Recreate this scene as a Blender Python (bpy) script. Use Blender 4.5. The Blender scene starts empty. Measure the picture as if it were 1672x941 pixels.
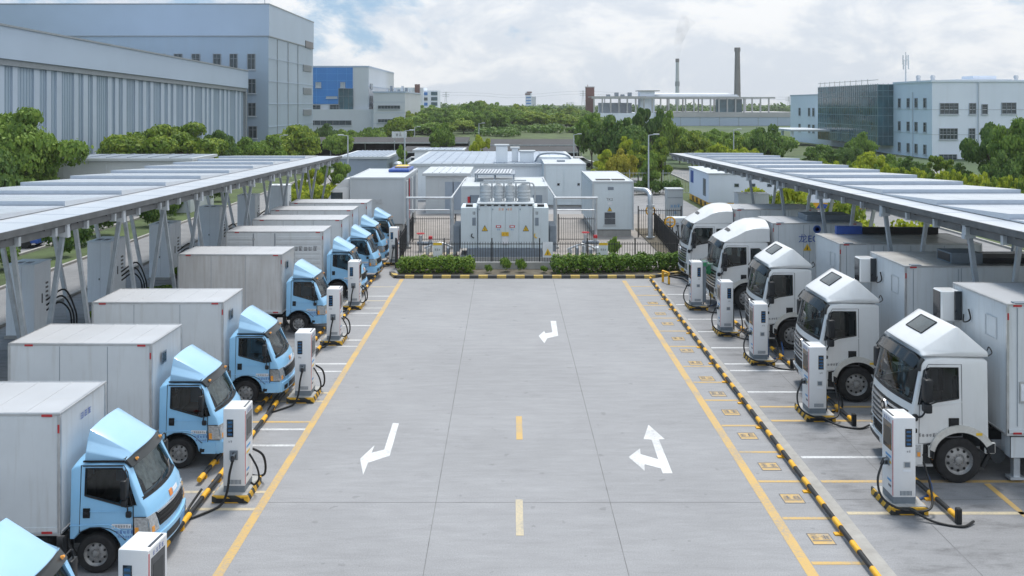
import bpy, bmesh, math, random
from mathutils import Vector, Matrix
R = math.radians
random.seed(7)
S = bpy.context.scene
COL = S.collection
FPX, U0, V0, HC = 1500.0, 834.0, 170.0, 9.0     # focal length in photo pixels, vanishing point, camera height

def gp(u, v, h=0.0):                              # photo pixel -> point of the horizontal plane at height h
    d = v - V0
    return Vector(((u - U0) * (HC - h) / d, FPX * (HC - h) / d, h))
def pd(u, v, Y):                                  # photo pixel -> point at distance Y
    s = FPX / Y
    return Vector(((u - U0) / s, Y, HC - (v - V0) / s))

# ------------------------------------------------------------------ materials
M = {}
def nn(nt, t, **kw):
    n = nt.nodes.new(t)
    for k, v in kw.items():
        if k in n.inputs: n.inputs[k].default_value = v
        else: setattr(n, k, v)
    return n
def rgb(c): return (c[0], c[1], c[2], 1.0)
def mat(name, col, rough=0.5, metal=0.0, var=0.12, vscale=3.0, streak=0.0, dirt=None, bump=0.0, bscale=40.0, coat=0.0, spec=0.5, sstretch=(6, 6, 0.35), dirtcut=(0.52, 0.75), emit=0):
    m = bpy.data.materials.new(name); m.use_nodes = True
    nt = m.node_tree; L = nt.links
    b = nt.nodes['Principled BSDF']
    b.inputs['Roughness'].default_value = rough; b.inputs['Metallic'].default_value = metal
    b.inputs['Specular IOR Level'].default_value = spec
    if coat: b.inputs['Coat Weight'].default_value = coat; b.inputs['Coat Roughness'].default_value = 0.08
    tc = nn(nt, 'ShaderNodeTexCoord')
    n1 = nn(nt, 'ShaderNodeTexNoise', Scale=vscale, Detail=5.0, Roughness=0.6)
    L.new(tc.outputs['Object'], n1.inputs['Vector'])
    r = nn(nt, 'ShaderNodeMapRange'); r.inputs[1].default_value = 0.3; r.inputs[2].default_value = 0.7
    r.inputs[3].default_value = 1 - var; r.inputs[4].default_value = 1 + var
    L.new(n1.outputs[0], r.inputs[0])
    mul = nn(nt, 'ShaderNodeMix', data_type='RGBA', blend_type='MULTIPLY'); mul.inputs[0].default_value = 1.0
    mul.inputs[6].default_value = rgb(col); L.new(r.outputs[0], mul.inputs[7])
    out = mul.outputs[2]
    if streak > 0:
        mp = nn(nt, 'ShaderNodeMapping'); mp.inputs['Scale'].default_value = sstretch
        L.new(tc.outputs['Object'], mp.inputs[0])
        n2 = nn(nt, 'ShaderNodeTexNoise', Scale=1.3, Detail=6.0, Roughness=0.65); L.new(mp.outputs[0], n2.inputs['Vector'])
        r2 = nn(nt, 'ShaderNodeMapRange'); r2.inputs[1].default_value = dirtcut[0]; r2.inputs[2].default_value = dirtcut[1]
        r2.inputs[3].default_value = 0; r2.inputs[4].default_value = streak; L.new(n2.outputs[0], r2.inputs[0])
        mx = nn(nt, 'ShaderNodeMix', data_type='RGBA'); L.new(r2.outputs[0], mx.inputs[0]); L.new(out, mx.inputs[6])
        mx.inputs[7].default_value = rgb(dirt or (0.16, 0.14, 0.12)); out = mx.outputs[2]
    L.new(out, b.inputs['Base Color'])
    if bump:
        n3 = nn(nt, 'ShaderNodeTexNoise', Scale=bscale, Detail=4.0); L.new(tc.outputs['Object'], n3.inputs['Vector'])
        bp = nn(nt, 'ShaderNodeBump', Strength=bump, Distance=0.02); L.new(n3.outputs[0], bp.inputs['Height']); L.new(bp.outputs[0], b.inputs['Normal'])
    if emit: b.inputs['Emission Color'].default_value = rgb(col); b.inputs['Emission Strength'].default_value = emit
    M[name] = m
    return m
def glassmat(name, tint, gl=0.06, refl=1.0):
    m = bpy.data.materials.new(name); m.use_nodes = True; nt = m.node_tree; nt.nodes.clear(); L = nt.links
    o = nn(nt, 'ShaderNodeOutputMaterial'); mx = nn(nt, 'ShaderNodeMixShader'); f = nn(nt, 'ShaderNodeFresnel', IOR=1.5)
    ad = nn(nt, 'ShaderNodeMath', operation='ADD'); ad.inputs[1].default_value = gl
    t = nn(nt, 'ShaderNodeBsdfTransparent', Color=rgb(tint)); g = nn(nt, 'ShaderNodeBsdfGlossy', Roughness=0.03, Color=(refl, refl, refl, 1))
    L.new(f.outputs[0], ad.inputs[0]); L.new(ad.outputs[0], mx.inputs[0]); L.new(t.outputs[0], mx.inputs[1]); L.new(g.outputs[0], mx.inputs[2]); L.new(mx.outputs[0], o.inputs[0])
    M[name] = m
def leafmat(name, a, b, c, trans=0.25):
    m = bpy.data.materials.new(name); m.use_nodes = True; nt = m.node_tree; L = nt.links
    p = nt.nodes['Principled BSDF']; p.inputs['Roughness'].default_value = 0.6; p.inputs['Specular IOR Level'].default_value = 0.3
    g = nn(nt, 'ShaderNodeNewGeometry'); tc = nn(nt, 'ShaderNodeTexCoord'); oi = nn(nt, 'ShaderNodeObjectInfo')
    n = nn(nt, 'ShaderNodeTexNoise', Scale=5.0, Detail=2.0); L.new(tc.outputs['Object'], n.inputs['Vector'])
    a1 = nn(nt, 'ShaderNodeMath', operation='MULTIPLY'); a1.inputs[1].default_value = 0.45; L.new(g.outputs['Random Per Island'], a1.inputs[0])
    a2 = nn(nt, 'ShaderNodeMath', operation='MULTIPLY_ADD'); a2.inputs[1].default_value = 0.75; L.new(n.outputs[0], a2.inputs[0]); L.new(a1.outputs[0], a2.inputs[2])
    a3 = nn(nt, 'ShaderNodeMath', operation='MULTIPLY_ADD'); a3.inputs[1].default_value = 0.22; L.new(oi.outputs['Random'], a3.inputs[0]); L.new(a2.outputs[0], a3.inputs[2])
    cr = nn(nt, 'ShaderNodeValToRGB'); e = cr.color_ramp.elements
    e[0].position = 0.3; e[0].color = rgb(a); e[1].position = 1.05; e[1].color = rgb(c); k = e.new(0.65); k.color = rgb(b)
    L.new(a3.outputs[0], cr.inputs[0]); L.new(cr.outputs[0], p.inputs['Base Color'])
    o = nt.nodes['Material Output']; tr = nn(nt, 'ShaderNodeBsdfTranslucent'); L.new(cr.outputs[0], tr.inputs[0])
    mx = nn(nt, 'ShaderNodeMixShader'); mx.inputs[0].default_value = trans; L.new(p.outputs[0], mx.inputs[1]); L.new(tr.outputs[0], mx.inputs[2]); L.new(mx.outputs[0], o.inputs[0])
    M[name] = m
def stripemat(name, c1, c2, vec, period, duty, rough=0.6):
    m = bpy.data.materials.new(name); m.use_nodes = True; nt = m.node_tree; L = nt.links; b = nt.nodes['Principled BSDF']; b.inputs['Roughness'].default_value = rough
    tc = nn(nt, 'ShaderNodeTexCoord'); dt = nn(nt, 'ShaderNodeVectorMath', operation='DOT_PRODUCT'); dt.inputs[1].default_value = vec
    L.new(tc.outputs['Object'], dt.inputs[0])
    md = nn(nt, 'ShaderNodeMath', operation='PINGPONG'); md.inputs[1].default_value = period / 2; L.new(dt.outputs['Value'], md.inputs[0])
    gt = nn(nt, 'ShaderNodeMath', operation='GREATER_THAN'); gt.inputs[1].default_value = period / 2 * duty; L.new(md.outputs[0], gt.inputs[0])
    n = nn(nt, 'ShaderNodeTexNoise', Scale=9.0, Detail=5.0); L.new(tc.outputs['Object'], n.inputs['Vector'])
    mx = nn(nt, 'ShaderNodeMix', data_type='RGBA'); L.new(gt.outputs[0], mx.inputs[0]); mx.inputs[6].default_value = rgb(c1); mx.inputs[7].default_value = rgb(c2)
    r = nn(nt, 'ShaderNodeMapRange'); r.inputs[1].default_value = .3; r.inputs[2].default_value = .7; r.inputs[3].default_value = 0.75; r.inputs[4].default_value = 1.08; L.new(n.outputs[0], r.inputs[0])
    mu = nn(nt, 'ShaderNodeMix', data_type='RGBA', blend_type='MULTIPLY'); mu.inputs[0].default_value = 1; L.new(mx.outputs[2], mu.inputs[6]); L.new(r.outputs[0], mu.inputs[7])
    L.new(mu.outputs[2], b.inputs['Base Color']); M[name] = m
def paintmat(name, col, wear=0.5, under=(0.25, 0.25, 0.255), scale=14.0):
    m = bpy.data.materials.new(name); m.use_nodes = True; nt = m.node_tree; L = nt.links; b = nt.nodes['Principled BSDF']; b.inputs['Roughness'].default_value = 0.65
    tc = nn(nt, 'ShaderNodeTexCoord'); n = nn(nt, 'ShaderNodeTexNoise', Scale=scale, Detail=8.0, Roughness=0.75); L.new(tc.outputs['Object'], n.inputs['Vector'])
    n2 = nn(nt, 'ShaderNodeTexNoise', Scale=1.1, Detail=3.0); L.new(tc.outputs['Object'], n2.inputs['Vector'])
    ad = nn(nt, 'ShaderNodeMath', operation='MULTIPLY_ADD'); ad.inputs[1].default_value = 0.6; L.new(n2.outputs[0], ad.inputs[0]); L.new(n.outputs[0], ad.inputs[2])
    r = nn(nt, 'ShaderNodeMapRange'); r.inputs[1].default_value = 0.74; r.inputs[2].default_value = 0.98; r.inputs[3].default_value = 0.05; r.inputs[4].default_value = wear; L.new(ad.outputs[0], r.inputs[0])
    mx = nn(nt, 'ShaderNodeMix', data_type='RGBA'); L.new(r.outputs[0], mx.inputs[0]); mx.inputs[6].default_value = rgb(col); mx.inputs[7].default_value = rgb(under)
    L.new(mx.outputs[2], b.inputs['Base Color']); M[name] = m

mat('box_white', (0.59, 0.62, 0.645), 0.42, var=0.05, vscale=1.2, streak=0.34, dirt=(0.36, 0.335, 0.30))
mat('box_dirty', (0.54, 0.54, 0.54), 0.5, var=0.08, vscale=1.5, streak=0.55, dirt=(0.33, 0.29, 0.25), dirtcut=(0.42, 0.75))
mat('box_roof', (0.46, 0.475, 0.50), 0.38, var=0.06, vscale=0.9, streak=0.25, dirt=(0.42, 0.4, 0.38), sstretch=(0.4, 4, 4))
mat('box_roof_grey', (0.52, 0.51, 0.49), 0.35, metal=0.15, var=0.2, vscale=0.8, streak=0.55, dirt=(0.22, 0.19, 0.17), sstretch=(0.5, 3, 3), dirtcut=(0.4, 0.7))
mat('alu', (0.52, 0.53, 0.54), 0.38, metal=0.75, var=0.12, vscale=4)
mat('galv', (0.50, 0.53, 0.56), 0.45, metal=0.55, var=0.16, vscale=3)
mat('galv_dark', (0.22, 0.26, 0.31), 0.5, metal=0.4, var=0.12, vscale=3)
mat('blue_paint', (0.26, 0.53, 0.79), 0.32, var=0.04, vscale=1.2, coat=0.6, streak=0.10, dirt=(0.2, 0.24, 0.28))
mat('blue_fairing', (0.29, 0.51, 0.72), 0.32, var=0.04, vscale=1.2, coat=0.6)
mat('white_paint', (0.68, 0.69, 0.695), 0.3, var=0.03, vscale=1.5, coat=0.5, streak=0.12, dirt=(0.4, 0.38, 0.34))
mat('white_dirty', (0.55, 0.54, 0.51), 0.5, var=0.15, vscale=4, streak=0.5, dirt=(0.3, 0.26, 0.2), sstretch=(3, 3, 3))
mat('black_plastic', (0.022, 0.024, 0.027), 0.45, spec=0.25, var=0.2)
mat('dark_trim', (0.012, 0.013, 0.015), 0.3, spec=0.35, var=0.1)
mat('visor', (0.035, 0.04, 0.043), 0.28, spec=0.3, var=0.1)
mat('rubber', (0.03, 0.03, 0.031), 0.8, spec=0.12, var=0.25, vscale=6, bump=0.3, bscale=60)
mat('rim_steel', (0.30, 0.30, 0.30), 0.5, metal=0.5, var=0.25, vscale=9, streak=0.4, dirt=(0.12, 0.1, 0.08), sstretch=(5, 5, 5))
mat('chassis', (0.035, 0.04, 0.045), 0.6, spec=0.15, var=0.3, vscale=6)
mat('grille_dark', (0.015, 0.016, 0.018), 0.4, spec=0.25)
mat('chrome', (0.62, 0.63, 0.65), 0.22, metal=0.9, var=0.05)
mat('lamp_clear', (0.45, 0.47, 0.48), 0.12, metal=0.5, var=0.35, vscale=18, coat=1.0)
mat('amber', (0.75, 0.30, 0.03), 0.25, coat=0.8)
mat('red_reflector', (0.42, 0.015, 0.02), 0.3, coat=0.5)
mat('plate_yellow', (0.75, 0.48, 0.03), 0.4)
mat('plate_blue', (0.10, 0.24, 0.46), 0.4)
mat('decal_white', (0.72, 0.74, 0.78), 0.4)
mat('decal_blue', (0.03, 0.09, 0.36), 0.4)
mat('decal_cyan', (0.06, 0.3, 0.6), 0.4)
mat('decal_red', (0.5, 0.02, 0.03), 0.4)
mat('decal_orange', (0.75, 0.25, 0.05), 0.4)
mat('decal_grey', (0.12, 0.12, 0.13), 0.5)
mat('interior', (0.05, 0.052, 0.055), 0.7, spec=0.15, var=0.3)
mat('seat_cloth', (0.13, 0.13, 0.135), 0.9, spec=0.15, var=0.3)
mat('paper', (0.85, 0.86, 0.87), 0.6, var=0.3, vscale=9)
glassmat('visor_tint', (.22, .24, .25), .05, .8)
glassmat('cab_glass', (0.42, 0.47, 0.47), 0.02, 0.75)
mat('win_glass', (0.035, 0.055, 0.065), 0.08, var=0.5, vscale=0.9, spec=0.6)
mat('curtain_glass', (0.035, 0.10, 0.13), 0.07, var=0.45, vscale=0.35, spec=0.7)
mat('pile_white', (0.70, 0.71, 0.725), 0.33, var=0.03, streak=0.08, dirt=(0.45, 0.42, 0.38))
mat('pile_grey', (0.16, 0.19, 0.22), 0.5)
mat('screen_dark', (0.010, 0.014, 0.02), 0.12, coat=0.6)
mat('screen_blue', (0.03, 0.10, 0.22), 0.2)
mat('cable', (0.016, 0.017, 0.018), 0.45, spec=0.3)
mat('cable_blue', (0.04, 0.09, 0.22), 0.45)
mat('green_plastic', (0.02, 0.22, 0.09), 0.4)
mat('rail_yellow', (0.78, 0.40, 0.015), 0.5, var=0.12, vscale=7, streak=0.35, dirt=(0.25, 0.17, 0.05), sstretch=(5, 5, 5))
mat('rail_black', (0.022, 0.023, 0.025), 0.5, spec=0.3, var=0.3, vscale=7)
mat('kerb_concrete', (0.33, 0.32, 0.30), 0.8, var=0.15, vscale=3, bump=0.3)
mat('concrete_wall', (0.36, 0.36, 0.35), 0.85, var=0.15, vscale=2, bump=0.3, streak=0.3, dirt=(0.2, 0.19, 0.17))
stripemat('hazard', (0.03, 0.035, 0.032), (0.70, 0.40, 0.03), (0.55, 1.0, 1.0), 0.30, 0.45)
stripemat('kerb_bands', (0.05, 0.05, 0.05), (0.50, 0.35, 0.09), (1.0, 0.0, 0.0), .95, 0.5)
stripemat('kerb_bands_y', (0.05, 0.05, 0.05), (0.50, 0.35, 0.09), (0.6, 1.0, 0.0), .95, 0.5)
paintmat('line_yellow', (0.53, 0.345, 0.105), 0.8)
paintmat('line_white', (0.60, 0.61, 0.62), 0.75)
paintmat('line_cream', (0.52, 0.44, 0.29), 0.7)
paintmat('arrow_white', (0.65, 0.66, 0.67), 0.6)
mat('cab_grey', (0.78, 0.83, 0.88), 0.45, var=0.04, vscale=0.8, streak=0.14, dirt=(0.3, 0.32, 0.33))
mat('sub_grey', (0.60, 0.67, 0.71), 0.45, var=0.05, vscale=0.8, streak=0.16, dirt=(0.32, 0.33, 0.33))
mat('sub_white', (0.49, 0.53, 0.56), 0.45, var=0.05, vscale=0.8, streak=0.16, dirt=(0.36, 0.35, 0.33))
mat('porcelain', (0.46, 0.49, 0.51), 0.4, var=0.1)
mat('fence_black', (0.018, 0.02, 0.024), 0.5)
mat('canopy_white', (0.50, 0.53, 0.57), 0.3, var=0.04, vscale=0.35, streak=0.15, dirt=(0.5, 0.52, 0.55), sstretch=(0.3, 3, 3))
mat('canopy_panel', (0.52, 0.55, 0.59), 0.25, var=0.05, vscale=0.3, spec=0.6)
mat('canopy_riser', (0.40, 0.46, 0.54), 0.4, var=0.06)
mat('canopy_under', (0.55, 0.56, 0.57), 0.5, metal=0.0, var=0.3, vscale=1.5)
mat('steel_beam', (0.13, 0.135, 0.14), 0.5, metal=0.3, var=0.2, vscale=2)
mat('bark', (0.085, 0.065, 0.05), 0.9, var=0.3, vscale=4, bump=0.6, bscale=14)
leafmat('leaf_camphor', (0.056, 0.113, 0.017), (0.157, 0.251, 0.030), (0.352, 0.420, 0.054), .3)
leafmat('leaf_dark', (0.037, 0.087, 0.024), (0.088, 0.169, 0.038), (0.185, 0.282, 0.058), .3)
leafmat('leaf_green', (0.056, 0.121, 0.021), (0.144, 0.251, 0.040), (0.278, 0.388, 0.069), .3)
leafmat('leaf_lime', (0.130, 0.194, 0.019), (0.315, 0.395, 0.032), (0.556, 0.581, 0.054), 0.35)
leafmat('leaf_gold', (0.134, 0.146, 0.018), (0.314, 0.302, 0.034), (0.504, 0.448, 0.056), 0.35)
leafmat('leaf_hedge', (0.041, 0.097, 0.013), (0.111, 0.209, 0.024), (0.241, 0.339, 0.043))
mat('grass', (0.062, 0.092, 0.028), 0.9, var=0.4, vscale=0.4, bump=0.8, bscale=8)
mat('mulch', (0.11, 0.095, 0.07), 0.95, var=0.35, vscale=2, bump=0.6, bscale=9)

# ------------------------------------------------------------------ mesh builder
class MB:
    def __init__(s, org=(0, 0, 0)):
        s.bm = bmesh.new(); s.mats = []; s.o = Vector(org)
    def slot(s, m):
        if m not in s.mats: s.mats.append(m)
        return s.mats.index(m)
    def add(s, vs, fs, m):
        k = s.slot(m); bv = [s.bm.verts.new(Vector(v) - s.o) for v in vs]; out = []
        for f in fs:
            try:
                F = s.bm.faces.new([bv[i] for i in f]); F.material_index = k; out.append(F)
            except ValueError: pass
        return bv, out
    def box(s, x0, x1, y0, y1, z0, z1, m, bev=0.0, seg=1):
        if x0 > x1: x0, x1 = x1, x0
        if y0 > y1: y0, y1 = y1, y0
        vs = [(x0, y0, z0), (x1, y0, z0), (x1, y1, z0), (x0, y1, z0), (x0, y0, z1), (x1, y0, z1), (x1, y1, z1), (x0, y1, z1)]
        bv, F = s.add(vs, [(0, 3, 2, 1), (4, 5, 6, 7), (0, 1, 5, 4), (1, 2, 6, 5), (2, 3, 7, 6), (3, 0, 4, 7)], m)
        if bev:
            es = list({e for f in F for e in f.edges})
            bmesh.ops.bevel(s.bm, geom=es, offset=bev, segments=seg, affect='EDGES', profile=0.5)
        return F
    def obox(s, p, q, w, h, m, up=(0, 0, 1)):        # bar from p to q with rectangular section
        p, q = Vector(p), Vector(q); d = (q - p).normalized(); upv = Vector(up)
        if abs(d.dot(upv)) > 0.98: upv = Vector((1, 0, 0))
        a = d.cross(upv).normalized() * w / 2; b = a.cross(d).normalized() * h / 2
        vs = [p - a - b, p + a - b, p + a + b, p - a + b, q - a - b, q + a - b, q + a + b, q - a + b]
        s.add(vs, [(0, 1, 2, 3), (7, 6, 5, 4), (0, 4, 5, 1), (1, 5, 6, 2), (2, 6, 7, 3), (3, 7, 4, 0)], m)
    def prism(s, pts, a, b, m, axis='y', bev=0.0):   # polygon in the plane across axis, extruded a..b
        def P(p, t): return {'y': (p[0], t, p[1]), 'x': (t, p[0], p[1]), 'z': (p[0], p[1], t)}[axis]
        n = len(pts); vs = [P(p, a) for p in pts] + [P(p, b) for p in pts]
        fs = [tuple(range(n - 1, -1, -1)), tuple(range(n, 2 * n))] + [(i, (i + 1) % n, n + (i + 1) % n, n + i) for i in range(n)]
        bv, F = s.add(vs, fs, m)
        bmesh.ops.recalc_face_normals(s.bm, faces=F)
        if bev:
            es = list({e for f in F for e in f.edges}); bmesh.ops.bevel(s.bm, geom=es, offset=bev, segments=2, affect='EDGES', profile=0.5)
    def cyl(s, p, q, r0, r1, m, n=12, caps=True):
        p, q = Vector(p), Vector(q); d = (q - p).normalized(); a = d.orthogonal().normalized(); b = d.cross(a); vs = []
        for c, r in ((p, r0), (q, r1)):
            for i in range(n):
                t = 2 * math.pi * i / n; vs.append(c + a * (math.cos(t) * r) + b * (math.sin(t) * r))
        fs = [(i, (i + 1) % n, n + (i + 1) % n, n + i) for i in range(n)]
        if caps: fs += [tuple(range(n - 1, -1, -1)), tuple(range(n, 2 * n))]
        s.add(vs, fs, m)
    def tube(s, pts, r, m, n=8, sub=4):
        P = [Vector(p) for p in pts]
        if sub > 1 and len(P) > 2:                    # Catmull-Rom
            Q = [P[0] * 2 - P[1]] + P + [P[-1] * 2 - P[-2]]; O = []
            for i in range(1, len(Q) - 2):
                for k in range(sub):
                    t = k / sub; a, b, c, d = Q[i - 1], Q[i], Q[i + 1], Q[i + 2]
                    O.append(0.5 * ((2 * b) + (c - a) * t + (2 * a - 5 * b + 4 * c - d) * t * t + (3 * b - a - 3 * c + d) * t ** 3))
            P = O + [P[-1]]
        rings = []; prev = None
        for i, p in enumerate(P):
            d = (P[min(i + 1, len(P) - 1)] - P[max(i - 1, 0)])
            d = d.normalized() if d.length > 1e-6 else Vector((0, 0, 1))
            a = (prev - d * prev.dot(d)) if prev else d.orthogonal()
            if a.length < 1e-4: a = d.orthogonal()
            a.normalize(); prev = a; b = d.cross(a)
            rr = r if not callable(r) else r(i / max(1, len(P) - 1))
            rings.append([p + a * (math.cos(2 * math.pi * k / n) * rr) + b * (math.sin(2 * math.pi * k / n) * rr) for k in range(n)])
        vs = [v for g in rings for v in g]; fs = []
        for i in range(len(rings) - 1):
            for k in range(n): fs.append((i * n + k, i * n + (k + 1) % n, (i + 1) * n + (k + 1) % n, (i + 1) * n + k))
        fs += [tuple(range(n - 1, -1, -1)), tuple(range((len(rings) - 1) * n, len(rings) * n))]
        s.add(vs, fs, m)
    def lathe(s, prof, c, axis, m, n=28, sgn=1):       # prof (r, t) about axis through c
        c = Vector(c); A = {'x': Vector((1, 0, 0)), 'y': Vector((0, 1, 0)), 'z': Vector((0, 0, 1))}[axis]; a = A.orthogonal().normalized(); b = A.cross(a); vs = []
        for r, t in prof:
            for i in range(n):
                w = 2 * math.pi * i / n; vs.append(c + A * (t * sgn) + a * (math.cos(w) * r) + b * (math.sin(w) * r))
        fs = [(j * n + i, j * n + (i + 1) % n, (j + 1) * n + (i + 1) % n, (j + 1) * n + i) for j in range(len(prof) - 1) for i in range(n)]
        if prof[0][0] > 1e-3 and prof[0][0] < 0.2: fs.append(tuple(range(n)))
        if prof[-1][0] > 1e-3 and prof[-1][0] < 0.2: fs.append(tuple(range((len(prof) - 1) * n, len(prof) * n)))
        bv, F = s.add(vs, fs, m); bmesh.ops.recalc_face_normals(s.bm, faces=F)
    def poly(s, pts, m): return s.add(pts, [tuple(range(len(pts)))], m)
    def text(s, body, size, m, mtx, extrude=0.0):
        c = bpy.data.curves.new('t', 'FONT'); c.body = body; c.size = size; c.align_x = 'CENTER'; c.align_y = 'CENTER'; c.extrude = extrude
        o = bpy.data.objects.new('t', c); COL.objects.link(o); dg = bpy.context.evaluated_depsgraph_get(); dg.update()
        me = bpy.data.meshes.new_from_object(o.evaluated_get(dg)); bpy.data.objects.remove(o); bpy.data.curves.remove(c)
        s.add([mtx @ v.co for v in me.vertices], [tuple(p.vertices) for p in me.polygons], m); bpy.data.meshes.remove(me)
    def glyphs(s, n, size, m, mtx, seed=1, gap=1.12):   # unreadable small characters: strokes in square cells
        rg = random.Random(seed)
        for g in range(n):
            cx = (g - (n - 1) / 2) * size * gap; w = size * 0.11
            for k in range(rg.choice((3, 4))):
                z = (k / 3.2 - 0.45) * size; l = size * rg.uniform(0.5, 0.9); x = cx - l / 2
                s.add([mtx @ Vector(p) for p in ((x, z, 0), (x + l, z, 0), (x + l, z + w, 0), (x, z + w, 0))], [(0, 1, 2, 3)], m)
            for k in range(rg.choice((1, 2, 2))):
                x = cx + rg.uniform(-0.38, 0.3) * size; z0 = -0.48 * size; z1 = rg.uniform(0.2, 0.5) * size
                s.add([mtx @ Vector(p) for p in ((x, z0, 0.0004), (x + w, z0, 0.0004), (x + w, z1, 0.0004), (x, z1, 0.0004))], [(0, 1, 2, 3)], m)
    def mesh(s, name, smooth=True, ang=32):
        me = bpy.data.meshes.new(name); s.bm.to_mesh(me); s.bm.free()
        for m in s.mats: me.materials.append(M[m])
        if smooth and len(me.polygons):
            me.shade_smooth(); me.set_sharp_from_angle(angle=R(ang))
        return me
    def build(s, name, parent=None, label=None, smooth=True, ang=32, **tags):
        o = bpy.data.objects.new(name, s.mesh(name, smooth, ang)); COL.objects.link(o)
        if parent is not None: o.parent = parent
        else: o.location = s.o
        if label: o['label'] = label
        for k, v in tags.items(): o[k] = v
        return o
def face_mtx(o, xdir, ydir):                            # text plane: origin, reading direction, up direction
    x = Vector(xdir).normalized(); y = Vector(ydir).normalized(); z = x.cross(y)
    m = Matrix.Identity(4)
    for i in range(3): m[i][0], m[i][1], m[i][2], m[i][3] = x[i], y[i], z[i], o[i]
    return m
def thing(name, label, cat, loc=(0, 0, 0), rz=0, group=None):
    o = bpy.data.objects.new(name, None); COL.objects.link(o); o.empty_display_size = 0.3
    o.location = loc; o.rotation_euler = (0, 0, rz); o['label'] = label; o['category'] = cat
    if group: o['group'] = group
    return o
def dup(o, parent=None):
    c = o.copy(); COL.objects.link(c)
    if parent is not None: c.parent = parent
    for ch in list(o.children): dup(ch, c)
    return c
def wipe(o):
    for ch in list(o.children): wipe(ch)
    bpy.data.objects.remove(o)
def struct(mb, name, smooth=False): return mb.build(name, None, None, smooth, kind='structure')
# ------------------------------------------------------------------ cabs
def inset(poly, r):
    n = len(poly); out = []
    A = sum(poly[i][0] * poly[(i + 1) % n][1] - poly[(i + 1) % n][0] * poly[i][1] for i in range(n))
    sg = 1 if A > 0 else -1
    for i in range(n):
        p, q, w = Vector(poly[i - 1]), Vector(poly[i]), Vector(poly[(i + 1) % n])
        a = (q - p).normalized(); b = (w - q).normalized()
        n1 = Vector((-a.y, a.x)) * sg; n2 = Vector((-b.y, b.x)) * sg; m = n1 + n2
        if m.length < 1e-4: m = n1
        m.normalize(); k = min(1.6, 1 / max(0.35, m.dot(n1)))
        out.append(tuple(q + m * r * k))
    return out
class Cab:
    def __init__(s, W, front, tum, zb, bow, crown, zroof):
        s.W, s.front, s.tum, s.zb, s.bow, s.crown, s.zroof = W, front, tum, zb, bow, crown, zroof
        s.xm = max(x for z, x in front)
    def hw(s, z): return s.W / 2 * (1 - s.tum * max(0.0, z - s.zb))
    def shape(s, x, z, t):
        w = min(1, max(0, (x - 0.35 * s.xm) / (0.5 * s.xm))); w = w * w * (3 - 2 * w)
        zz = z - s.crown * abs(t) ** 3 * min(1, max(0, (z - s.zroof + 0.2) / 0.15))
        return (x - s.bow * w * t * t, t * s.hw(z), zz)
    def xf(s, z):
        f = s.front
        if z <= f[0][0]: return f[0][1]
        for (z0, x0), (z1, x1) in zip(f, f[1:]):
            if z <= z1: return x0 + (x1 - x0) * (z - z0) / (z1 - z0)
        return f[-1][1]
    def loft(s, mb, prof, m, r=0.05, ts=None, half=1.0):
        ts = ts or [1.0, 0.985, 0.95, 0.85, 0.6, 0.3, 0]
        ts = [-t for t in ts] + [t for t in reversed(ts[:-1])]
        vs = []; n = len(prof)
        for t in ts:
            e = 1 - abs(t); d = r * max(0, 1 - math.sqrt(max(0, 1 - (1 - min(1, e / 0.05)) ** 2))) if e < 0.05 else 0
            vs += [s.shape(x, z, t * half) for x, z in (inset(prof, d) if d > 1e-5 else prof)]
        fs = [(j * n + i, j * n + (i + 1) % n, (j + 1) * n + (i + 1) % n, (j + 1) * n + i) for j in range(len(ts) - 1) for i in range(n)]
        fs += [tuple(range(n)), tuple(range((len(ts) - 1) * n, len(ts) * n))]
        bv, F = mb.add(vs, fs, m); bmesh.ops.recalc_face_normals(mb.bm, faces=F)
    def _plate(s, mb, poly, cuts, fn, o0, o1, m):
        b = bmesh.new(); vs = [b.verts.new((p[0], p[1], 0)) for p in poly]; b.faces.new(vs)
        for ax, c in cuts:
            bmesh.ops.bisect_plane(b, geom=b.verts[:] + b.edges[:] + b.faces[:], plane_co=(c, 0, 0) if ax == 0 else (0, c, 0), plane_no=(1, 0, 0) if ax == 0 else (0, 1, 0))
        b.verts.ensure_lookup_table(); b.verts.index_update()
        N = len(b.verts); out = [fn(v.co.x, v.co.y, o1) for v in b.verts] + [fn(v.co.x, v.co.y, o0) for v in b.verts]
        fs = [tuple(v.index for v in f.verts) for f in b.faces]
        for e in b.edges:
            if len(e.link_faces) == 1: i, j = e.verts[0].index, e.verts[1].index; fs.append((i, j, N + j, N + i))
        b.free(); bv, F = mb.add(out, fs, m); bmesh.ops.recalc_face_normals(mb.bm, faces=F)
    def side(s, mb, poly, sg, o0, o1, m):               # poly in x,z on the side sg
        s._plate(mb, poly, [(1, s.zb), (0, 0.35 * s.xm), (0, 0.6 * s.xm), (0, 0.72 * s.xm), (0, 0.85 * s.xm)], lambda x, z, o: s.sp(x, z, sg, o), o0, o1, m)
    def sp(s, x, z, sg, o):
        p = s.shape(x, z, sg); return (p[0], p[1] + sg * o, z)
    def fp(s, y, z, o):
        t = y / s.hw(z); return (s.xf(z) - s.bow * t * t + o, y, z)
    def frontp(s, mb, poly, o0, o1, m):                 # poly in y,z on the front
        zc = [(1, z) for z, x in s.front[1:-1]]
        s._plate(mb, poly, [(0, k * s.W / 10) for k in range(-4, 5)] + zc, lambda y, z, o: s.fp(y, z, o), o0, o1, m)
    def side_line(s, mb, pts, sg, r, m, o=0.0): mb.tube([s.sp(x, z, sg, o) for x, z in pts], r, m, 6, 1)
def arch(cx, cz, r, a0, a1, n=9):
    return [(cx + r * math.cos(R(a0 + (a1 - a0) * i / n)), cz + r * math.sin(R(a0 + (a1 - a0) * i / n))) for i in range(n + 1)]
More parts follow.
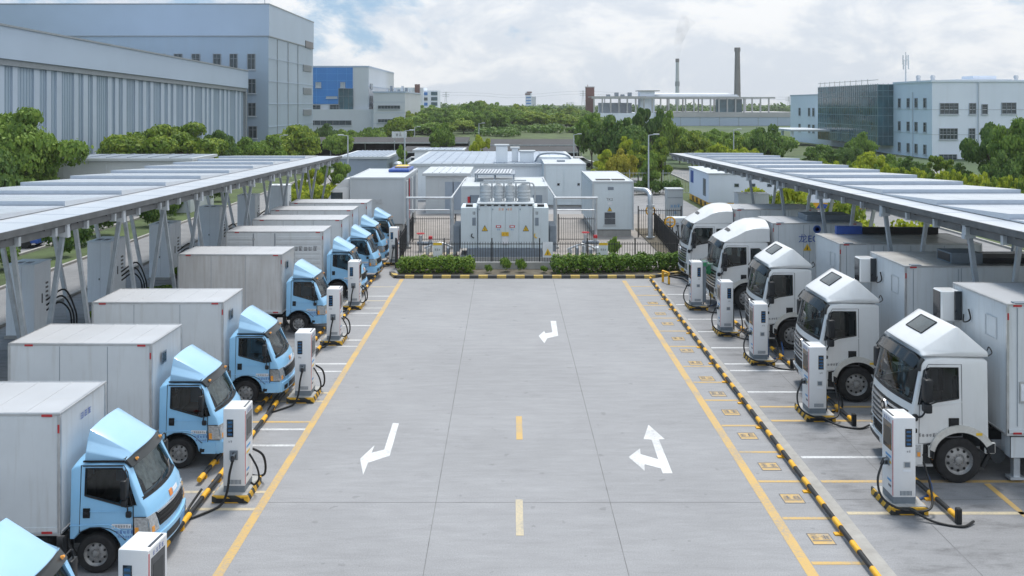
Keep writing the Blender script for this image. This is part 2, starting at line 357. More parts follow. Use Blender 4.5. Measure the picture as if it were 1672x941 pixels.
def boolean(base, cutters, tries=5):
    hi = lambda me: (max(v.co.z for v in me.vertices), max(v.co.x for v in me.vertices), min(v.co.x for v in me.vertices)) if len(me.vertices) else (9, 9, 9)
    for k in range(tries):
        me = boolean_once(base, cutters)
        if all(abs(a - b) < .02 for a, b in zip(hi(me), hi(base))) and len(me.polygons) > len(base.polygons) * .8: return me
        for i, c in enumerate(cutters):                  # nudge the cutters where the solver met a degenerate case
            for v in c.vertices: v.co += Vector((.0031 * (i + 1), .0017, .0023 * (i + 1)))
    return me
def boolean_once(base, cutters):
    o = bpy.data.objects.new('b', base); COL.objects.link(o); cs = []
    for c in cutters:
        k = bpy.data.objects.new('c', c); COL.objects.link(k); cs.append(k)
        md = o.modifiers.new('m', 'BOOLEAN'); md.object = k; md.operation = 'DIFFERENCE'; md.solver = 'EXACT'
    dg = bpy.context.evaluated_depsgraph_get(); dg.update()
    me = bpy.data.meshes.new_from_object(o.evaluated_get(dg))
    for k in cs + [o]: bpy.data.objects.remove(k)
    return me
def wheel(parent, x, y, r, w, sg, lug=8, holes=8):
    """wheel > tyre, rim; outer face towards sg"""
    t = MB(); ri = r * 0.60
    t.lathe([(ri, -w / 2), (r * 0.93, -w / 2), (r * 0.985, -w * 0.42), (r, -w * 0.3), (r, -w * 0.06), (r * 0.975, -w * 0.05), (r * 0.975, w * 0.05), (r, w * 0.06), (r, w * 0.3), (r * 0.985, w * 0.42), (r * 0.93, w / 2), (r * 0.8, w * 0.53), (ri * 1.04, w * 0.5), (ri, w * 0.44)], (x, y, r), 'y', 'rubber', 36, sg)
    ob = t.build('tyre', parent)
    q = MB()
    q.lathe([(ri * 1.03, w * 0.5), (ri * 1.0, w * 0.44), (ri * 0.93, w * 0.30), (ri * 0.86, w * 0.26), (ri * 0.60, w * 0.36), (ri * 0.45, w * 0.38), (ri * 0.42, w * 0.30), (ri * 0.30, w * 0.30), (ri * 0.27, w * 0.46), (ri * 0.2, w * 0.5), (0.005, w * 0.5)], (x, y, r), 'y', 'rim_steel', 32, sg)
    for k in range(holes):
        a = 2 * math.pi * (k + .5) / holes; c = Vector((x + math.cos(a) * ri * 0.75, y + sg * w * 0.285, r + math.sin(a) * ri * 0.75))
        q.cyl(c, c + Vector((0, sg * w * 0.055, 0)), ri * 0.105, ri * 0.105, 'dark_trim', 10)
    for k in range(lug):
        a = 2 * math.pi * k / lug; c = Vector((x + math.cos(a) * ri * 0.36, y + sg * w * 0.30, r + math.sin(a) * ri * 0.36))
        q.cyl(c, c + Vector((0, sg * w * 0.09, 0)), ri * 0.045, ri * 0.035, 'chrome', 6)
    q.build('rim', ob, ang=40)
    return ob

def light_cab(root):
    fr = [(0.36, 1.16), (0.42, 1.19), (0.62, 1.20), (0.95, 1.17), (1.25, 1.09), (1.38, 1.00), (2.06, 0.62), (2.2, 0.5)]
    c = Cab(1.86, fr, 0.075, 1.15, 0.14, 0.09, 2.14)
    prof = [(-0.50, 0.66), (-0.50, 2.0), (-0.46, 2.10), (-0.36, 2.14), (0.1, 2.17), (0.48, 2.14), (0.58, 2.10), (0.66, 1.99), (1.00, 1.38), (1.09, 1.25), (1.17, 0.95), (1.20, 0.62), (1.19, 0.42), (1.12, 0.37), (0.72, 0.40), (0.52, 0.42)] + arch(0, 0.38, 0.50, 8, 146, 9)
    mb = MB(); c.loft(mb, prof, 'blue_paint', 0.06); base = mb.mesh('cab')
    inner = [(-0.42, 1.0), (-0.42, 1.98), (-0.3, 2.06), (0.45, 2.06), (0.6, 1.93), (0.92, 1.34), (0.95, 1.0)]
    k1 = MB(); c.loft(k1, inner, 'interior', 0.0, half=0.945)
    win = [(-0.20, 1.50), (-0.20, 2.0), (0.50, 2.0), (0.575, 1.92), (0.79, 1.30), (0.62, 1.29)]
    k2 = MB(); k2.prism(win, -2, 2, 'interior')
    ws = [(-0.78, 1.43), (0.78, 1.43), (0.70, 1.99), (-0.70, 1.99)]
    k3 = MB(); k3.prism([(y, z) for y, z in ws], 0.45, 1.6, 'interior', axis='x')
    me = boolean(base, [k1.mesh('k'), k2.mesh('k'), k3.mesh('k')]); me.shade_smooth(); me.set_sharp_from_angle(angle=R(32)); me.name = 'cab'
    cab = bpy.data.objects.new('cab', me); COL.objects.link(cab); cab.parent = root
    g = MB(); wsb = [(-0.80, 1.41), (0.80, 1.41), (0.72, 2.01), (-0.72, 2.01)]
    c.frontp(g, wsb, -0.03, -0.012, 'cab_glass')
    wg = g.build('windscreen', cab)
    f = MB()
    for z0, z1 in ((1.385, 1.445),): c.frontp(f, [(-0.84, z0), (0.84, z0), (0.80, z1), (-0.80, z1)], -0.005, 0.006, 'dark_trim')
    for sg in (-1, 1): c.frontp(f, [(sg * 0.78, 1.43), (sg * 0.84, 1.42), (sg * 0.765, 2.03), (sg * 0.70, 1.99)], -0.005, 0.006, 'dark_trim')
    f.tube([c.fp(-0.5, 1.44, .02), c.fp(-0.2, 1.47, .022), c.fp(0.18, 1.56, .02)], 0.011, 'dark_trim', 5, 1)
    f.tube([c.fp(0.1, 1.44, .02), c.fp(0.35, 1.47, .022), c.fp(0.66, 1.60, .02)], 0.011, 'dark_trim', 5, 1)
    f.build('windscreen_surround', cab)
    v = MB(); vp = []
    for i, y in enumerate([-0.79, -0.74, -0.5, -0.25, 0, 0.25, 0.5, 0.74, 0.79]):
        t = y / 0.86; e = 0.012 if abs(y) > 0.78 else 0; b = -0.10 * t * t
        vp.append([(0.50 + b + e, y, 2.20 - 0.05 * t * t - e), (0.60 + b, y, 2.215 - 0.05 * t * t - e), (0.75 + b - e, y, 2.03 - 0.04 * t * t + e), (0.72 + b - e, y, 2.005 - 0.04 * t * t + e), (0.56 + b, y, 2.17 - 0.05 * t * t - e)])
    n = 5; vs = [p for r_ in vp for p in r_]; fs = [(j * n + i, j * n + (i + 1) % n, (j + 1) * n + (i + 1) % n, (j + 1) * n + i) for j in range(8) for i in range(n)] + [(0, 1, 2, 3, 4), tuple(range(40, 45))]
    bv, F = v.add(vs, fs, 'visor'); bmesh.ops.recalc_face_normals(v.bm, faces=F)
    for y in (-0.6, 0.6): v.cyl((0.72 - 0.06, y, 2.09), (0.755 - 0.06, y, 2.115), 0.035, 0.02, 'amber', 10)
    v.build('sun_visor', cab, ang=30)
    fa = MB()
    P = []
    for sg in (-1, 1):
        P += [(-0.25, sg * .81, 2.12), (-0.22, sg * .655, 2.68), (0.58, sg * .60, 2.20), (0.54, sg * .80, 2.12), (-0.245, sg * .80, 2.30), (0.53, sg * .785, 2.155), (-0.24, sg * .73, 2.50)]
    fs = [(1, 2, 9, 8), (1, 6, 2), (6, 4, 5, 2), (4, 0, 3, 5), (2, 5, 3), (8, 9, 13), (13, 9, 12, 11), (11, 12, 10, 7), (9, 10, 12), (0, 4, 6, 1, 8, 13, 11, 7), (3, 0, 7, 10), (2, 3, 10, 9)]
    bv, F = fa.add(P, fs, 'blue_fairing'); bmesh.ops.recalc_face_normals(fa.bm, faces=F)
    bmesh.ops.subdivide_edges(fa.bm, edges=[e for e in fa.bm.edges if abs(e.verts[0].co.y - e.verts[1].co.y) > 1.0 and e.verts[0].co.z > 2.14], cuts=4, use_grid_fill=True)
    for q in fa.bm.verts:
        if q.co.z > 2.19: q.co.z += .035 * (1 - min(1, (q.co.y / .62) ** 2)) * 1; q.co.x += .10 * (1 - min(1, (q.co.y / .66) ** 2)) if q.co.x > .4 else 0
    es = [e for e in fa.bm.edges if len(e.link_faces) == 2 and e.calc_face_angle() > 0.25]
    bmesh.ops.bevel(fa.bm, geom=es, offset=0.018, segments=2, affect='EDGES', profile=0.5)
    for y in (-0.5, 0.5): fa.box(-0.1, 0.0, y - .02, y + .02, 2.12, 2.18, 'black_plastic')
    fa.box(-0.27, 0.52, -0.835, -0.80, 2.105, 2.135, 'dark_trim'); fa.box(-0.27, 0.52, 0.80, 0.835, 2.105, 2.135, 'dark_trim')
    fa.build('roof_fairing', cab, ang=25)
    gr = MB()
    c.frontp(gr, [(-0.62, 0.80), (0.62, 0.80), (0.70, 1.08), (-0.70, 1.08)], -0.02, 0.012, 'grille_dark')
    for z in (0.86, 0.93, 1.0): c.frontp(gr, [(-0.62, z), (0.62, z), (0.63, z + .018), (-0.63, z + .018)], 0.005, 0.028, 'black_plastic')
    c.frontp(gr, [(-0.66, 1.055), (0.66, 1.055), (0.68, 1.085), (-0.68, 1.085)], 0.0, 0.03, 'chrome')
    gr.build('grille', cab)
    eb = MB(); c.frontp(eb, [(-0.07, 1.13), (0.07, 1.13), (0.07, 1.25), (-0.07, 1.25)], 0, 0.012, 'decal_orange')
    c.frontp(eb, [(0.12, 1.14), (0.4, 1.14), (0.4, 1.22), (0.12, 1.22)], 0, 0.006, 'decal_white'); eb.build('emblem', cab)
    for sg in (-1, 1):
        h = MB(); c.frontp(h, [(sg * 0.66, 0.76), (sg * 0.925, 0.74), (sg * 0.92, 1.09), (sg * 0.71, 1.09)], -0.01, 0.014, 'lamp_clear')
        c.side(h, [(0.88, 0.74), (1.185, 0.74), (1.13, 1.09), (0.86, 1.09)], sg, -0.01, 0.012, 'lamp_clear')
        c.side(h, [(0.89, 0.755), (0.98, 0.755), (0.97, 0.90), (0.885, 0.90)], sg, 0.0, 0.018, 'amber')
        c.frontp(h, [(sg * 0.80, 0.77), (sg * 0.88, 0.77), (sg * 0.875, 0.88), (sg * 0.80, 0.88)], 0.0, 0.018, 'amber')
        h.tube([c.sp(x, z, sg, .012) for x, z in ((1.17, 0.735), (0.87, 0.735), (0.85, 1.095), (1.12, 1.095))], 0.010, 'dark_trim', 5, 1)
        h.build('headlight', cab)
    bu = MB()
    c.frontp(bu, [(-0.90, 0.40), (0.90, 0.40), (0.90, 0.68), (-0.90, 0.68)], -0.03, 0.035, 'blue_paint')
    c.frontp(bu, [(-0.45, 0.45), (0.45, 0.45), (0.45, 0.60), (-0.45, 0.60)], 0.02, 0.041, 'grille_dark')
    c.frontp(bu, [(0.16, 0.47), (0.56, 0.47), (0.56, 0.60), (0.16, 0.60)], 0.02, 0.05, 'plate_blue')
    for sg in (-1, 1):
        c.frontp(bu, [(sg * 0.58, 0.45), (sg * 0.78, 0.45), (sg * 0.78, 0.58), (sg * 0.58, 0.58)], 0.03, 0.043, 'grille_dark')
        c.side(bu, [(0.62, 0.40), (1.06, 0.40), (1.06, 0.68), (0.66, 0.68)], sg, -0.02, 0.03, 'blue_paint')
        c.side(bu, [(0.56, 0.44), (0.72, 0.44), (0.74, 0.52), (0.56, 0.52)], sg, 0.0, 0.036, 'dark_trim')
    bu.build('bumper', cab)
    for sg in (-1, 1):
        d = MB()
        door = [(-0.30, 0.80), (-0.29, 2.06), (0.54, 2.06), (0.64, 1.94), (0.83, 1.32), (0.84, 0.66), (0.60, 0.66), (0.50, 0.74), (0.42, 0.80), (0.28, 0.87), (0.1, 0.90), (-0.1, 0.89)]
        c.side_line(d, door + [door[0]], sg, 0.009, 'dark_trim', -0.002)
        c.side_line(d, [(-0.48, 0.93), (-0.3, 0.94), (0.25, 0.955), (0.48, 0.86), (0.62, 0.72)], sg, 0.010, 'blue_paint', 0.004)
        c.side_line(d, [(-0.28, 1.20), (0.8, 1.20)], sg, 0.006, 'blue_paint', 0.002)
        dd = d.build('door', cab)
        w = MB(); c.side(w, inset(win, -0.015), sg, -0.03, -0.014, 'cab_glass'); w.build('side_window', cab)
        rr = MB(); c.side_line(rr, win + [win[0]], sg, 0.016, 'dark_trim', 0.0); c.side_line(rr, [(-0.25, 2.055), (0.52, 2.055)], sg, 0.014, 'dark_trim', 0.008); rr.build('window_seal', cab)
        hd = MB(); c.side(hd, [(-0.23, 1.08), (-0.10, 1.08), (-0.10, 1.26), (-0.23, 1.26)], sg, -0.01, 0.008, 'dark_trim'); c.side(hd, [(-0.21, 1.15), (-0.12, 1.15), (-0.12, 1.20), (-0.21, 1.20)], sg, 0.0, 0.03, 'black_plastic'); hd.build('door_handle', cab)
        dc = MB(); c.side(dc, [(0.32, 0.88), (0.78, 0.88), (0.78, 0.965), (0.32, 0.965)], sg, 0, 0.005, 'decal_white')
        c.side(dc, [(0.46, 0.70), (0.80, 0.70), (0.80, 0.86), (0.40, 0.86)], sg, 0, 0.004, 'decal_cyan' if False else 'blue_fairing')
        X = (1, 0, 0) if sg < 0 else (-1, 0, 0)
        dc.glyphs(8, 0.045, 'decal_grey', face_mtx(c.sp(0.55, 0.92, sg, 0.009), X, (0, 0, 1)), 3)
        dc.glyphs(5, 0.062, 'decal_blue', face_mtx(c.sp(0.60, 0.815, sg, 0.014), X, (0, 0, 1)), 4)
        dc.glyphs(6, 0.04, 'decal_blue', face_mtx(c.sp(0.60, 0.73, sg, 0.014), X, (0, 0, 1)), 5)
        dc.build('door_sticker', cab, smooth=False)
        mr = MB(); y = sg * (c.hw(1.6) + 0.13)
        mr.box(0.55, 0.66, y - .10, y + .10, 1.50, 1.86, 'black_plastic', 0.03, 2); mr.box(0.56, 0.65, y - .09, y + .09, 1.36, 1.48, 'black_plastic', 0.025, 2)
        mr.tube([c.sp(0.60, 1.97, sg, 0.0), (0.62, y, 1.99), (0.62, y, 1.55), (0.66, y, 1.30), c.sp(0.66, 1.20, sg, 0.0)], 0.014, 'black_plastic', 6, 3)
        mr.box(0.60, 0.71, sg * c.hw(1.2) - .01, sg * (c.hw(1.2) + .07), 1.10, 1.22, 'black_plastic', 0.02)
        mr.build('mirror', cab)
    ins = MB()
    ins.box(0.45, 0.90, -0.80, 0.80, 0.98, 1.30, 'interior', 0.06, 2)
    ins.build('dashboard', cab)
    for y in (-0.45, 0.12, 0.5):
        st = MB(); st.box(-0.38, 0.1, y - .22, y + .22, 1.0, 1.14, 'seat_cloth', 0.04, 2); st.box(-0.40, -0.27, y - .21, y + .21, 1.1, 1.66, 'seat_cloth', 0.04, 2); st.box(-0.38, -0.29, y - .12, y + .12, 1.68, 1.86, 'seat_cloth', 0.03, 2); st.build('seat', cab)
    sw = MB()
    sw.tube([(0.36 + .1 * math.sin(a), 0.45 + .19 * math.cos(a), 1.40 + .15 * math.sin(a)) for a in [i * math.pi / 8 for i in range(17)]], 0.016, 'black_plastic', 6, 1); sw.cyl((0.36, .45, 1.4), (0.6, .45, 1.2), 0.03, 0.03, 'black_plastic', 8); sw.build('steering_wheel', cab)
    return cab

def chassis_light(L, r, W):
    m = MB(); re = -0.6 - L
    for y in (-0.35, 0.35): m.box(re + .1, 0.9, y - .04, y + .04, 0.50, 0.68, 'chassis')
    m.box(-2.2, -0.95, -0.80, -0.45, 0.33, 0.66, 'chassis', 0.03); m.box(-2.2, -0.95, 0.45, 0.80, 0.33, 0.66, 'chassis', 0.03)
    m.cyl((0, -W / 2 + .15, r), (0, W / 2 - .15, r), 0.06, 0.06, 'chassis', 10); m.cyl((-2.75, -W / 2 + .2, r), (-2.75, W / 2 - .2, r), 0.09, 0.09, 'chassis', 10)
    m.box(-0.55, 0.6, -.6, .6, 0.45, 0.62, 'chassis')
    for sg in (-1, 1):
        m.tube([(-0.42, sg * 0.82, 0.30), (-0.56, sg * 0.82, 0.55), (-0.52, sg * 0.82, 0.80)], 0.05, 'black_plastic', 6, 3)
        m.box(-0.62, -0.55, sg * .62, sg * .92, .22, .7, 'black_plastic')
    return m
def cargo(root, xf, L, W, z0, z1, body, style='plain', unit=None, seed=0, roof='box_roof'):
    """cargo_box > rails and reflectors as sub-parts; xf is the x of its front wall"""
    xr = xf - L; h = W / 2
    m = MB(); m.box(xr + .02, xf - .02, -h + .012, h - .012, z0 + .04, z1 - .03, body)
    m.box(xr + .06, xf - .06, -h + .06, h - .06, z1 - .031, z1 - .012, roof)
    rg = random.Random(seed)
    if style == 'rib':
        for sg in (-1, 1):
            for seg in ((xr + .1, xr + 1.25), (xr + 2.3, xf - .12)):
                for k in range(9): z = z0 + .2 + k * (z1 - z0 - .35) / 9; m.box(seg[0], seg[1], sg * (h - .013), sg * (h + .008), z, z + .14, body, 0.01)
            m.box(xr + 1.30, xr + 2.25, sg * (h - .013), sg * (h + .012), z0 + .12, z1 - .12, body, 0.006)
            for x in (xr + 1.28, xr + 2.27): m.box(x - .012, x + .012, sg * (h - .01), sg * (h + .018), z0 + .1, z1 - .1, 'galv_dark')
            for z in (z0 + .4, z1 - .4): m.box(xr + 1.24, xr + 1.36, sg * (h - .01), sg * (h + .03), z, z + .08, 'alu')
    else:
        n = 3 if L < 5 else 4
        for sg in (-1, 1):
            for k in range(1, n): x = xr + L * k / n + rg.uniform(-.1, .1); m.box(x - .006, x + .006, sg * (h - .013), sg * (h - .007), z0 + .08, z1 - .08, 'galv_dark')
    for k in range(1, 6): x = xr + L * k / 6; m.box(x - .012, x + .012, -h + .05, h - .05, z1 - .013, z1 - .004, roof)
    bx = m.build('cargo_box', root, smooth=False)
    e = MB(); w = .055
    for sg in (-1, 1):
        for z in (z0, z1 - w): e.box(xr, xf, sg * (h - w), sg * (h + .004), z, z + w, 'alu', 0.008)
        for x in (xr, xf - w): e.box(x - .003, x + w + .003, sg * (h - w), sg * (h + .007), z0 + w, z1 - w, 'alu', 0.008)
        e.box(xr + .02, xf - .02, sg * (h - .02), sg * (h + .007), z0 + .07, z0 + .16, 'box_white')
    for x in (xr, xf - w):
        for z in (z0, z1 - w): e.box(x - .004, x + w + .004, -h + w, h - w, z + .002, z + w - .002, 'alu', 0.008)
    e.build('edge_rail', bx)
    for sg in (-1, 1):
        for k in range(2):
            for z in (z0 + .045, z1 - .07):
                x = xf - .25 if k == 0 else xr + .3 + rg.uniform(0, .3)
                q = MB(); q.box(x - .10, x + .10, sg * h, sg * (h + .014), z, z + .045, 'red_reflector'); q.build('reflector', bx)
        q = MB(); q.box(xf - .045, xf - .01, sg * h, sg * (h + .016), z1 - .38, z1 - .22, 'red_reflector'); q.build('reflector', bx)
    return bx
def heavy_cab(root, sleeper=False):
    xr = -0.95 if sleeper else -0.70; dx = 0.15 if sleeper else 0.0; rz = 2.96 if not sleeper else 3.0
    fr = [(0.38, 1.20 + dx), (0.48, 1.25 + dx), (0.9, 1.27 + dx), (1.5, 1.25 + dx), (1.85, 1.20 + dx), (2.90, 0.97 + dx), (3.1, 0.9 + dx)]
    c = Cab(2.46, fr, 0.03, 1.6, 0.13, 0.06, rz + .05)
    prof = [(xr, 1.07), (xr, rz - .04), (xr + .06, rz + .02), (xr + .16, rz + .05), (0.4, rz + .07), (0.78 + dx, rz + .04), (0.93 + dx, rz - .03), (0.985 + dx, 2.84), (1.20 + dx, 1.86), (1.25 + dx, 1.5), (1.27 + dx, 0.95), (1.27 + dx, 0.9), (1.25 + dx, 0.46), (1.18 + dx, 0.40), (0.98 + dx, 0.40), (0.96 + dx, 0.92), (0.66, 0.95)] + arch(0, 0.54, 0.69, 36, 131, 8)
    mb = MB(); c.loft(mb, prof, 'white_paint', 0.06); base = mb.mesh('cab')
    k1 = MB(); c.loft(k1, [(xr + .1, 1.45), (xr + .1, 2.9), (0.75 + dx, 2.93), (0.92 + dx, 2.8), (1.11 + dx, 1.86), (1.12 + dx, 1.45)], 'interior', 0.0, half=0.955)
    win = [(0.02, 2.02), (0.02, 2.74), (0.76 + dx, 2.74), (0.84 + dx, 2.68), (0.99 + dx, 1.86), (0.86 + dx, 1.86), (0.55, 1.94)]
    k2 = MB(); k2.prism(win, -3, 3, 'interior')
    k3 = MB(); k3.prism([(-1.08, 1.92), (1.08, 1.92), (1.03, 2.80), (-1.03, 2.80)], 0.80 + dx, 2.2, 'interior', axis='x')
    cut = [k1, k2, k3]; win2 = [(-0.62, 2.02), (-0.55, 1.97), (-0.18, 1.97), (-0.18, 2.70), (-0.55, 2.70), (-0.66, 2.6)]
    if sleeper: k4 = MB(); k4.prism(win2, -3, 3, 'interior'); cut.append(k4)
    me = boolean(base, [k.mesh('k') for k in cut]); me.shade_smooth(); me.set_sharp_from_angle(angle=R(32)); me.name = 'cab'
    cab = bpy.data.objects.new('cab', me); COL.objects.link(cab); cab.parent = root
    g = MB(); c.frontp(g, [(-1.10, 1.90), (1.10, 1.90), (1.05, 2.82), (-1.05, 2.82)], -0.03, -0.012, 'cab_glass'); g.build('windscreen', cab)
    f = MB(); c.frontp(f, [(-1.12, 1.86), (1.12, 1.86), (1.10, 1.93), (-1.10, 1.93)], -.005, .006, 'dark_trim')
    for sg in (-1, 1): c.frontp(f, [(sg * 1.08, 1.92), (sg * 1.125, 1.9), (sg * 1.085, 2.84), (sg * 1.03, 2.8)], -.005, .006, 'dark_trim')
    for y0 in (-0.55, 0.25): f.tube([c.fp(y0 - .3, 1.92, .02), c.fp(y0, 1.97, .03), c.fp(y0 + .55, 2.08, .025)], 0.014, 'dark_trim', 5, 1)
    f.build('windscreen_surround', cab)
    pp = MB(); c.frontp(pp, [(0.72, 1.98), (0.88, 1.98), (0.88, 2.16), (0.72, 2.16)], -.034, -.031, 'paper'); pp.build('permit', cab)
    v = MB(); vp = []
    for y in (-1.12, -1.06, -0.75, -0.4, 0, 0.4, 0.75, 1.06, 1.12):
        t = y / 1.15; e = 0.012 if abs(y) > 1.1 else 0; b = -0.09 * t * t + dx; d = -0.10 * t * t * t * t
        vp.append([(0.88 + b + e, y, 3.0 + d - e), (0.99 + b, y, 3.01 + d - e), (1.15 + b - e, y, 2.80 + d + e), (1.11 + b - e, y, 2.76 + d + e), (0.97 + b, y, 2.93 + d - e)])
    n = 5; vs = [p for r_ in vp for p in r_]; fs = [(j * n + i, j * n + (i + 1) % n, (j + 1) * n + (i + 1) % n, (j + 1) * n + i) for j in range(8) for i in range(n)] + [(0, 1, 2, 3, 4), tuple(range(40, 45))]
    bv, F = v.add(vs, fs, 'visor_tint'); bmesh.ops.recalc_face_normals(v.bm, faces=F)
    for sg in (-1, 1): v.tube([(.90 + dx - .09, sg * 1.10, 2.93), (1.0 + dx - .09, sg * 1.13, 2.82), (1.02 + dx - .09, sg * 1.13, 2.66)], .05, 'visor', 8, 3)
    v.build('sun_visor', cab, ang=30)
    fa = MB()
    if sleeper:
        fp = [(0.98 + dx, 2.98), (0.80 + dx, 3.12), (0.45, 3.42), (0.05, 3.70), (-0.3, 3.84), (-0.7, 3.88), (xr - .06, 3.86), (xr - .06, 2.99)]
        ts = []; secs = [1.0, 0.97, 0.9, 0.75, 0.5, 0.25, 0]; secs = [-t for t in secs] + [t for t in reversed(secs[:-1])]
        vs = []; n = len(fp)
        for t in secs:
            for x, z in fp:
                k = max(0, z - 2.99) * (1 - max(0, (1 - abs(t) ** 3.2))) * 0.36; q = abs(t)
                vs.append((x - 0.16 * t * t * max(0, min(1, x)), t * (1.20 - 0.05 * (z - 2.99)), z - k))
        fs = [(j * n + i, j * n + (i + 1) % n, (j + 1) * n + (i + 1) % n, (j + 1) * n + i) for j in range(len(secs) - 1) for i in range(n)] + [tuple(range(n)), tuple(range((len(secs) - 1) * n, len(secs) * n))]
        bv, F = fa.add(vs, fs, 'white_paint'); bmesh.ops.recalc_face_normals(fa.bm, faces=F)
        fa.build('roof_fairing', cab, ang=40)
        h = MB(); h.add([(0.62, -.35, 3.33), (0.62, .35, 3.33), (0.50, .35, 3.43), (0.50, -.35, 3.43)], [(0, 1, 2, 3)], 'dark_trim'); h.build('fairing_vent', cab)
    else:
        W0, W1 = 1.19, 1.13
        P = []
        for sg in (-1, 1):
            P += [(0.86, sg * (W0 - .06), 2.99), (0.80, sg * (W1 - .16), 3.10), (-0.02, sg * (W1 - .13), 3.66), (-0.10, sg * (W1 - .11), 3.64), (-0.70, sg * (W0), 3.10), (-0.70, sg * W0, 2.99), (0.0, sg * W0, 3.12), (0.75, sg * (W0 - .03), 3.05)]
        n = 8
        fs = [(1, 2, 10, 9), (2, 3, 11, 10), (3, 4, 12, 11), (4, 5, 13, 12), (0, 1, 9, 8), (5, 0, 8, 13), (1, 7, 6, 2), (2, 6, 3), (3, 6, 4), (4, 6, 5), (6, 7, 0, 5), (0, 7, 1), (9, 10, 14, 15), (10, 11, 14), (11, 12, 14), (12, 13, 14), (14, 13, 8, 15), (8, 9, 15)]
        bv, F = fa.add(P, fs, 'white_paint'); bmesh.ops.recalc_face_normals(fa.bm, faces=F)
        # crown the wind deflector a little and round its edges
        bmesh.ops.subdivide_edges(fa.bm, edges=[e for e in fa.bm.edges if abs(e.verts[0].co.y - e.verts[1].co.y) > 1.5], cuts=5, use_grid_fill=True)
        for q in fa.bm.verts:
            t = q.co.y / 1.1
            if q.co.z > 3.02: q.co.z += 0.05 * (1 - t * t); q.co.x += (0.10 * (1 - t * t) if q.co.x > -0.3 else 0)
        es = [e for e in fa.bm.edges if len(e.link_faces) == 2 and e.calc_face_angle(0) > 0.3]
        bmesh.ops.bevel(fa.bm, geom=es, offset=0.028, segments=2, affect='EDGES', profile=0.5)
        fa.build('roof_fairing', cab, ang=28)
        def dk(x, y, o): t = y / 1.1; return (x + .10 * (1 - t * t), y, 3.66 - (x + .02) * 0.683 + 0.05 * (1 - t * t) + o)
        h = MB(); N = 8
        ring = [(0.48, -.40), (0.48, .40), (0.12, .40), (0.12, -.40)]
        for k in range(N):
            y0, y1 = -.42 + .84 * k / N, -.42 + .84 * (k + 1) / N
            h.add([dk(.46, y0, .014), dk(.46, y1, .014), dk(.10, y1, .014), dk(.10, y0, .014)], [(0, 1, 2, 3)], 'win_glass')
        h.tube([dk(.47, -.43, .012), dk(.47, 0, .012), dk(.47, .43, .012)], 0.016, 'dark_trim', 5, 3); h.tube([dk(.09, -.43, .012), dk(.09, 0, .012), dk(.09, .43, .012)], 0.016, 'dark_trim', 5, 3)
        for y in (-.43, .43): h.tube([dk(.47, y, .012), dk(.09, y, .012)], 0.016, 'dark_trim', 5, 1)
        h.build('deflector_window', cab)
        ls = MB()
        for sg in (-1, 1): ls.tube([(-.7, sg * 1.18, 3.02), (-.82, sg * 1.12, 3.08), (-.78, sg * 1.05, 3.2), (-.72, sg * 1.1, 3.13)], 0.015, 'dark_trim', 5, 3)
        ls.build('deflector_strut', cab)
    gr = MB()
    c.frontp(gr, [(-0.98, 0.98), (0.98, 0.98), (1.04, 1.68), (-1.04, 1.68)], -.02, .010, 'grille_dark')
    for k in range(5):
        z = 1.06 + k * .125; w = 0.97 + k * .012
        c.frontp(gr, [(-w, z), (w, z), (w + .01, z + .055), (-w - .01, z + .055)], 0.0, .04, 'chrome' if k % 2 == 0 else 'alu')
    gr.cyl(c.fp(0, 1.48, .03), c.fp(0, 1.48, .07), 0.16, 0.15, 'chrome', 24); gr.cyl(c.fp(0, 1.48, .07), c.fp(0, 1.48, .078), 0.12, 0.12, 'dark_trim', 24); gr.cyl(c.fp(0, 1.48, .078), c.fp(0, 1.48, .085), 0.06, 0.06, 'chrome', 12)
    c.frontp(gr, [(-0.80, 0.66), (0.80, 0.66), (0.86, 0.92), (-0.86, 0.92)], -.02, .012, 'grille_dark')
    for z in (.72, .79, .86): c.frontp(gr, [(-0.8, z), (0.8, z), (0.8, z + .02), (-0.8, z + .02)], 0, .03, 'black_plastic')
    gr.build('grille', cab)
    for sg in (-1, 1):
        h = MB(); c.frontp(h, [(sg * 0.90, 0.64), (sg * 1.17, 0.62), (sg * 1.18, 0.94), (sg * 0.95, 0.94)], -.01, .016, 'lamp_clear'); c.side(h, [(1.06 + dx, .64), (1.18 + dx, .64), (1.19 + dx, .93), (1.05 + dx, .93)], sg, -.01, .012, 'lamp_clear'); c.side(h, [(1.07 + dx, .66), (1.14 + dx, .66), (1.14 + dx, .76), (1.07 + dx, .76)], sg, .01, .018, 'amber')
        h.build('headlight', cab)
    bu = MB(); c.frontp(bu, [(-1.20, .40), (1.20, .40), (1.20, .60), (-1.20, .60)], -.03, .05, 'white_paint'); c.frontp(bu, [(-.8, .43), (-.3, .43), (-.3, .56), (-.8, .56)], .03, .058, 'grille_dark'); c.frontp(bu, [(.85, .43), (1.1, .43), (1.1, .55), (.85, .55)], .03, .058, 'grille_dark'); c.frontp(bu, [(-1.1, .43), (-.85, .43), (-.85, .55), (-1.1, .55)], .03, .058, 'grille_dark')
    bu.build('bumper', cab)
    pl = MB(); c.frontp(pl, [(.38, .46), (.84, .46), (.84, .62), (.38, .62)], .04, .07, 'plate_yellow'); pl.glyphs(5, .08, 'dark_trim', face_mtx((c.fp(.6, .54, .075)[0] + .008, .61, .54), (0.06, 1, 0), (0, 0, 1)), 9); pl.build('number_plate', cab)
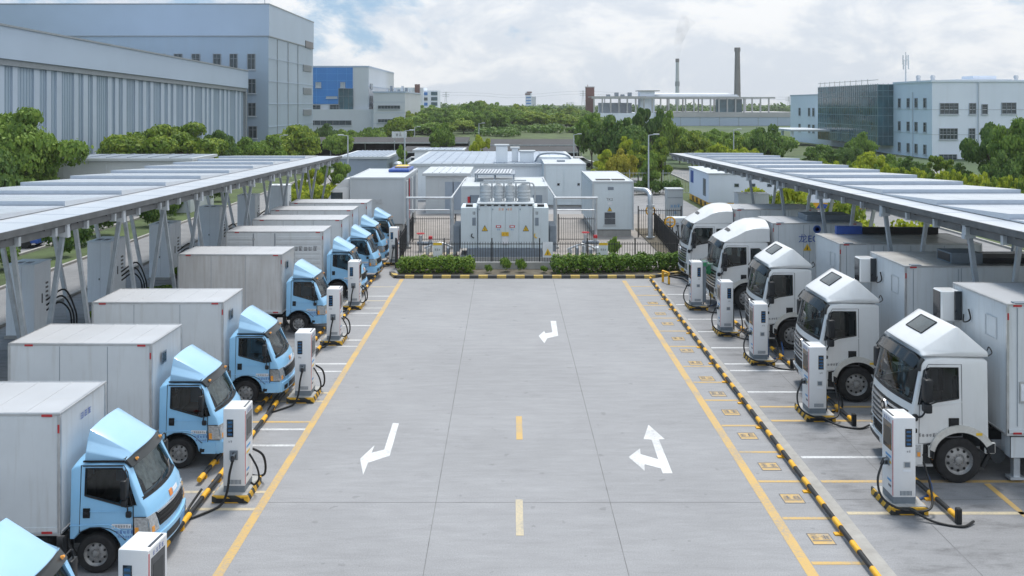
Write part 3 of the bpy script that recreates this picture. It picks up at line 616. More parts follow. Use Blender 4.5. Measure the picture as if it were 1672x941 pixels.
    for sg in (-1, 1):
        X = (1, 0, 0) if sg < 0 else (-1, 0, 0)
        d = MB(); door = [(-0.06, 1.12), (-0.06, 2.82), (0.80 + dx, 2.82), (0.90 + dx, 2.7), (1.08 + dx, 1.88), (1.10 + dx, 0.96), (0.74, 0.97), (0.58, 1.10)]
        c.side_line(d, door + [door[0]], sg, .010, 'decal_grey', -.003)
        c.side_line(d, [(-.06, 1.94), (.55, 1.86), (1.06 + dx, 1.76)], sg, .008, 'white_paint', .002)
        d.glyphs(6, .075, 'decal_grey', face_mtx(c.sp(.82, 1.16, sg, .006), X, (0, 0, 1)), 12); d.build('door', cab, smooth=True)
        w = MB(); c.side(w, inset(win, -.015), sg, -.03, -.014, 'cab_glass'); w.build('side_window', cab)
        rr = MB(); c.side_line(rr, win + [win[0]], sg, .016, 'dark_trim', 0)
        if sleeper: c.side_line(rr, win2 + [win2[0]], sg, .014, 'dark_trim', 0)
        rr.build('window_seal', cab)
        if sleeper: w = MB(); c.side(w, inset(win2, -.015), sg, -.03, -.014, 'cab_glass'); w.build('quarter_window', cab)
        hd = MB(); c.side(hd, [(.02, 1.36), (.26, 1.36), (.26, 1.56), (.02, 1.56)], sg, -.01, .008, 'dark_trim'); c.side(hd, [(.05, 1.47), (.23, 1.47), (.23, 1.53), (.05, 1.53)], sg, 0, .03, 'black_plastic'); hd.build('door_handle', cab)
        mr = MB(); y = sg * (1.23 + .20); x = .98 + dx
        mr.box(x - .22, x - .02, y - .13, y + .13, 2.02, 2.56, 'black_plastic', .05, 2); mr.box(x - .2, x - .03, y - .12, y + .12, 1.76, 1.98, 'black_plastic', .04, 2)
        mr.tube([c.sp(.9 + dx, 2.66, sg, 0), (x - .1, y, 2.66), (x - .12, y, 2.2), (x - .05, y, 1.74), (x + .05, y - sg * .08, 1.62), c.sp(1.02 + dx, 1.60, sg, 0)], .022, 'black_plastic', 6, 3); mr.box(1.0 + dx, 1.14 + dx, sg * 1.2, sg * 1.30, 1.50, 1.66, 'black_plastic', .03)
        mr.build('mirror', cab)
        fe = MB(); ar = arch(0, .54, .70, 20, 150, 14); ao = arch(0, .54, .86, 20, 150, 14)
        prf = ar + list(reversed(ao)); c.side(fe, prf, sg, -.02, .06, 'white_dirty'); fe.box(-.84, -.58, sg * 1.0, sg * 1.27, 0.72, 1.0, 'black_plastic', .03); fe.box(.60, .75, sg * 1.0, sg * 1.26, .62, .92, 'black_plastic', .03)
        fe.tube([c.sp(p[0], p[1], sg, .03) for p in arch(0, .54, .70, 5, 165, 12)], .03, 'dark_trim', 6, 1)
        c.side(fe, [(-.50, 1.17), (-.36, 1.17), (-.36, 1.23), (-.50, 1.23)], sg, .05, .075, 'plate_yellow'); fe.build('fender', cab)
        st = MB(); st.box(.66, .98 + dx, sg * .75, sg * 1.18, .40, .94, 'black_plastic', .02); st.box(.64, 1.0 + dx, sg * .9, sg * 1.24, .42, .47, 'alu'); st.box(.64, 1.0 + dx, sg * .9, sg * 1.22, .66, .71, 'black_plastic'); st.box(.62, .66, sg * 1.19, sg * 1.235, .58, .68, 'amber'); st.build('step', cab)
    ins = MB(); ins.box(.66 + dx, 1.09 + dx, -1.08, 1.08, 1.46, 1.84, 'interior', .08, 2); ins.build('dashboard', cab)
    for y in (-.6, .6):
        s_ = MB(); s_.box(-.35, .2, y - .26, y + .26, 1.46, 1.72, 'seat_cloth', .05, 2); s_.box(-.38, -.22, y - .25, y + .25, 1.7, 2.32, 'seat_cloth', .05, 2); s_.box(-.36, -.25, y - .14, y + .14, 2.34, 2.55, 'seat_cloth', .04, 2); s_.build('seat', cab)
    sw = MB(); sw.tube([(.55 + .12 * math.sin(a), .6 + .23 * math.cos(a), 1.98 + .16 * math.sin(a)) for a in [i * math.pi / 8 for i in range(17)]], .018, 'black_plastic', 6, 1); sw.cyl((.55, .6, 1.98), (.75, .6, 1.75), .04, .04, 'black_plastic', 8); sw.build('steering_wheel', cab)
    return cab
def chassis_heavy(L, xf):
    m = MB(); re = xf - L
    for y in (-.42, .42): m.box(re + .2, 1.0, y - .05, y + .05, .78, 1.02, 'chassis')
    m.cyl((0, -1.0, .54), (0, 1.0, .54), .09, .09, 'chassis', 10)
    m.box(-.9, .9, -.7, .7, .7, 1.3, 'chassis')
    for sg in (-1, 1):
        m.box(-2.9, -1.18, sg * .85, sg * 1.26, .62, 1.14, 'box_white', .015); m.box(-1.5, -1.35, sg * .95, sg * 1.1, .12, .95, 'galv'); m.box(-1.6, -1.25, sg * .9, sg * 1.15, .06, .12, 'galv')
        m.box(-3.3, -1.9, sg * .7, sg * 1.15, .45, 1.0, 'chassis', .03); m.tube([(-.6, sg * 1.1, .35), (-.78, sg * 1.1, .75), (-.7, sg * 1.1, 1.05)], .06, 'black_plastic', 6, 3)
        m.cyl((-1.0, sg * .75, .6), (-1.0, sg * 1.05, .6), .17, .17, 'chassis', 14)
    m.cyl((-3.9, -.9, .54), (-3.9, .9, .54), .11, .11, 'chassis', 10)
    return m

# ------------------------------------------------------------------ trucks of the left row
LG, HG = 'light blue box trucks in the left row', 'white heavy trucks in the right row'
proto = thing('box_truck', 'x', 'truck')
light_cab(proto)
for sg in (-1, 1): wheel(proto, 0, sg * .79, .37, .22, sg, 6, 8)
LT = [  # axle X, near side Y, box length, dirt, style, label
    (-7.50, 12.45, 4.2, 'box_white', 'plain', 'light blue truck cut off by the bottom left corner, only fairing and windscreen in view'),
    (-7.96, 17.55, 4.2, 'box_white', 'plain', 'light blue truck with small blue lettering on its box front, nearest whole cab'),
    (-8.18, 22.60, 3.55, 'box_white', 'plain', 'light blue truck with the shortest pale cargo box, second whole cab up the left row'),
    (-7.92, 27.35, 3.9, 'box_white', 'plain', 'light blue truck with smooth silver box, third whole cab up the left row'),
    (-8.32, 36.00, 4.1, 'box_dirty', 'plain', 'light blue truck with the grimy streaked grey cargo box, in front of the ribbed one'),
    (-8.05, 42.50, 4.5, 'box_white', 'rib', 'light blue truck whose cargo box has horizontal ribs and a side door'),
    (-7.95, 46.80, 4.6, 'box_white', 'plain', 'light blue truck directly behind the ribbed box truck'),
    (-8.15, 51.10, 4.6, 'box_white', 'plain', 'second light blue truck behind the ribbed box truck, mostly hidden'),
    (-7.95, 54.80, 4.6, 'box_white', 'plain', 'farthest light blue truck of the left row, beside the open-top white trailer')]
for i, (ax, y, L, body, sty, lab) in enumerate(LT):
    t = dup(proto); t.location = (ax, y + .95, 0); t.rotation_euler = (0, 0, R((0, .5, -.6, .4, -.5, .7, -.3, .5, -.4)[i])); t['label'] = lab; t['group'] = LG
    bx = cargo(t, -0.62, L, 2.04, 0.78, 3.12, body, sty, seed=i)
    if i in (2, 3, 4):
        q = MB(); q.box(-.60, -.585, -.45, -.15, 2.45, 2.75, 'galv_dark'); q.box(-.60, -.58, -.41, -.19, 2.49, 2.71, 'win_glass'); q.build('front_hatch', bx, smooth=False)
    if i == 1:
        q = MB(); q.glyphs(3, .15, 'decal_blue', face_mtx((-.618, .05, 2.78), (0, 1, 0), (0, 0, 1)), 21); q.build('lettering', bx, smooth=False)
    if i == 5:
        q = MB(); q.glyphs(6, .20, 'decal_grey', face_mtx((-1.55, -1.04, 2.32), (1, 0, 0), (0, 0, 1)), 22); q.glyphs(3, .13, 'decal_grey', face_mtx((-1.35, -1.04, 1.1), (1, 0, 0), (0, 0, 1)), 23); q.build('lettering', bx, smooth=False)
    if i in (1, 2):
        q = MB(); rg = random.Random(i); G = [(.70 - .012 * k * 3 + rg.uniform(-.03, .03), -.55 + 1.1 * j / 10, 1.45 + .065 * k) for k in range(8) for j in range(11)]
        q.add([(.88 - (z - 1.40) * .56 + rg.uniform(-.035, .02), y, z) for x, y, z in G], [(k * 11 + j, k * 11 + j + 1, k * 11 + j + 12, k * 11 + j + 11) for k in range(7) for j in range(10)], 'paper'); q.build('sunshade', t, smooth=False)
    chassis_light(L, .37, 1.9).build('chassis', t)
    for sg in (-1, 1): wheel(t, -.62 - L + 1.2, sg * .76, .37, .3, sg, 6, 8)
wipe(proto)

# ------------------------------------------------------------------ trucks of the right row
pa = thing('heavy_truck', 'x', 'truck'); heavy_cab(pa)
pb = thing('heavy_truck', 'x', 'truck'); heavy_cab(pb, True)
for p in (pa, pb):
    for sg in (-1, 1): wheel(p, 0, sg * 1.05, .54, .30, sg, 10, 10)
HT = [(10.63, 21.75, 4.29, 6.5, 0, 'white heavy truck nearest the camera, with a cooling unit on its box front'),
      (10.42, 27.65, 4.15, 6.5, 0, 'white heavy truck with a dark duct on its stained grey box roof'),
      (10.32, 33.55, 3.92, 5.2, 0, 'white heavy truck with a long blue bar on the roof of its box'),
      (10.28, 40.00, 3.82, 3.9, 1, 'white high-roof truck with blue letters on its box and a green plug at its grille'),
      (10.20, 46.30, 3.70, 4.2, 1, 'farthest white high-roof truck of the right row, nearest the white cabin')]
for i, (ax, y, zt, L, sl, lab) in enumerate(HT):
    t = dup(pb if sl else pa); t.location = (ax, y + 1.23, 0); t.rotation_euler = (0, 0, math.pi); t['label'] = lab; t['group'] = HG
    xf = (-1.06, -1.40, -1.65, -1.12, -1.06)[i]; W = 2.66 if i < 3 else 2.5; yo = -.06 if i < 3 else 0
    bx = cargo(t, xf, L, W, 1.17, zt, 'box_white', 'plain', seed=30 + i, roof='box_roof_grey' if i in (1, 2) else 'box_roof')
    h = W / 2
    d = MB()                                            # front wall hatch outline, side door and paper holder (near side is +y here)
    for a, b in (((.35, zt - .95), (.85, zt - .95)), ((.85, zt - .95), (.85, zt - .45)), ((.85, zt - .45), (.35, zt - .45)), ((.35, zt - .45), (.35, zt - .95))):
        d.obox((xf + .004, a[0], a[1]), (xf + .004, b[0], b[1]), .02, .012, 'galv')
    for x in (xf - .25, xf - 1.6): d.box(x - .006, x + .006, h, h + .006, 1.4, zt - .1, 'galv_dark')
    d.box(xf - .55, xf - .30, h, h + .012, 1.95, 2.45, 'alu'); d.box(xf - .52, xf - .33, h + .012, h + .016, 2.0, 2.4, 'decal_white'); d.box(xf - .5, xf - .2, h - .2, h + .002, zt, zt + .02, 'galv_dark')
    d.build('box_fitting', bx, smooth=False)
    if i < 2:
        q = MB(); q.box(xf + .01, xf + .50, -h - .06, -h + .44, zt - .95, zt - .15, 'white_paint', .03); q.box(xf + .50, xf + .515, -h + .0, -h + .38, zt - .9, zt - .18, 'screen_dark'); q.box(xf - .0, xf + .17, -h + .44, -h + .50, zt - .9, zt - .15, 'screen_dark')
        q.tube([(xf + .05, -h + .7, zt - .7), (xf + .12, -h + .85, zt - .85), (xf + .03, -h + 1.0, zt - .75), (xf + .05, -h + .95, zt - .5)], .02, 'cable', 6, 4); q.build('cooling_unit', bx)
    if i == 0:
        q = MB(); q.box(xf - 3.2, xf - 1.5, -.6, .7, zt, zt + .06, 'dark_trim'); q.build('roof_hatch', bx)
    if i == 1:
        q = MB(); q.box(xf - 2.5, xf - 1.55, .05, 1.0, zt, zt + .32, 'pile_grey'); q.box(xf - 5.4, xf - 2.5, .1, .95, zt, zt + .16, 'black_plastic'); q.box(xf - 1.549, xf - 1.54, .12, .93, zt + .04, zt + .28, 'dark_trim'); q.build('roof_duct', bx, smooth=False)
    if i == 2:
        q = MB(); q.box(xf - 1.75, xf - .75, -h + .05, -h + .25, zt, zt + .30, 'decal_blue'); q.box(xf - 4.7, xf - 1.75, -h + .05, -h + .3, zt, zt + .26, 'black_plastic'); q.build('roof_bar', bx, smooth=False)
    if i == 3:
        q = MB(); q.box(xf - 3.7, xf - 1.7, -.7, .6, zt, zt + .26, 'pile_grey'); q.build('roof_unit', bx, smooth=False)
        q = MB(); X = (-1, 0, 0)
        q.text('龙EG', .40, 'decal_blue', face_mtx((xf - 1.56, h + .012, 3.12), X, (0, 0, 1)))
        q.build('lettering', bx, smooth=False)
        q = MB(); q.lathe([(.17, 0), (.17, .012), (.10, .012), (.10, 0)], (xf - 1.93, h, 3.55), 'y', 'decal_blue', 20); q.build('round_emblem', bx)
        q = MB(); q.prism([(xf - 1.32, 2.62), (xf - 1.68, 2.62), (xf - 1.50, 2.92)], h + .002, h + .014, 'plate_yellow'); q.prism([(xf - 1.47, 2.66), (xf - 1.53, 2.66), (xf - 1.50, 2.85)], h + .014, h + .018, 'dark_trim'); q.build('warning_sign', bx, smooth=False)
        q = MB()
        for a in ((0.20, .60),): q.box(1.42, 1.62, .25, .62, 1.45, 1.95, 'green_plastic', .05); q.cyl((1.5, .4, 1.7), (1.8, .55, 1.75), .07, .05, 'cable', 8); q.box(1.6, 2.2, .62, .72, 1.6, 1.68, 'green_plastic', .02)
        q.build('charging_plug', t)
    chassis_heavy(L, xf).build('chassis', t)
    for sg in (-1, 1): wheel(t, xf - L + 1.4, sg * .98, .54, .42, sg, 10, 10)
wipe(pa); wipe(pb)

# ------------------------------------------------------------------ charging piles
def pile(cx, y, m, i, lab, rz=0, green=False, gun_front=True):
    """cx is the middle of the near face; lane side is +x for m = 1, -x for m = -1"""
    t = thing('charging_pile', lab, 'charging pile', (cx, y, 0), rz, 'white charging piles along the lane')
    D, w = .62, .25
    b = MB(); b.box(m * -.46, m * .36, -.16, .98, 0.0, .17, 'hazard', .008); b.box(m * -.43, m * .33, -.13, .95, .168, .185, 'concrete_wall')
    b.box(m * -.36, m * .27, -.166, -.16, .035, .115, 'rail_black'); b.build('base', t)
    c = MB(); c.box(-w + .01, w - .01, .012, D - .012, .185, .33, 'pile_grey'); c.build('plinth', t)
    k = MB(); k.box(-w, w, 0, D, .325, 2.08, 'pile_white', .022, 2)
    k.box(m * (w - .012), m * (w + .003), .04, D - .03, .36, 2.06, 'pile_white')
    k.box(m * (w - .004), m * (w + .004), .012, .03, .36, 2.02, 'decal_red')
    k.box(m * (w - .075), m * (w - .03), .12, D - .06, 2.08, 2.088, 'screen_dark')
    for q_ in range(9): k.box(-.10 + q_ * .03, -.082 + q_ * .03, -.004, .0, .37, .47, 'pile_grey')
    ob = k.build('cabinet', t, smooth=True)
    s = MB(); s.box(m * w, m * (w + .012), .08, D - .10, 1.32, 1.92, 'screen_dark', .004); s.box(m * (w + .012), m * (w + .015), .13, D - .16, 1.42, 1.80, 'visor'); s.build('screen', ob, smooth=False)
    s = MB(); s.box(-m * .09 - .075, -m * .09 + .075, -.010, 0, 1.44, 1.84, 'screen_dark', .004)
    for q_ in range(4): s.box(-m * .09 - .05, -m * .09 + .05, -.0125, -.010, 1.48 + q_ * .09, 1.525 + q_ * .09, 'screen_blue')
    s.build('meter_window', ob, smooth=False)
    s = MB(); X = (0, 1, 0) if m > 0 else (0, -1, 0)
    s.glyphs(4, .085, 'decal_blue', face_mtx((m * (w + .006), D * .5, 1.985), X, (0, 0, 1)), 31 + i); s.build('lettering', ob, smooth=False)
    for q_, z in enumerate((1.15, 1.02, .62, .5)): s = MB(); s.box(m * (w + .003), m * (w + .006), .10, .10 + .3 - .05 * q_, z, z + .05, ('decal_cyan', 'plate_yellow', 'decal_cyan', 'decal_grey')[q_]); s.build('sticker', ob, smooth=False)
    s = MB(); s.glyphs(2, .045, 'decal_grey', face_mtx((-m * .09, -.003, 1.34), (1, 0, 0), (0, 0, 1)), 50 + i); s.build('lettering', ob, smooth=False)
    h = MB(); cb = MB()
    if m > 0:
        h.box(-.10, .09, -.02, 0, .92, 1.14, 'pile_grey', .01); h.box(-.05, .05, -.16, -.01, .94, 1.10, 'black_plastic', .03, 2); h.cyl((0, -.10, 1.08), (.02, -.2, .96), .045, .04, 'black_plastic', 10)
        cb.tube([(.02, -.16, .98), (-.03, -.24, .7), (-.08, -.27, .3), (-.2, -.38, .05), (-.5, -.8, .035), (-.75, -1.0, .035), (-.85, -.6, .04), (-.7, -.1, .3)], .028, 'cable', 8, 6)
        cb.tube([(w + .01, .30, .95), (w + .1, .28, .82), (w + .2, .3, .6), (w + .22, .34, .35), (w + .1, .4, .2), (w, .5, .2)], .024, 'cable', 8, 6)
        cb.tube([(.1, D + .02, 1.0), (.42, D + .25, .7), (.42, D + .4, .2), (.05, D + .7, .04), (-.3, D + 1.1, .035), (-.7, D + 1.6, .06)], .028, 'cable', 8, 6)
    else:
        h.box(-w - .02, -w, .18, .36, .95, 1.12, 'pile_grey', .01); h.box(-w - .13, -w - .01, .20, .33, .96, 1.10, 'black_plastic', .03, 2); h.cyl((-w - .09, .26, 1.08), (-w - .18, .2, .98), .045, .035, 'black_plastic', 10)
        h.build('connector', t); h = MB(); h.box(-.02, .13, -.012, 0, .98, 1.12, 'alu', .004); h.box(.0, .11, -.016, -.012, 1.0, 1.10, 'pile_grey'); h.box(-.03, .14, -.010, 0, .89, .93, 'decal_white')
        cb.tube([(-w - .17, .2, .98), (-w - .32, .05, .7), (-w - .3, -.1, .4), (-w - .05, -.25, .22), (.15, -.28, .14), (.5, -.2, .2), (.62, .1, .5), (.55, .3, 1.0)], .026, 'cable', 8, 6)
        cb.tube([(.0, -.28, .19), (.4, -.55, .04), (.9, -.75, .03), (1.25, -.55, .05)], .026, 'cable', 8, 6)
        cb.tube([(w + .01, .3, 1.5), (w + .05, .25, 1.0), (w + .08, .25, .3), (w + .2, .5, .05), (w + .8, 1.0, .04), (w + 1.0, 1.8, .3)], .028, 'cable' if i % 2 else 'cable_blue', 8, 6)
        cb.cyl((w + .03, .12, 1.72), (w + .03, .12, 1.80), .05, .05, 'black_plastic', 10)
    h.build('connector' if m > 0 else 'socket_panel', t); cb.build('charging_cable', t)
    if green:
        g = MB(); g.box(w, w + .16, .05, .22, .3, 1.9, 'pile_grey', .02); g.box(w - .03, w + .22, .0, .3, 1.85, 2.12, 'green_plastic', .05); g.box(w + .2, w + .5, .1, .22, 1.92, 2.0, 'green_plastic', .03); g.build('cable_holder', t)
    return t
PL = [(-5.86, 14.25, 1, 'white charging pile cut off by the bottom edge beside the nearest blue truck'), (-6.28, 20.85, 1, 'white charging pile beside the nearest blue truck that shows its whole cab'),
      (-6.28, 27.75, 1, 'white charging pile in front of the truck with the smooth silver box'), (-6.64, 34.35, 1, 'white charging pile in front of the truck with the grimy box'),
      (-6.90, 40.3, 1, 'white charging pile in front of the ribbed box truck'), (-6.55, 51.3, 1, 'farthest white charging pile of the left row, next to the fence corner'),
      (8.68, 20.25, -1, 'white charging pile in front of the heavy truck nearest the camera'), (8.74, 26.15, -1, 'white charging pile in front of the truck with the roof duct'),
      (8.64, 31.75, -1, 'white charging pile in front of the truck with the blue roof bar'), (8.40, 35.7, -1, 'white charging pile with dark hood cable, near the truck with blue letters'),
      (8.15, 40.2, -1, 'white charging pile with the green cable holder at the far end of the right row')]
for i, (x, y, m, lab) in enumerate(PL): pile(x, y, m, i, lab, rz=R(-6) if i == 0 else 0, green=(i == 10))

# ------------------------------------------------------------------ black and yellow pipe rails
def rail(name, lab, pts, per=1.05, duty=.38, r=.055, z=.12, feet=(), cat='rail', group=None, endpost=None):
    p0, p1 = Vector(pts[0]), Vector(pts[1]); L = (p1 - p0).length; d = (p1 - p0) / L
    t = thing(name, lab, cat, (p0.x, p0.y, 0), 0, group); m = MB((p0.x, p0.y, 0)); a = 0.0; k = 0
    while a < L - .01:
        l = per * (duty if k % 2 == 0 else 1 - duty); b = min(L, a + l); q = p0 + d * a; w = p0 + d * b
        m.cyl((q.x, q.y, z), (w.x, w.y, z), r if k % 2 else r + .006, r if k % 2 else r + .006, 'rail_black' if k % 2 else 'rail_yellow', 12); a = b; k += 1
    m.build('pipe', t)
    for f in feet:
        q = p0 + d * f; m = MB((p0.x, p0.y, 0)); m.box(q.x - .16, q.x + .05, q.y - .06, q.y + .06, 0, .03, 'rail_yellow'); m.box(q.x - .05, q.x + .05, q.y - .02, q.y + .02, .03, z, 'rail_yellow'); m.build('foot', t, smooth=False)
    if endpost: m = MB((p0.x, p0.y, 0)); m.box(p0.x - .06, p0.x + .06, p0.y - .06, p0.y + .06, 0, .34, 'rail_black', .02); m.build('end_post', t)
    return t
rail('pipe_rail', 'long black and yellow pipe rail along the pale kerb strip of the right row', [(6.88, 14.0, 0), (7.12, 47.0, 0)], feet=[k * 2.1 + 1.0 for k in range(15)])
rail('pipe_rail', 'long black and yellow pipe rail in front of the blue trucks', [(-6.95, 18.2, 0), (-7.02, 54.0, 0)], per=1.25, duty=.33, feet=[k * 2.5 + 1.2 for k in range(14)])
for i, (x, y, l, n) in enumerate(((-7.36, 21.7, 1.7, 'nearest whole blue truck'), (-7.36, 26.6, 1.9, 'truck with the short pale box'), (-7.4, 34.6, 1.8, 'truck with the grimy box'))):
    rail('wheel_stop', 'short black and yellow pipe stop beside the %s' % n, [(x, y, 0), (x, y + l, 0)], per=.8, feet=(.4, l - .4), cat='wheel stop', group='short pipe stops at the trucks')
for i, (x, y, n) in enumerate(((9.6, 19.7, 'nearest heavy truck'), (9.6, 25.7, 'truck with the roof duct'), (9.55, 31.2, 'truck with the blue roof bar'), (9.2, 35.2, 'truck with blue letters'))):
    rail('wheel_stop', 'pipe stop with an end post before the %s' % n, [(x, y, 0), (x - .05, y + 2.3, 0)], per=.95, feet=(1.2,), cat='wheel stop', group='short pipe stops at the trucks', endpost=True)
q = thing('wheel_stop', 'yellow and black bent pipe stop between the hedge end and the farthest right charging pile', 'wheel stop', (8.0, 45.2, 0), 0, 'short pipe stops at the trucks')
m = MB((8.0, 45.2, 0)); m.tube([(7.7, 46.5, 0), (7.7, 46.5, .55), (7.9, 45.9, .55), (7.9, 45.9, 0)], .06, 'rail_yellow', 8, 1); m.tube([(7.9, 45.9, .4), (8.5, 45.2, .4), (8.9, 44.6, .15)], .05, 'rail_black', 8, 1); m.build('pipe', q)
# ------------------------------------------------------------------ ground, paint
def groundmat():
    m = bpy.data.materials.new('lot_concrete'); m.use_nodes = True; nt = m.node_tree; L = nt.links; b = nt.nodes['Principled BSDF']; b.inputs['Roughness'].default_value = .72
    tc = nn(nt, 'ShaderNodeTexCoord'); P = tc.outputs['Object']
    def noise(sc, stretch=None, det=6.0, ro=.6):
        n = nn(nt, 'ShaderNodeTexNoise', Scale=sc, Detail=det, Roughness=ro)
        if stretch: mp = nn(nt, 'ShaderNodeMapping'); mp.inputs['Scale'].default_value = stretch; L.new(P, mp.inputs[0]); L.new(mp.outputs[0], n.inputs['Vector'])
        else: L.new(P, n.inputs['Vector'])
        return n.outputs[0]
    def rng(s, a, b_, c, d): r = nn(nt, 'ShaderNodeMapRange'); r.inputs[1].default_value = a; r.inputs[2].default_value = b_; r.inputs[3].default_value = c; r.inputs[4].default_value = d; L.new(s, r.inputs[0]); return r.outputs[0]
    def mul(a, c): n = nn(nt, 'ShaderNodeMath', operation='MULTIPLY'); L.new(a, n.inputs[0]); L.new(c, n.inputs[1]); return n.outputs[0]
    v = mul(rng(noise(.18), .3, .7, .90, 1.09), rng(noise(2.4, (.35, 1.6, 1)), .3, .7, .92, 1.08))
    v = mul(v, rng(noise(34, None, 3), .3, .7, .84, 1.16)); v = mul(v, rng(noise(9, (.25, 1.2, 1), 4), .25, .75, .94, 1.06))
    v = mul(v, rng(noise(1.1, (.12, 1.0, 1), 5, .7), .56, .74, 1, .95)); v = mul(v, rng(noise(3.2, None, 2, .4), .70, .74, 1, .80))
    st = rng(noise(.55, None, 8, .7), .60, .72, 0, 1)                     # oil and water stains
    v = mul(v, rng(st, 0, 1, 1, .86))
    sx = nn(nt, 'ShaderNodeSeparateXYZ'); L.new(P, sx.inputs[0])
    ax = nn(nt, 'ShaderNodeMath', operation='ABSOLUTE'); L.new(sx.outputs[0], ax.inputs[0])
    bay = rng(ax.outputs[0], 7.0, 8.0, 0, 1); sm = rng(noise(1.0, (.6, 1.6, 1), 7, .68), .50, .68, 0, 1)   # dark rubber in the bays, deepened with painted contact shade under the trucks
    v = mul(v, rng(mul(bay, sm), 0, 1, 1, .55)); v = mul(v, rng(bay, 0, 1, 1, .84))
    mx = nn(nt, 'ShaderNodeMix', data_type='RGBA', blend_type='MULTIPLY'); mx.inputs[0].default_value = 1; mx.inputs[6].default_value = (.256, .259, .270, 1); L.new(v, mx.inputs[7])
    L.new(mx.outputs[2], b.inputs['Base Color'])
    bp = nn(nt, 'ShaderNodeBump', Strength=.25, Distance=.01); L.new(noise(60, None, 3), bp.inputs['Height']); L.new(bp.outputs[0], b.inputs['Normal']); M['lot_concrete'] = m
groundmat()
mat('asphalt', (.22, .22, .225), .9, var=.15, vscale=.8, bump=.4, bscale=30)
mat('far_land', (.055, .09, .035), .95, var=.35, vscale=.03)
def sheet(name, pts, z, m):
    b = MB(); b.poly([(x, y, z) for x, y in pts], m); return struct(b, name)
def rect(name, x0, x1, y0, y1, z, m): return sheet(name, [(x0, y0), (x1, y0), (x1, y1), (x0, y1)], z, m)
rect('ground', -4000, 4000, -60, 6000, -.06, 'far_land')
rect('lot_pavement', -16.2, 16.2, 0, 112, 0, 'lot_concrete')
rect('side_road', -24.8, -20.6, 0, 118, -.004, 'asphalt'); rect('side_road', -37, -29.2, 0, 118, -.004, 'asphalt'); rect('verge', -29.2, -24.8, 0, 118, -.012, 'grass'); rect('side_road', 20.5, 31, 0, 118, -.004, 'asphalt')
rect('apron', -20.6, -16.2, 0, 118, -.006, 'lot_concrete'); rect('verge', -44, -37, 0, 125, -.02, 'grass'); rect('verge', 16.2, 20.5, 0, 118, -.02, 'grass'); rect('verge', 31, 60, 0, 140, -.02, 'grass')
rect('back_road', -60, 60, 118, 126, -.01, 'asphalt'); rect('verge', -60, 60, 112, 118, -.015, 'grass')
for x in (-20.6, 20.5): b = MB(); b.box(x - .1, x + .1, 0, 118, -.05, .12, 'kerb_concrete'); struct(b, 'kerb')
for x in (-24.8, -29.2, 31): b = MB(); b.box(x - .1, x + .1, 0, 118, -.05, .12, 'kerb_concrete'); struct(b, 'kerb')
Zp = .004
rect('lane_line', -5.69, -5.49, 8, 47.2, Zp, 'line_yellow'); rect('lane_line', 5.66, 5.88, 8, 46.8, Zp, 'line_yellow')
rect('kerb_strip', 6.98, 7.36, 8, 47.0, .006, 'kerb_concrete')
for y in (14.3, 16.1, 18.0, 19.95, 21.9, 23.75, 25.7, 27.9, 29.7, 31.5, 34.1, 36.4, 38.6, 41.0, 43.2, 45.3): rect('bay_line', 5.90, 6.98, y - .06, y + .06, Zp, 'line_yellow')
for y, c in ((17.2, 'white'), (20.2, 'cream'), (21.9, 'yellow'), (23.4, 'white'), (26.1, 'yellow'), (27.3, 'yellow'), (28.7, 'white'), (31.0, 'white'), (31.8, 'white'), (33.9, 'white'), (36.3, 'white'), (38.4, 'white'), (41.2, 'white'), (43.4, 'white')): rect('bay_line', 7.4, 10.2 if c == 'white' else 13.5, y - .07, y + .07, Zp, 'line_' + c)
for y, c in ((14.9, 'white'), (17.3, 'cream'), (20.4, 'cream'), (21.3, 'cream'), (24.2, 'white'), (25.4, 'white'), (26.0, 'yellow'), (27.8, 'cream'), (28.6, 'cream'), (30.9, 'white'), (31.8, 'white'), (34.1, 'white'), (35.0, 'white'), (37.3, 'white'), (39.5, 'white'), (40.5, 'white'), (42.0, 'cream'), (43.0, 'white'), (45.2, 'cream')): rect('bay_line', -8.0, -5.69, y - .065, y + .065, Zp, 'line_' + c)
m = MB()
m.poly([tuple(gp(u, v)[:2]) + (Zp,) for u, v in ((1606, 790), (1616, 790), (1690, 852), (1680, 852))][::1], 'line_yellow'); struct(m, 'bay_line')
for i, y in enumerate((17.1, 19.0, 20.95, 22.8, 24.9, 26.8, 28.5, 30.1, 31.9, 33.5, 35.2, 37.6, 39.4, 41.5)):   # painted bay numbers
    m = MB(); m.box(6.18, 6.66, y - .25, y + .25, .003, Zp, 'line_yellow')
    for a in ((6.18, 6.20, y - .25, y + .25), (6.64, 6.66, y - .25, y + .25), (6.2, 6.64, y - .25, y - .23), (6.2, 6.64, y + .23, y + .25)): m.box(a[0], a[1], a[2], a[3], .003, .0065, 'decal_grey')
    m.glyphs(2, .20, 'decal_grey', face_mtx((6.42, y + .07, .007), (1, 0, 0), (0, 1, 0)), 70 + i); m.box(6.22, 6.62, y - .10, y - .06, .003, .0065, 'decal_grey'); struct(m, 'painted_bay_mark')
def zz(o, k, s, pts): return [tuple(gp(o[0] + x / s, o[1] + y / s)[:2]) + (Zp,) for x, y in pts]
Z7, Z6 = ((540, 450), 0, 2.003), ((980, 440), 0, 1.878)
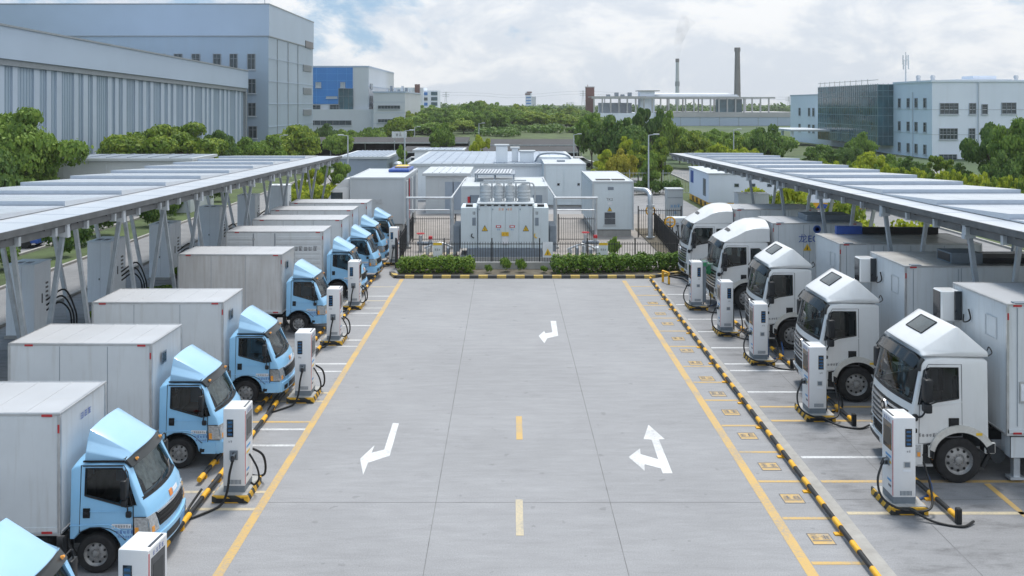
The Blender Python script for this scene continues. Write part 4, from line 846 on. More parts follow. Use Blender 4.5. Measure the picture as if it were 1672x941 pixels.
for Z, pts in ((Z7, ((203, 483), (223, 484), (193, 590), (122, 613), (106, 653), (96, 600), (143, 556), (134, 580), (175, 570))), (Z7, ((719, 149), (737, 149), (744, 198), (708, 206), (699, 222), (680, 198), (698, 182), (702, 190), (725, 186))),
               (Z6, ((148, 477), (198, 521), (180, 522), (222, 626), (192, 626), (186, 611), (136, 598), (136, 618), (87, 576), (122, 550), (124, 567), (178, 583), (158, 523), (133, 521)))):
    m = MB(); m.poly(zz(*Z, pts), 'arrow_white'); bmesh.ops.triangulate(m.bm, faces=m.bm.faces[:]); struct(m, 'lane_arrow')
rect('centre_dash', .15, .32, 24.63, 26.47, Zp, 'line_yellow'); rect('centre_dash', .11, .27, 19.15, 20.9, Zp, 'line_cream')
mat('joint_dark', (.15, .15, .155), .9, var=.35, vscale=1.5)
for a, b in (((-1.62, 8), (-1.84, 47.2)), ((2.28, 8), (2.17, 47.2))): sheet('expansion_joint', [(a[0] - .007, a[1]), (a[0] + .007, a[1]), (b[0] + .010, b[1]), (b[0] - .010, b[1])], .0025, 'joint_dark')
for y in (20.75,): rect('expansion_joint', -5.5, 5.66, y - .007, y + .007, .0025, 'joint_dark')
for y in (20.9, 30.6): rect('expansion_joint', 7.4, 13, y - .009, y + .009, .0025, 'joint_dark')
for x in (9.0,): rect('expansion_joint', x - .009, x + .009, 10, 45, .0025, 'joint_dark')

# ------------------------------------------------------------------ foliage
def crown(name, lobes, n, ls, m, seed, flat=.0, shell=.5):
    """leaf clumps as small bent quads scattered through a set of ellipsoid lobes ((x,y,z),(rx,ry,rz))"""
    rg = random.Random(seed); vs = []; fs = []; w = [l[1][0] * l[1][1] + l[1][0] * l[1][2] for l in lobes]
    for k in range(n):
        (cx, cy, cz), (rx, ry, rz) = rg.choices(lobes, w)[0]
        while True:
            d = Vector((rg.gauss(0, 1), rg.gauss(0, 1), rg.gauss(0, 1)))
            if d.length > .1: break
        d.normalize()
        if d.z < -.3 and rg.random() < .6: d.z = -d.z
        q = shell + (1 - shell) * rg.random() ** .45 + rg.gauss(0, .09)
        p = Vector((cx + d.x * rx * q, cy + d.y * ry * q, cz + d.z * rz * q))
        nrm = (d * 1.0 + Vector((rg.gauss(0, .48), rg.gauss(0, .48), rg.gauss(.15, .48)))).normalized()
        a = nrm.orthogonal().normalized(); a.rotate(Matrix.Rotation(rg.uniform(0, 6.28), 3, nrm)); b = nrm.cross(a)
        s_ = ls * rg.uniform(.6, 1.35); l = s_ * rg.uniform(.9, 1.5); i = len(vs)
        vs += [p - a * s_ * .5 - b * l * .25, p - b * l * .6 - nrm * s_ * .18, p + a * s_ * .5 - b * l * .2, p + a * s_ * .42 + b * l * .3, p + b * l * .6 - nrm * s_ * .15, p - a * s_ * .4 + b * l * .35]
        fs += [(i, i + 1, i + 2, i + 3, i + 4, i + 5)]
    me = bpy.data.meshes.new(name); me.from_pydata([tuple(v) for v in vs], [], fs); me.materials.append(M[m])
    return me
def lobes_tree(kind, seed):
    rg = random.Random(seed); L = []
    if kind == 'broad':
        for k in range(40):
            a = rg.uniform(0, 6.28); e = rg.random(); r = (.12 + .68 * math.sqrt(rg.random())); z = .40 + .42 * (1 - r * r) * rg.uniform(.5, 1.15) + rg.uniform(-.14, .08); q = rg.uniform(.12, .25)
            L.append(((math.cos(a) * r, math.sin(a) * r, z), (q, q, q * .55)))
    elif kind == 'round':
        L.append(((0, 0, .62), (.62, .62, .26)))
        for k in range(38):
            d = Vector((rg.gauss(0, 1), rg.gauss(0, 1), rg.gauss(.2, 1))).normalized(); q = rg.uniform(.13, .28); f = rg.uniform(.40, .86)
            L.append(((d.x * f, d.y * f, .60 + d.z * .30 * f / .7), (q, q, q * .45)))
    elif kind == 'tall':
        for k in range(26):
            z = rg.uniform(.25, .97); r = (1 - abs(z - .42) / .62) * rg.uniform(.2, .85); a = rg.uniform(0, 6.28); q = rg.uniform(.18, .32) * (1.25 - z * .6)
            L.append(((math.cos(a) * r, math.sin(a) * r, z), (q, q, q * .32)))
    elif kind == 'open':
        for k in range(17):
            a = rg.uniform(0, 6.28); r = rg.uniform(.15, .82); z = rg.uniform(.42, .93) - r * .12; q = rg.uniform(.13, .25)
            L.append(((math.cos(a) * r, math.sin(a) * r, z), (q, q, q * .40)))
    return L
def trunk(name, kind, seed, limbs=7):
    rg = random.Random(seed); m = MB(); top = .62 if kind != 'tall' else .85
    m.tube([(0, 0, -.01), (.01, .01, .15), (-.015, .02, .35), (.01, 0, top)], lambda t: .055 * (1 - .75 * t) * (1 if kind != 'open' else .8), 'bark', 8, 3)
    for k in range(limbs):
        a = 6.28 * k / limbs + rg.uniform(-.3, .3); z0 = rg.uniform(.22, .48); r = rg.uniform(.4, .72); z1 = z0 + rg.uniform(.18, .36)
        m.tube([(0, 0, z0), (math.cos(a) * r * .4, math.sin(a) * r * .4, z0 + (z1 - z0) * .55), (math.cos(a + .2) * r, math.sin(a + .2) * r, z1)], lambda t: .026 * (1 - .8 * t), 'bark', 6, 3)
    return m.mesh(name)
TPL = {}
def tpl(kind, m, n, ls, seed):
    k = (kind, m, n, seed)
    if k not in TPL:
        TPL[k] = (crown('crown', lobes_tree(kind, seed), n, ls, m, seed), trunk('trunk', kind, seed))
        V = TPL[k][0].vertices; zs = sorted(v.co.z for v in V)[int(len(V) * .992)]; rr = sorted(math.hypot(v.co.x, v.co.y) for v in V)[int(len(V) * .965)]
        for v in V: v.co.x *= .98 / rr; v.co.y *= .98 / rr; v.co.z *= 1 / zs
    return TPL[k]
TREE_N = [0]
def tree(name, label, u, vtop, Y, wpx, kind='round', m='leaf_green', n=3500, ls=.07, seed=None, z0=0.0, group=None, base=0.0):
    """crown top at the photo row vtop, crown width wpx, at distance Y; the crown hangs on a trunk that stands at z0"""
    s = FPX / Y; top = HC - (vtop - V0) / s; H = max(1.2, top - z0); r = wpx / 2 / s / .92
    TREE_N[0] += 1; sd = (seed if seed is not None else TREE_N[0] % 3) + 1
    cm, tm = tpl(kind, m, n, ls, sd)
    rg = random.Random(TREE_N[0]); r *= .94; t = thing(name, label, 'tree' if H > 2.2 else 'shrub', ((u - U0) / s, Y, z0), rg.uniform(0, 6.28), group)
    for nm, me in (('crown', cm), ('trunk', tm)):
        o = bpy.data.objects.new(nm, me); COL.objects.link(o); o.parent = t
        o.scale = (r, r, H) if nm == 'crown' else (max(r * .8, .3) if H < 8 else r * .9, max(r * .8, .3) if H < 8 else r * .9, H)
    return t
def shrubmesh(name, n, ls, m, seed, k=7):
    rg = random.Random(seed); L = [((rg.uniform(-.45, .45), rg.uniform(-.45, .45), rg.uniform(.35, .7)), (rg.uniform(.3, .5),) * 2 + (rg.uniform(.25, .34),)) for _ in range(k)]
    return crown(name, L, n, ls, m, seed)
SH = {}
def shrub(name, label, x, y, r, h, m='leaf_hedge', n=1500, ls=.10, seed=1, group=None, z=0):
    k = (m, n, seed, ls)
    if k not in SH: SH[k] = shrubmesh('foliage', n, ls, m, seed)
    o = bpy.data.objects.new(name, SH[k]); COL.objects.link(o); o.location = (x, y, z); o.scale = (r, r, h); o.rotation_euler = (0, 0, (x * 7 + y * 3) % 6.28)
    o['label'] = label; o['category'] = 'shrub'
    if group: o['group'] = group
    return o

# ------------------------------------------------------------------ canopies
mat('galv_post', (.33, .37, .41), .5, metal=.45, var=.15, vscale=3)
def canopy(side, lab):
    sg = -1 if side == 'l' else 1
    xf, xp, xr, drop = (12.8, 14.5, 20.6, 2.92) if side == 'l' else (12.8, 13.85, 19.0, 2.88)
    y0, y1 = (21.0, 69.6) if side == 'l' else (21.0, 73.8)
    hz = lambda y: HC - drop - .01467 * y
    t = thing('solar_canopy', lab, 'canopy', (sg * xf, y0, 0)); O = (sg * xf, y0, 0)
    def slab(mb, xa, xb, ya, yb, dz0, dz1, m):
        X = sorted((sg * xa, sg * xb)); vs = []
        for dz in (dz0, dz1):
            for x, y in ((X[0], ya), (X[1], ya), (X[1], yb), (X[0], yb)): vs.append((x, y, hz(y) + dz))
        mb.add(vs, [(0, 3, 2, 1), (4, 5, 6, 7), (0, 1, 5, 4), (1, 2, 6, 5), (2, 3, 7, 6), (3, 0, 4, 7)], m)
    d = MB(O); slab(d, xf, xr, y0, y1, -.05, 0, 'canopy_white'); slab(d, xf + .02, xr - .02, y0 + .02, y1 - .02, -.056, -.052, 'canopy_under')
    n = int((y1 - y0) / 2.2)
    for k in range(1, n): y = y0 + (y1 - y0) * k / n; slab(d, xf + .05, xp + .3, y - .008, y + .008, 0, .006, 'canopy_riser')
    d.build('roof_deck', t, smooth=False)
    y = y0 + .15; k = 0
    while y + 4.2 < y1:                                  # one raised tilted panel row per module
        L = 4.32; m = MB(O); X = sorted((sg * xp, sg * xr)); ya, yb = y, y + L
        zt, zl = hz(ya) + .20, hz(yb) + .05
        vs = [(X[0], ya, hz(ya) + .02), (X[1], ya, hz(ya) + .02), (X[1], yb, hz(yb) + .02), (X[0], yb, hz(yb) + .02), (X[0], ya, zt), (X[1], ya, zt), (X[1], yb, zl), (X[0], yb, zl)]
        m.add(vs, [(4, 5, 6, 7), (1, 2, 6, 5), (2, 3, 7, 6), (3, 0, 4, 7)], 'canopy_panel'); m.add(vs, [(0, 1, 5, 4)], 'canopy_riser')
        nn_ = int((xr - xp) / 1.1)
        for j in range(1, nn_):
            x = sg * (xp + (xr - xp) * j / nn_)
            m.add([(x - .012, ya + .02, zt + .003), (x + .012, ya + .02, zt + .003), (x + .012, yb, zl + .004), (x - .012, yb, zl + .004)], [(0, 1, 2, 3)], 'canopy_white')
        m.build('panel_row', t, smooth=False); y += 4.36; k += 1
    e = MB(O); slab(e, xf - .03, xf + .02, y0, y1, -.16, .02, 'steel_beam'); slab(e, xf + .10, xf + .24, y0, y1, -.40, -.20, 'steel_beam'); slab(e, xf + 1.9, xf + 2.05, y0, y1, -.42, -.06, 'steel_beam'); slab(e, xr - .2, xr - .05, y0, y1, -.36, -.06, 'steel_beam')
    yy = y0 + .5
    while yy < y1: slab(e, xf + .05, xr - .05, yy - .05, yy + .05, -.22, -.06, 'steel_beam'); yy += 1.95
    e.build('edge_beam', t, smooth=False)
    cols = [22.8 + 3.87 * i for i in range(12)] if side == 'l' else [26.05, 31.9, 38.6, 44.3, 50.0]
    for yy in cols:
        m = MB(O); zb = 0; f = 13.8 if side == 'l' else 13.75; tp = hz(yy)
        m.obox((sg * f - .03 * sg, yy, 0), (sg * (xf + .2), yy, tp - .40), .13, .12, 'galv_post'); m.obox((sg * f + .04 * sg, yy + .03, 0), (sg * (f + .75), yy + .03, tp - .3), .12, .12, 'galv')
        m.box(sg * f - .3, sg * f + .3, yy - .3, yy + .3, 0, .06, 'concrete_wall'); m.box(sg * f - .22, sg * f + .22, yy - .2, yy + .2, .06, .09, 'galv')
        m.build('column', t, smooth=False)
        m = MB(O); m.prism([(sg * (xf + .02), tp - .56), (sg * (xf + .34), tp - .52), (sg * (xf + .34), tp - .17), (sg * (xf + .04), tp - .17)], yy - .09, yy + .09, 'canopy_white'); m.build('bracket', t, smooth=False)
        m = MB(O); m.obox((sg * (xf + .1), yy + .2, tp - .25), (sg * (xr - .3), yy + .2, tp - .25), .14, .26, 'galv'); m.obox((sg * (xr - 2.2), yy + .1, 0), (sg * (xr - 1.2), yy + .1, tp - .3), .14, .14, 'galv'); m.build('arm', t, smooth=False)
    yy = y0 + 1
    while yy < y1:
        m = MB(O); m.prism([(sg * (xf - .01), hz(yy) - .44), (sg * (xf + .16), hz(yy) - .44), (sg * (xf + .16), hz(yy) - .2), (sg * (xf - .01), hz(yy) - .2)], yy - .06, yy + .06, 'galv'); m.build('clip', t, smooth=False); yy += 3.87 / 2
canopy('l', 'long white solar canopy over the row of light blue trucks'); canopy('r', 'long white solar canopy over the row of white heavy trucks')

# ------------------------------------------------------------------ cabinets under the canopies
def power_cab(x, y, w, d, h, lab, k=1):
    t = thing('power_cabinet', lab, 'cabinet', (x, y, 0), 0, 'grey power cabinets behind the trucks')
    m = MB(); m.box(0, w, 0, d, .12, h, 'cab_grey', .012); m.box(-.05, w + .05, -.05, d + .05, 0, .12, 'concrete_wall'); m.box(-.03, w + .03, -.03, d + .03, h, h + .05, 'cab_grey', .012)
    for q in (.3, .62): m.box(w * q - .12, w * q + .12, d * .2, d * .5, h + .05, h + .056, 'decal_grey')
    ob = m.build('body', t)
    e = MB(); e.box(w, w + .008, .05, d * .48, .25, h - .1, 'cab_grey'); e.box(w + .008, w + .03, d * .42, d * .45, h * .45, h * .58, 'dark_trim'); e.build('door', t, smooth=False)
    e = MB(); e.box(w, w + .008, d * .52, d - .05, .25, h - .1, 'cab_grey')
    for q in range(5): e.box(w + .008, w + .014, d * .66, d * .82, h * .45 + q * .17, h * .45 + q * .17 + .08, 'decal_grey')
    e.build('door', t, smooth=False)
    e = MB(); e.box(w * .55, w * .553, -.004, 0, .2, h - .05, 'decal_grey'); e.box(w * .5, w * .53, -.03, 0, h * .4, h * .43, 'dark_trim'); e.build('door_seam', t, smooth=False)
    if k:
        c = MB()
        for q in range(3): c.tube([(w + .02, d * .7, .9 + .2 * q), (w + .25 + .1 * q, d + .2, 1.1 + .25 * q), (w + .5 + .12 * q, d + .5, .7), (w + .55 + .1 * q, d + .6, .05)], .035, 'cable', 6, 5)
        c.build('cable', t)
for x, y, w, d, h, lab in ((-19.35, 35.2, 1.1, 1.25, 2.8, 'grey power cabinet nearest the camera behind the blue trucks, at the left edge'), (-18.95, 41.1, 1.05, 1.6, 2.8, 'grey power cabinet second from the left edge, behind the truck with short box'),
                          (-18.5, 47.0, 1.05, 1.6, 2.8, 'grey power cabinet third from the left edge, above the grimy truck box'), (-18.8, 55.2, 1.3, 1.2, 2.75, 'grey power cabinet fourth from the left edge, above the ribbed truck box'),
                          (-18.6, 62.5, 1.2, 1.2, 2.75, 'fifth grey power cabinet along the left canopy, second smallest'), (-18.3, 69.5, 1.4, 1.2, 2.8, 'farthest grey power cabinet under the left canopy end'),
                          (15.6, 63.0, 2.1, 1.2, 2.8, 'grey power cabinet under the right canopy, left of the trucks with blue letters')):
    power_cab(x, y, w, d, h, lab)

# ------------------------------------------------------------------ far-end island: kerb, hedges, fence
b = MB(); b.poly([(-5.8, 48.0, .06), (9.2, 48.0, .06), (10.0, 50.6, .06), (10.2, 66, .06), (8.9, 66, .06), (8.9, 50.3, .06), (-6.3, 50.3, .06)], 'mulch'); struct(b, 'planting_bed')
mat('slab_tan', (.27, .25, .235), .85, var=.15, vscale=.8, streak=.3, dirt=(.17, .16, .15), sstretch=(.5, .5, 1)); rect('substation_slab', -13, 13.5, 50.3, 75, .012, 'slab_tan')
b = MB(); b.box(-5.9, 7.2, 47.35, 47.6, 0, .15, 'kerb_bands', .01); struct(b, 'island_kerb')
b = MB(); b.obox((7.2, 47.48, .075), (9.6, 49.1, .075), .25, .15, 'kerb_bands_y'); struct(b, 'island_kerb')
b = MB(); b.obox((-5.9, 47.45, .075), (-6.3, 48.6, .075), .25, .15, 'kerb_bands_y'); struct(b, 'island_kerb')
b = MB(); b.box(-2.2, 2.5, 49.75, 50.0, .012, .42, 'concrete_wall'); struct(b, 'retaining_wall')
def hedge(lab, x0, x1, y0, y1, h, seed, slope=0.0):
    L = []; rg = random.Random(seed); n = int((x1 - x0) * 3.2)
    for k in range(n):
        x = x0 + (x1 - x0) * (k + .5) / n
        for yq in (.3, .7): L.append(((x - x0 + rg.uniform(-.1, .1), (y1 - y0) * yq + slope * (x - x0) + rg.uniform(-.08, .08), h * rg.uniform(.40, .52)), (.30, .34, h * rg.uniform(.46, .56))))
    me = crown('hedge', L, int(9000 * (x1 - x0) / 6), .085, 'leaf_hedge', seed, shell=.7)
    o = bpy.data.objects.new('hedge', me); COL.objects.link(o); o.location = (x0, y0, .06); o['label'] = lab; o['category'] = 'hedge'
hedge('clipped green hedge left of the transformer behind the striped kerb', -5.85, -1.95, 48.2, 49.4, .85, 3)
hedge('clipped green hedge right of the transformer, the longer of the two', 2.35, 9.3, 48.1, 49.2, .92, 4, .14)
for x, y, r, h, lab in ((-.35, 49.0, .55, 1.0, 'small loose shrub in the gap between the two hedges, right of the middle'), (-1.2, 48.6, .3, .6, 'tiny green shrub just right of the left hedge'), (.5, 48.9, .45, .95, 'small shrub between the hedges, left of the longer hedge'), (1.7, 48.6, .35, .5, 'low green tuft at the left end of the longer hedge')):
    shrub('shrub', lab, x, y, r * .75, h * .8, 'leaf_hedge', 900, .11, 5, z=.06)
tree('small_tree', 'small round tree inside the fence in front of the right container', 1002, 388, 53.5, 22, 'round', 'leaf_green', 1500, .11)
def fence(lab, pts, h=1.45, pitch=.14, post=2.4, z=.02, m='fence_black', name='fence'):
    P = [Vector((p[0], p[1], 0)) for p in pts]; t = thing(name, lab, 'fence', tuple(P[0])); O = tuple(P[0]); g = MB(O)
    for a, c in zip(P, P[1:]):
        d = (c - a); L = d.length; d = d / L; n = int(L / pitch)
        for k in range(n): q = a + d * (k + .5) * L / n; g.box(q.x - .011, q.x + .011, q.y - .011, q.y + .011, z + .05, z + h, m)
        for zz_ in (z + .15, z + h - .12): g.obox((a.x, a.y, zz_), (c.x, c.y, zz_), .03, .04, m)
    g.build('pickets', t, smooth=False)
    for a, c in zip(P, P[1:]):
        L = (c - a).length; n = max(1, int(L / post))
        for k in range(n + 1): q = a + (c - a) * k / n; p = MB(O); p.box(q.x - .035, q.x + .035, q.y - .035, q.y + .035, z, z + h + .2, m); p.build('post', t, smooth=False)
    return t
fence('black picket fence across the front of the substation behind the hedges', [(-6.25, 50.2), (9.4, 50.2)])
fence('black picket fence on the right side of the substation, running back from the front corner', [(9.45, 50.3), (10.0, 64)])
fence('black picket fence on the left side of the substation beside the farthest blue trucks', [(-6.3, 50.3), (-6.6, 62)])
fence('black picket fence farther back between transformer and left container', [(-6.4, 60), (-3.6, 60)], 1.6)
fence('black picket fence farther back between transformer and right container', [(3.1, 60), (5.5, 60)], 1.6)
fence('black picket fence right of the container marked TK2', [(8.6, 62), (11.5, 62)], 1.9)
fence('grey wire fence behind the kiosk and the white prefabricated cabin', [(8.5, 92), (22, 92)], 2.2, .3, 3.2, 0, 'galv', 'mesh_fence')
def sign(lab, x, y, z, w, h, board, glyph, gs, seed, leg=None, name='sign'):
    t = thing(name, lab, 'sign', (x, y, z)); m = MB(); m.box(-w / 2, w / 2, -.015, .0, 0, h, board, .004)
    m.build('board', t, smooth=False); return t
s_ = sign('white sign with a yellow warning triangle on the fence in front of the transformer', 2.02, 50.13, .62, .55, .85, 'decal_white', None, 0, 0)
m = MB(); m.prism([(-.2, .12), (.2, .12), (0, .5)], -.03, -.017, 'plate_yellow'); m.prism([(-.03, .17), (.03, .17), (.0, .4)], -.036, -.03, 'dark_trim'); m.build('triangle', s_, smooth=False)
for x, w_ in ((-4.0, 'left'), (5.05, 'right')):
    s_ = sign('pale notice board with yellow header on the fence, %s of the transformer' % w_, x, 50.13, .55, .5, .9, 'decal_white', None, 0, 0); m = MB(); m.box(-.24, .24, -.022, -.017, .74, .88, 'plate_yellow'); m.glyphs(3, .1, 'decal_grey', face_mtx((0, -.02, .5), (1, 0, 0), (0, 0, 1)), 80); m.build('header', s_, smooth=False)
# ------------------------------------------------------------------ substation equipment
def warn(m, x, y, z, s):                              # yellow warning triangle facing the lane
    m.prism([(x - s / 2 - .03, z - .03), (x + s / 2 + .03, z - .03), (x, z + s * .9 + .05)], y - .012, y - .006, 'dark_trim'); m.prism([(x - s / 2, z), (x + s / 2, z), (x, z + s * .85)], y - .02, y - .012, 'plate_yellow'); m.prism([(x - s * .07, z + s * .1), (x + s * .07, z + s * .1), (x, z + s * .6)], y - .026, y - .02, 'dark_trim')
T0 = (-.35, 52.3, 0)
t = thing('transformer', 'big pale grey power transformer with warning triangles and bushings on top behind the fence', 'transformer', T0)
m = MB(T0); m.box(-2.9, 2.2, 52.1, 55.6, 0, .3, 'concrete_wall'); m.box(-2.5, 1.8, 52.25, 55.4, .3, .75, 'galv_dark'); m.build('foundation', t, smooth=False)
m = MB(T0); m.box(-1.86, 1.25, 52.4, 55.2, .75, 3.28, 'sub_grey', .02); m.box(-1.95, 1.35, 52.3, 55.3, 3.28, 3.36, 'sub_white', .02)
for k in range(8): m.box(-1.75 + k * .39, -1.5 + k * .39, 52.37, 52.4, 3.18, 3.26, 'screen_dark')
m.build('tank', t)
for k, (a, b) in enumerate(((-1.86, -1.10), (-1.09, -.31), (-.30, .46), (.47, 1.25))):
    m = MB(T0); m.box(a + .01, b - .01, 52.365, 52.4, .8, 3.14, 'sub_grey', .006)
    for z in (1.0, 2.95): m.box(a + .04, a + .09, 52.34, 52.37, z, z + .08, 'galv_dark')
    cx = (a + b) / 2
    if k in (0, 3): warn(m, cx, 52.36, 1.78, .30)
    else:
        m.box(cx - .15, cx + .15, 52.35, 52.364, 1.95, 2.08, 'decal_red'); m.box(cx - .10, cx + .10, 52.344, 52.35, 1.98, 2.05, 'decal_white'); m.glyphs(2, .09, 'decal_cyan', face_mtx((cx, 52.36, 1.84), (1, 0, 0), (0, 0, 1)), 90 + k)
        m.glyphs(2, .14, 'decal_orange', face_mtx((cx + (.15 if k == 1 else -.15), 52.36, 3.0), (1, 0, 0), (0, 0, 1)), 92 + k)
    m.build('door_panel', t, smooth=False)
m = MB(T0); m.box(-.52, -.12, 52.30, 52.36, 1.48, 1.70, 'plate_yellow'); m.glyphs(2, .13, 'amber', face_mtx((-.32, 52.295, 1.6), (1, 0, 0), (0, 0, 1)), 95); m.box(-.5, -.14, 52.32, 52.36, 1.0, 1.46, 'decal_white'); m.build('notice', t, smooth=False)
for a, b, sg in ((-2.86, -1.90, -1), (1.29, 2.16, 1)):
    m = MB(T0); m.box(a, b, 52.5, 54.8, .75, 3.08, 'sub_grey', .02); x = b - .3 if sg < 0 else a + .1; m.box(x, x + .2, 52.48, 52.5, 2.05, 2.5, 'galv_dark'); m.glyphs(1, .2, 'decal_grey', face_mtx((x + .1, 52.49, 2.78), (1, 0, 0), (0, 0, 1)), 97)
    m.tube([(x, 52.45, 1.6), (x - .05, 52.42, 1.45), (x + .1, 52.42, 1.35)], .03, 'plate_yellow' if sg > 0 else 'dark_trim', 6, 3); m.box((a + b) / 2 - .2, (a + b) / 2 + .2, 52.8, 53.4, 3.08, 3.22, 'screen_dark'); m.build('side_cabinet', t)
for k, x in enumerate((-1.45, -.72, -.05, .75)):
    m = MB(T0); w = (.24, .22, .22, .30)[k]
    w *= 1.35; m.lathe([(w * .8, 0), (w * .82, .1)] + [(w * (1.0 if q % 2 else .86), .12 + q * .09) for q in range(7)] + [(w * .86, .78), (w * .8, .9), (w * .45, 1.0), (.01, 1.02)], (x, 53.4, 3.36), 'z', 'porcelain', 16)
    m.box(x - .12, x + .12, 53.3, 53.5, 4.3, 4.42, 'galv'); m.build('bushing', t, ang=20)
m = MB(T0)
for x0, x1, y, z in ((-1.75, 1.1, 53.2, 4.40), (-1.6, .9, 53.7, 4.48)): m.box(x0, x1, y - .05, y + .05, z, z + .09, 'sub_white')
for x in (-1.75, -1.1, -.4, .3, 1.1): m.cyl((x, 53.6, 3.36), (x, 53.6, 4.45), .045, .045, 'galv', 8)
m.tube([(.75, 53.4, 4.35), (1.25, 53.4, 4.4), (1.4, 53.5, 3.9), (1.4, 53.6, 3.3)], .05, 'galv', 8, 4); m.build('busbar', t)
for sg, x in ((-1, -2.95), (1, 2.25)):
    m = MB(T0); m.box(x - .3 if sg < 0 else x + .05, x - .05 if sg < 0 else x + .3, 52.85, 54.95, .9, 1.0, 'galv_dark'); m.box(x - .3 if sg < 0 else x + .05, x - .05 if sg < 0 else x + .3, 52.85, 54.95, 1.7, 1.8, 'galv_dark')
    for k in range(9): y = 52.9 + k * .25; m.box(x - .35 if sg < 0 else x, x if sg < 0 else x + .35, y - .02, y + .02, .5, 2.0, 'galv_dark')
    m.build('radiator', t, smooth=False)

def container(name, lab, x0, x1, y0, y1, z0, z1, body='sub_grey', cat='container', ribs=True, roof='sub_white'):
    O = (x0, y0, 0); t = thing(name, lab, cat, O); m = MB(O); m.box(x0, x1, y0, y1, z0, z1, body, .02)
    if ribs:
        n = int((y1 - y0) / .45)
        for k in range(n):
            y = y0 + .2 + k * .45
            for x in (x0 - .03, x1): m.box(x, x + .03, y, y + .22, z0 + .2, z1 - .2, body)
    m.build('shell', t)
    m = MB(O)
    for x in (x0, x1):
        for y in (y0, y1): m.box(x - .06, x + .06, y - .06, y + .06, z0 - .04, z1 + .05, 'sub_white')
    for y in (y0, y1): m.box(x0 + .06, x1 - .06, y - .05, y + .05, z1 - .06, z1 + .05, 'sub_white')
    for x in (x0, x1): m.box(x - .05, x + .05, y0 + .06, y1 - .06, z1 - .06, z1 + .05, 'sub_white')
    m.box(x0 + .05, x1 - .05, y0 + .05, y1 - .05, z1, z1 + .02, roof); m.build('frame', t, smooth=False)
    m = MB(O); m.box(x0 + .1, x1 - .1, y0 + .1, y1 - .1, 0, z0 - .04, 'concrete_wall'); m.build('plinth', t, smooth=False)
    return t, O
t, O = container('equipment_container', 'pale grey container marked TK2 with louvre and warning triangle, right of the transformer', 5.6, 8.3, 62.5, 72, .45, 3.7)
m = MB(O); y = 62.5
m.box(6.3, 7.15, y - .02, y, .8, 2.95, 'sub_grey'); m.box(6.28, 7.17, y - .03, y - .02, .68, .76, 'sub_white')
m.text('TK2', .26, 'decal_grey', face_mtx((6.72, y - .025, 2.5), (1, 0, 0), (0, 0, 1))); m.box(6.62, 6.86, y - .03, y - .02, 2.15, 2.3, 'decal_white'); m.build('door_panel', t, smooth=False)
m = MB(O); warn(m, 6.73, y - .02, 1.72, .28); m.build('warning_sign', t, smooth=False)
m = MB(O)
for z in (.82, 1.24):
    m.box(6.38, 7.10, y - .05, y - .02, z, z + .38, 'screen_dark')
    for k in range(6): m.box(6.38, 7.10, y - .06, y - .05, z + .02 + k * .06, z + .04 + k * .06, 'galv_dark')
m.build('louvre', t, smooth=False)
m = MB(O); m.box(6.6, 7.0, y - .02, y, 3.15, 3.35, 'galv_dark'); m.build('lamp_box', t, smooth=False)
m = MB(O)
for a in ((5.9, 6.9), (7.0, 7.9)): m.box(a[0], a[1], 63.5, 64.2, 3.72, 3.78, 'dark_trim')
m.build('roof_vent', t, smooth=False)
t, O = container('equipment_container', 'tall pale container farther back between the transformer and the container marked TK2', 2.95, 6.5, 80, 88, .2, 3.75)
m = MB(O)
for a, b in ((3.1, 4.55), (4.65, 6.3)): m.box(a, b, 79.96, 80, .6, 3.4, 'sub_grey'); m.box(b - .5, b - .3, 79.94, 79.96, 1.9, 2.1, 'screen_dark')
m.build('door', t, smooth=False); m = MB(O); m.box(4.2, 4.9, 83, 84, 3.77, 3.9, 'galv_dark'); m.build('roof_vent', t)
t, O = container('equipment_container', 'white container with striped roof rack directly behind the transformer', -3.1, 2.3, 58.5, 66, .3, 3.72, 'sub_white')
m = MB(O)
for k in range(12): m.prism([(-2.45 + k * .21, 62), (-2.33 + k * .21, 62), (-2.20 + k * .21, 65.8), (-2.32 + k * .21, 65.8)], 4.28, 4.34, 'canopy_white', axis='z')
m.box(-2.45, .3, 62.05, 65.75, 4.2, 4.26, 'galv_dark')
for x in (-2.4, -1.1, .2): m.box(x - .04, x + .04, 62.1, 62.2, 3.74, 4.2, 'galv_dark'); m.box(x - .04, x + .04, 65.6, 65.7, 3.74, 4.2, 'galv_dark')
m.build('roof_rack', t, smooth=False)
m = MB(O); m.box(-2.75, -2.55, 58.46, 58.5, 1.7, 2.6, 'decal_red'); m.box(-2.75, -2.55, 58.46, 58.5, 2.7, 3.1, 'decal_red'); m.build('red_sign', t, smooth=False)
for x in (-2.3, 1.7): m = MB(O); m.box(x - .3, x + .3, 58.46, 58.5, 1.3, 3.2, 'galv_dark'); m.build('dark_panel', t, smooth=False)
t, O = container('white_trailer', 'tall white trailer with open top holding blue and yellow goods, behind the farthest blue truck', -10.8, -7.2, 62.0, 70.6, .9, 4.0, 'sub_white', 'trailer')
m = MB(O); m.box(-8.9, -7.4, 66.8, 70.2, 4.05, 4.25, 'decal_blue', .04); m.box(-8.6, -7.6, 68.0, 70.0, 4.25, 4.38, 'plate_yellow', .04); m.build('stored_goods', t)
m = MB(O); m.box(-9.2, -8.7, 61.95, 62, 2.3, 2.6, 'galv'); m.build('vent', t, smooth=False)
m = MB(O)
for k in range(5): y = 63 + k * 1.6; m.box(-7.17, -7.13, y, y + .9, 1.2, 3.7, 'galv_dark' if k % 2 else 'sub_white')
m.box(-7.13, -7.09, 64.4, 64.6, .9, 3.8, 'decal_red'); m.build('side_door', t, smooth=False)
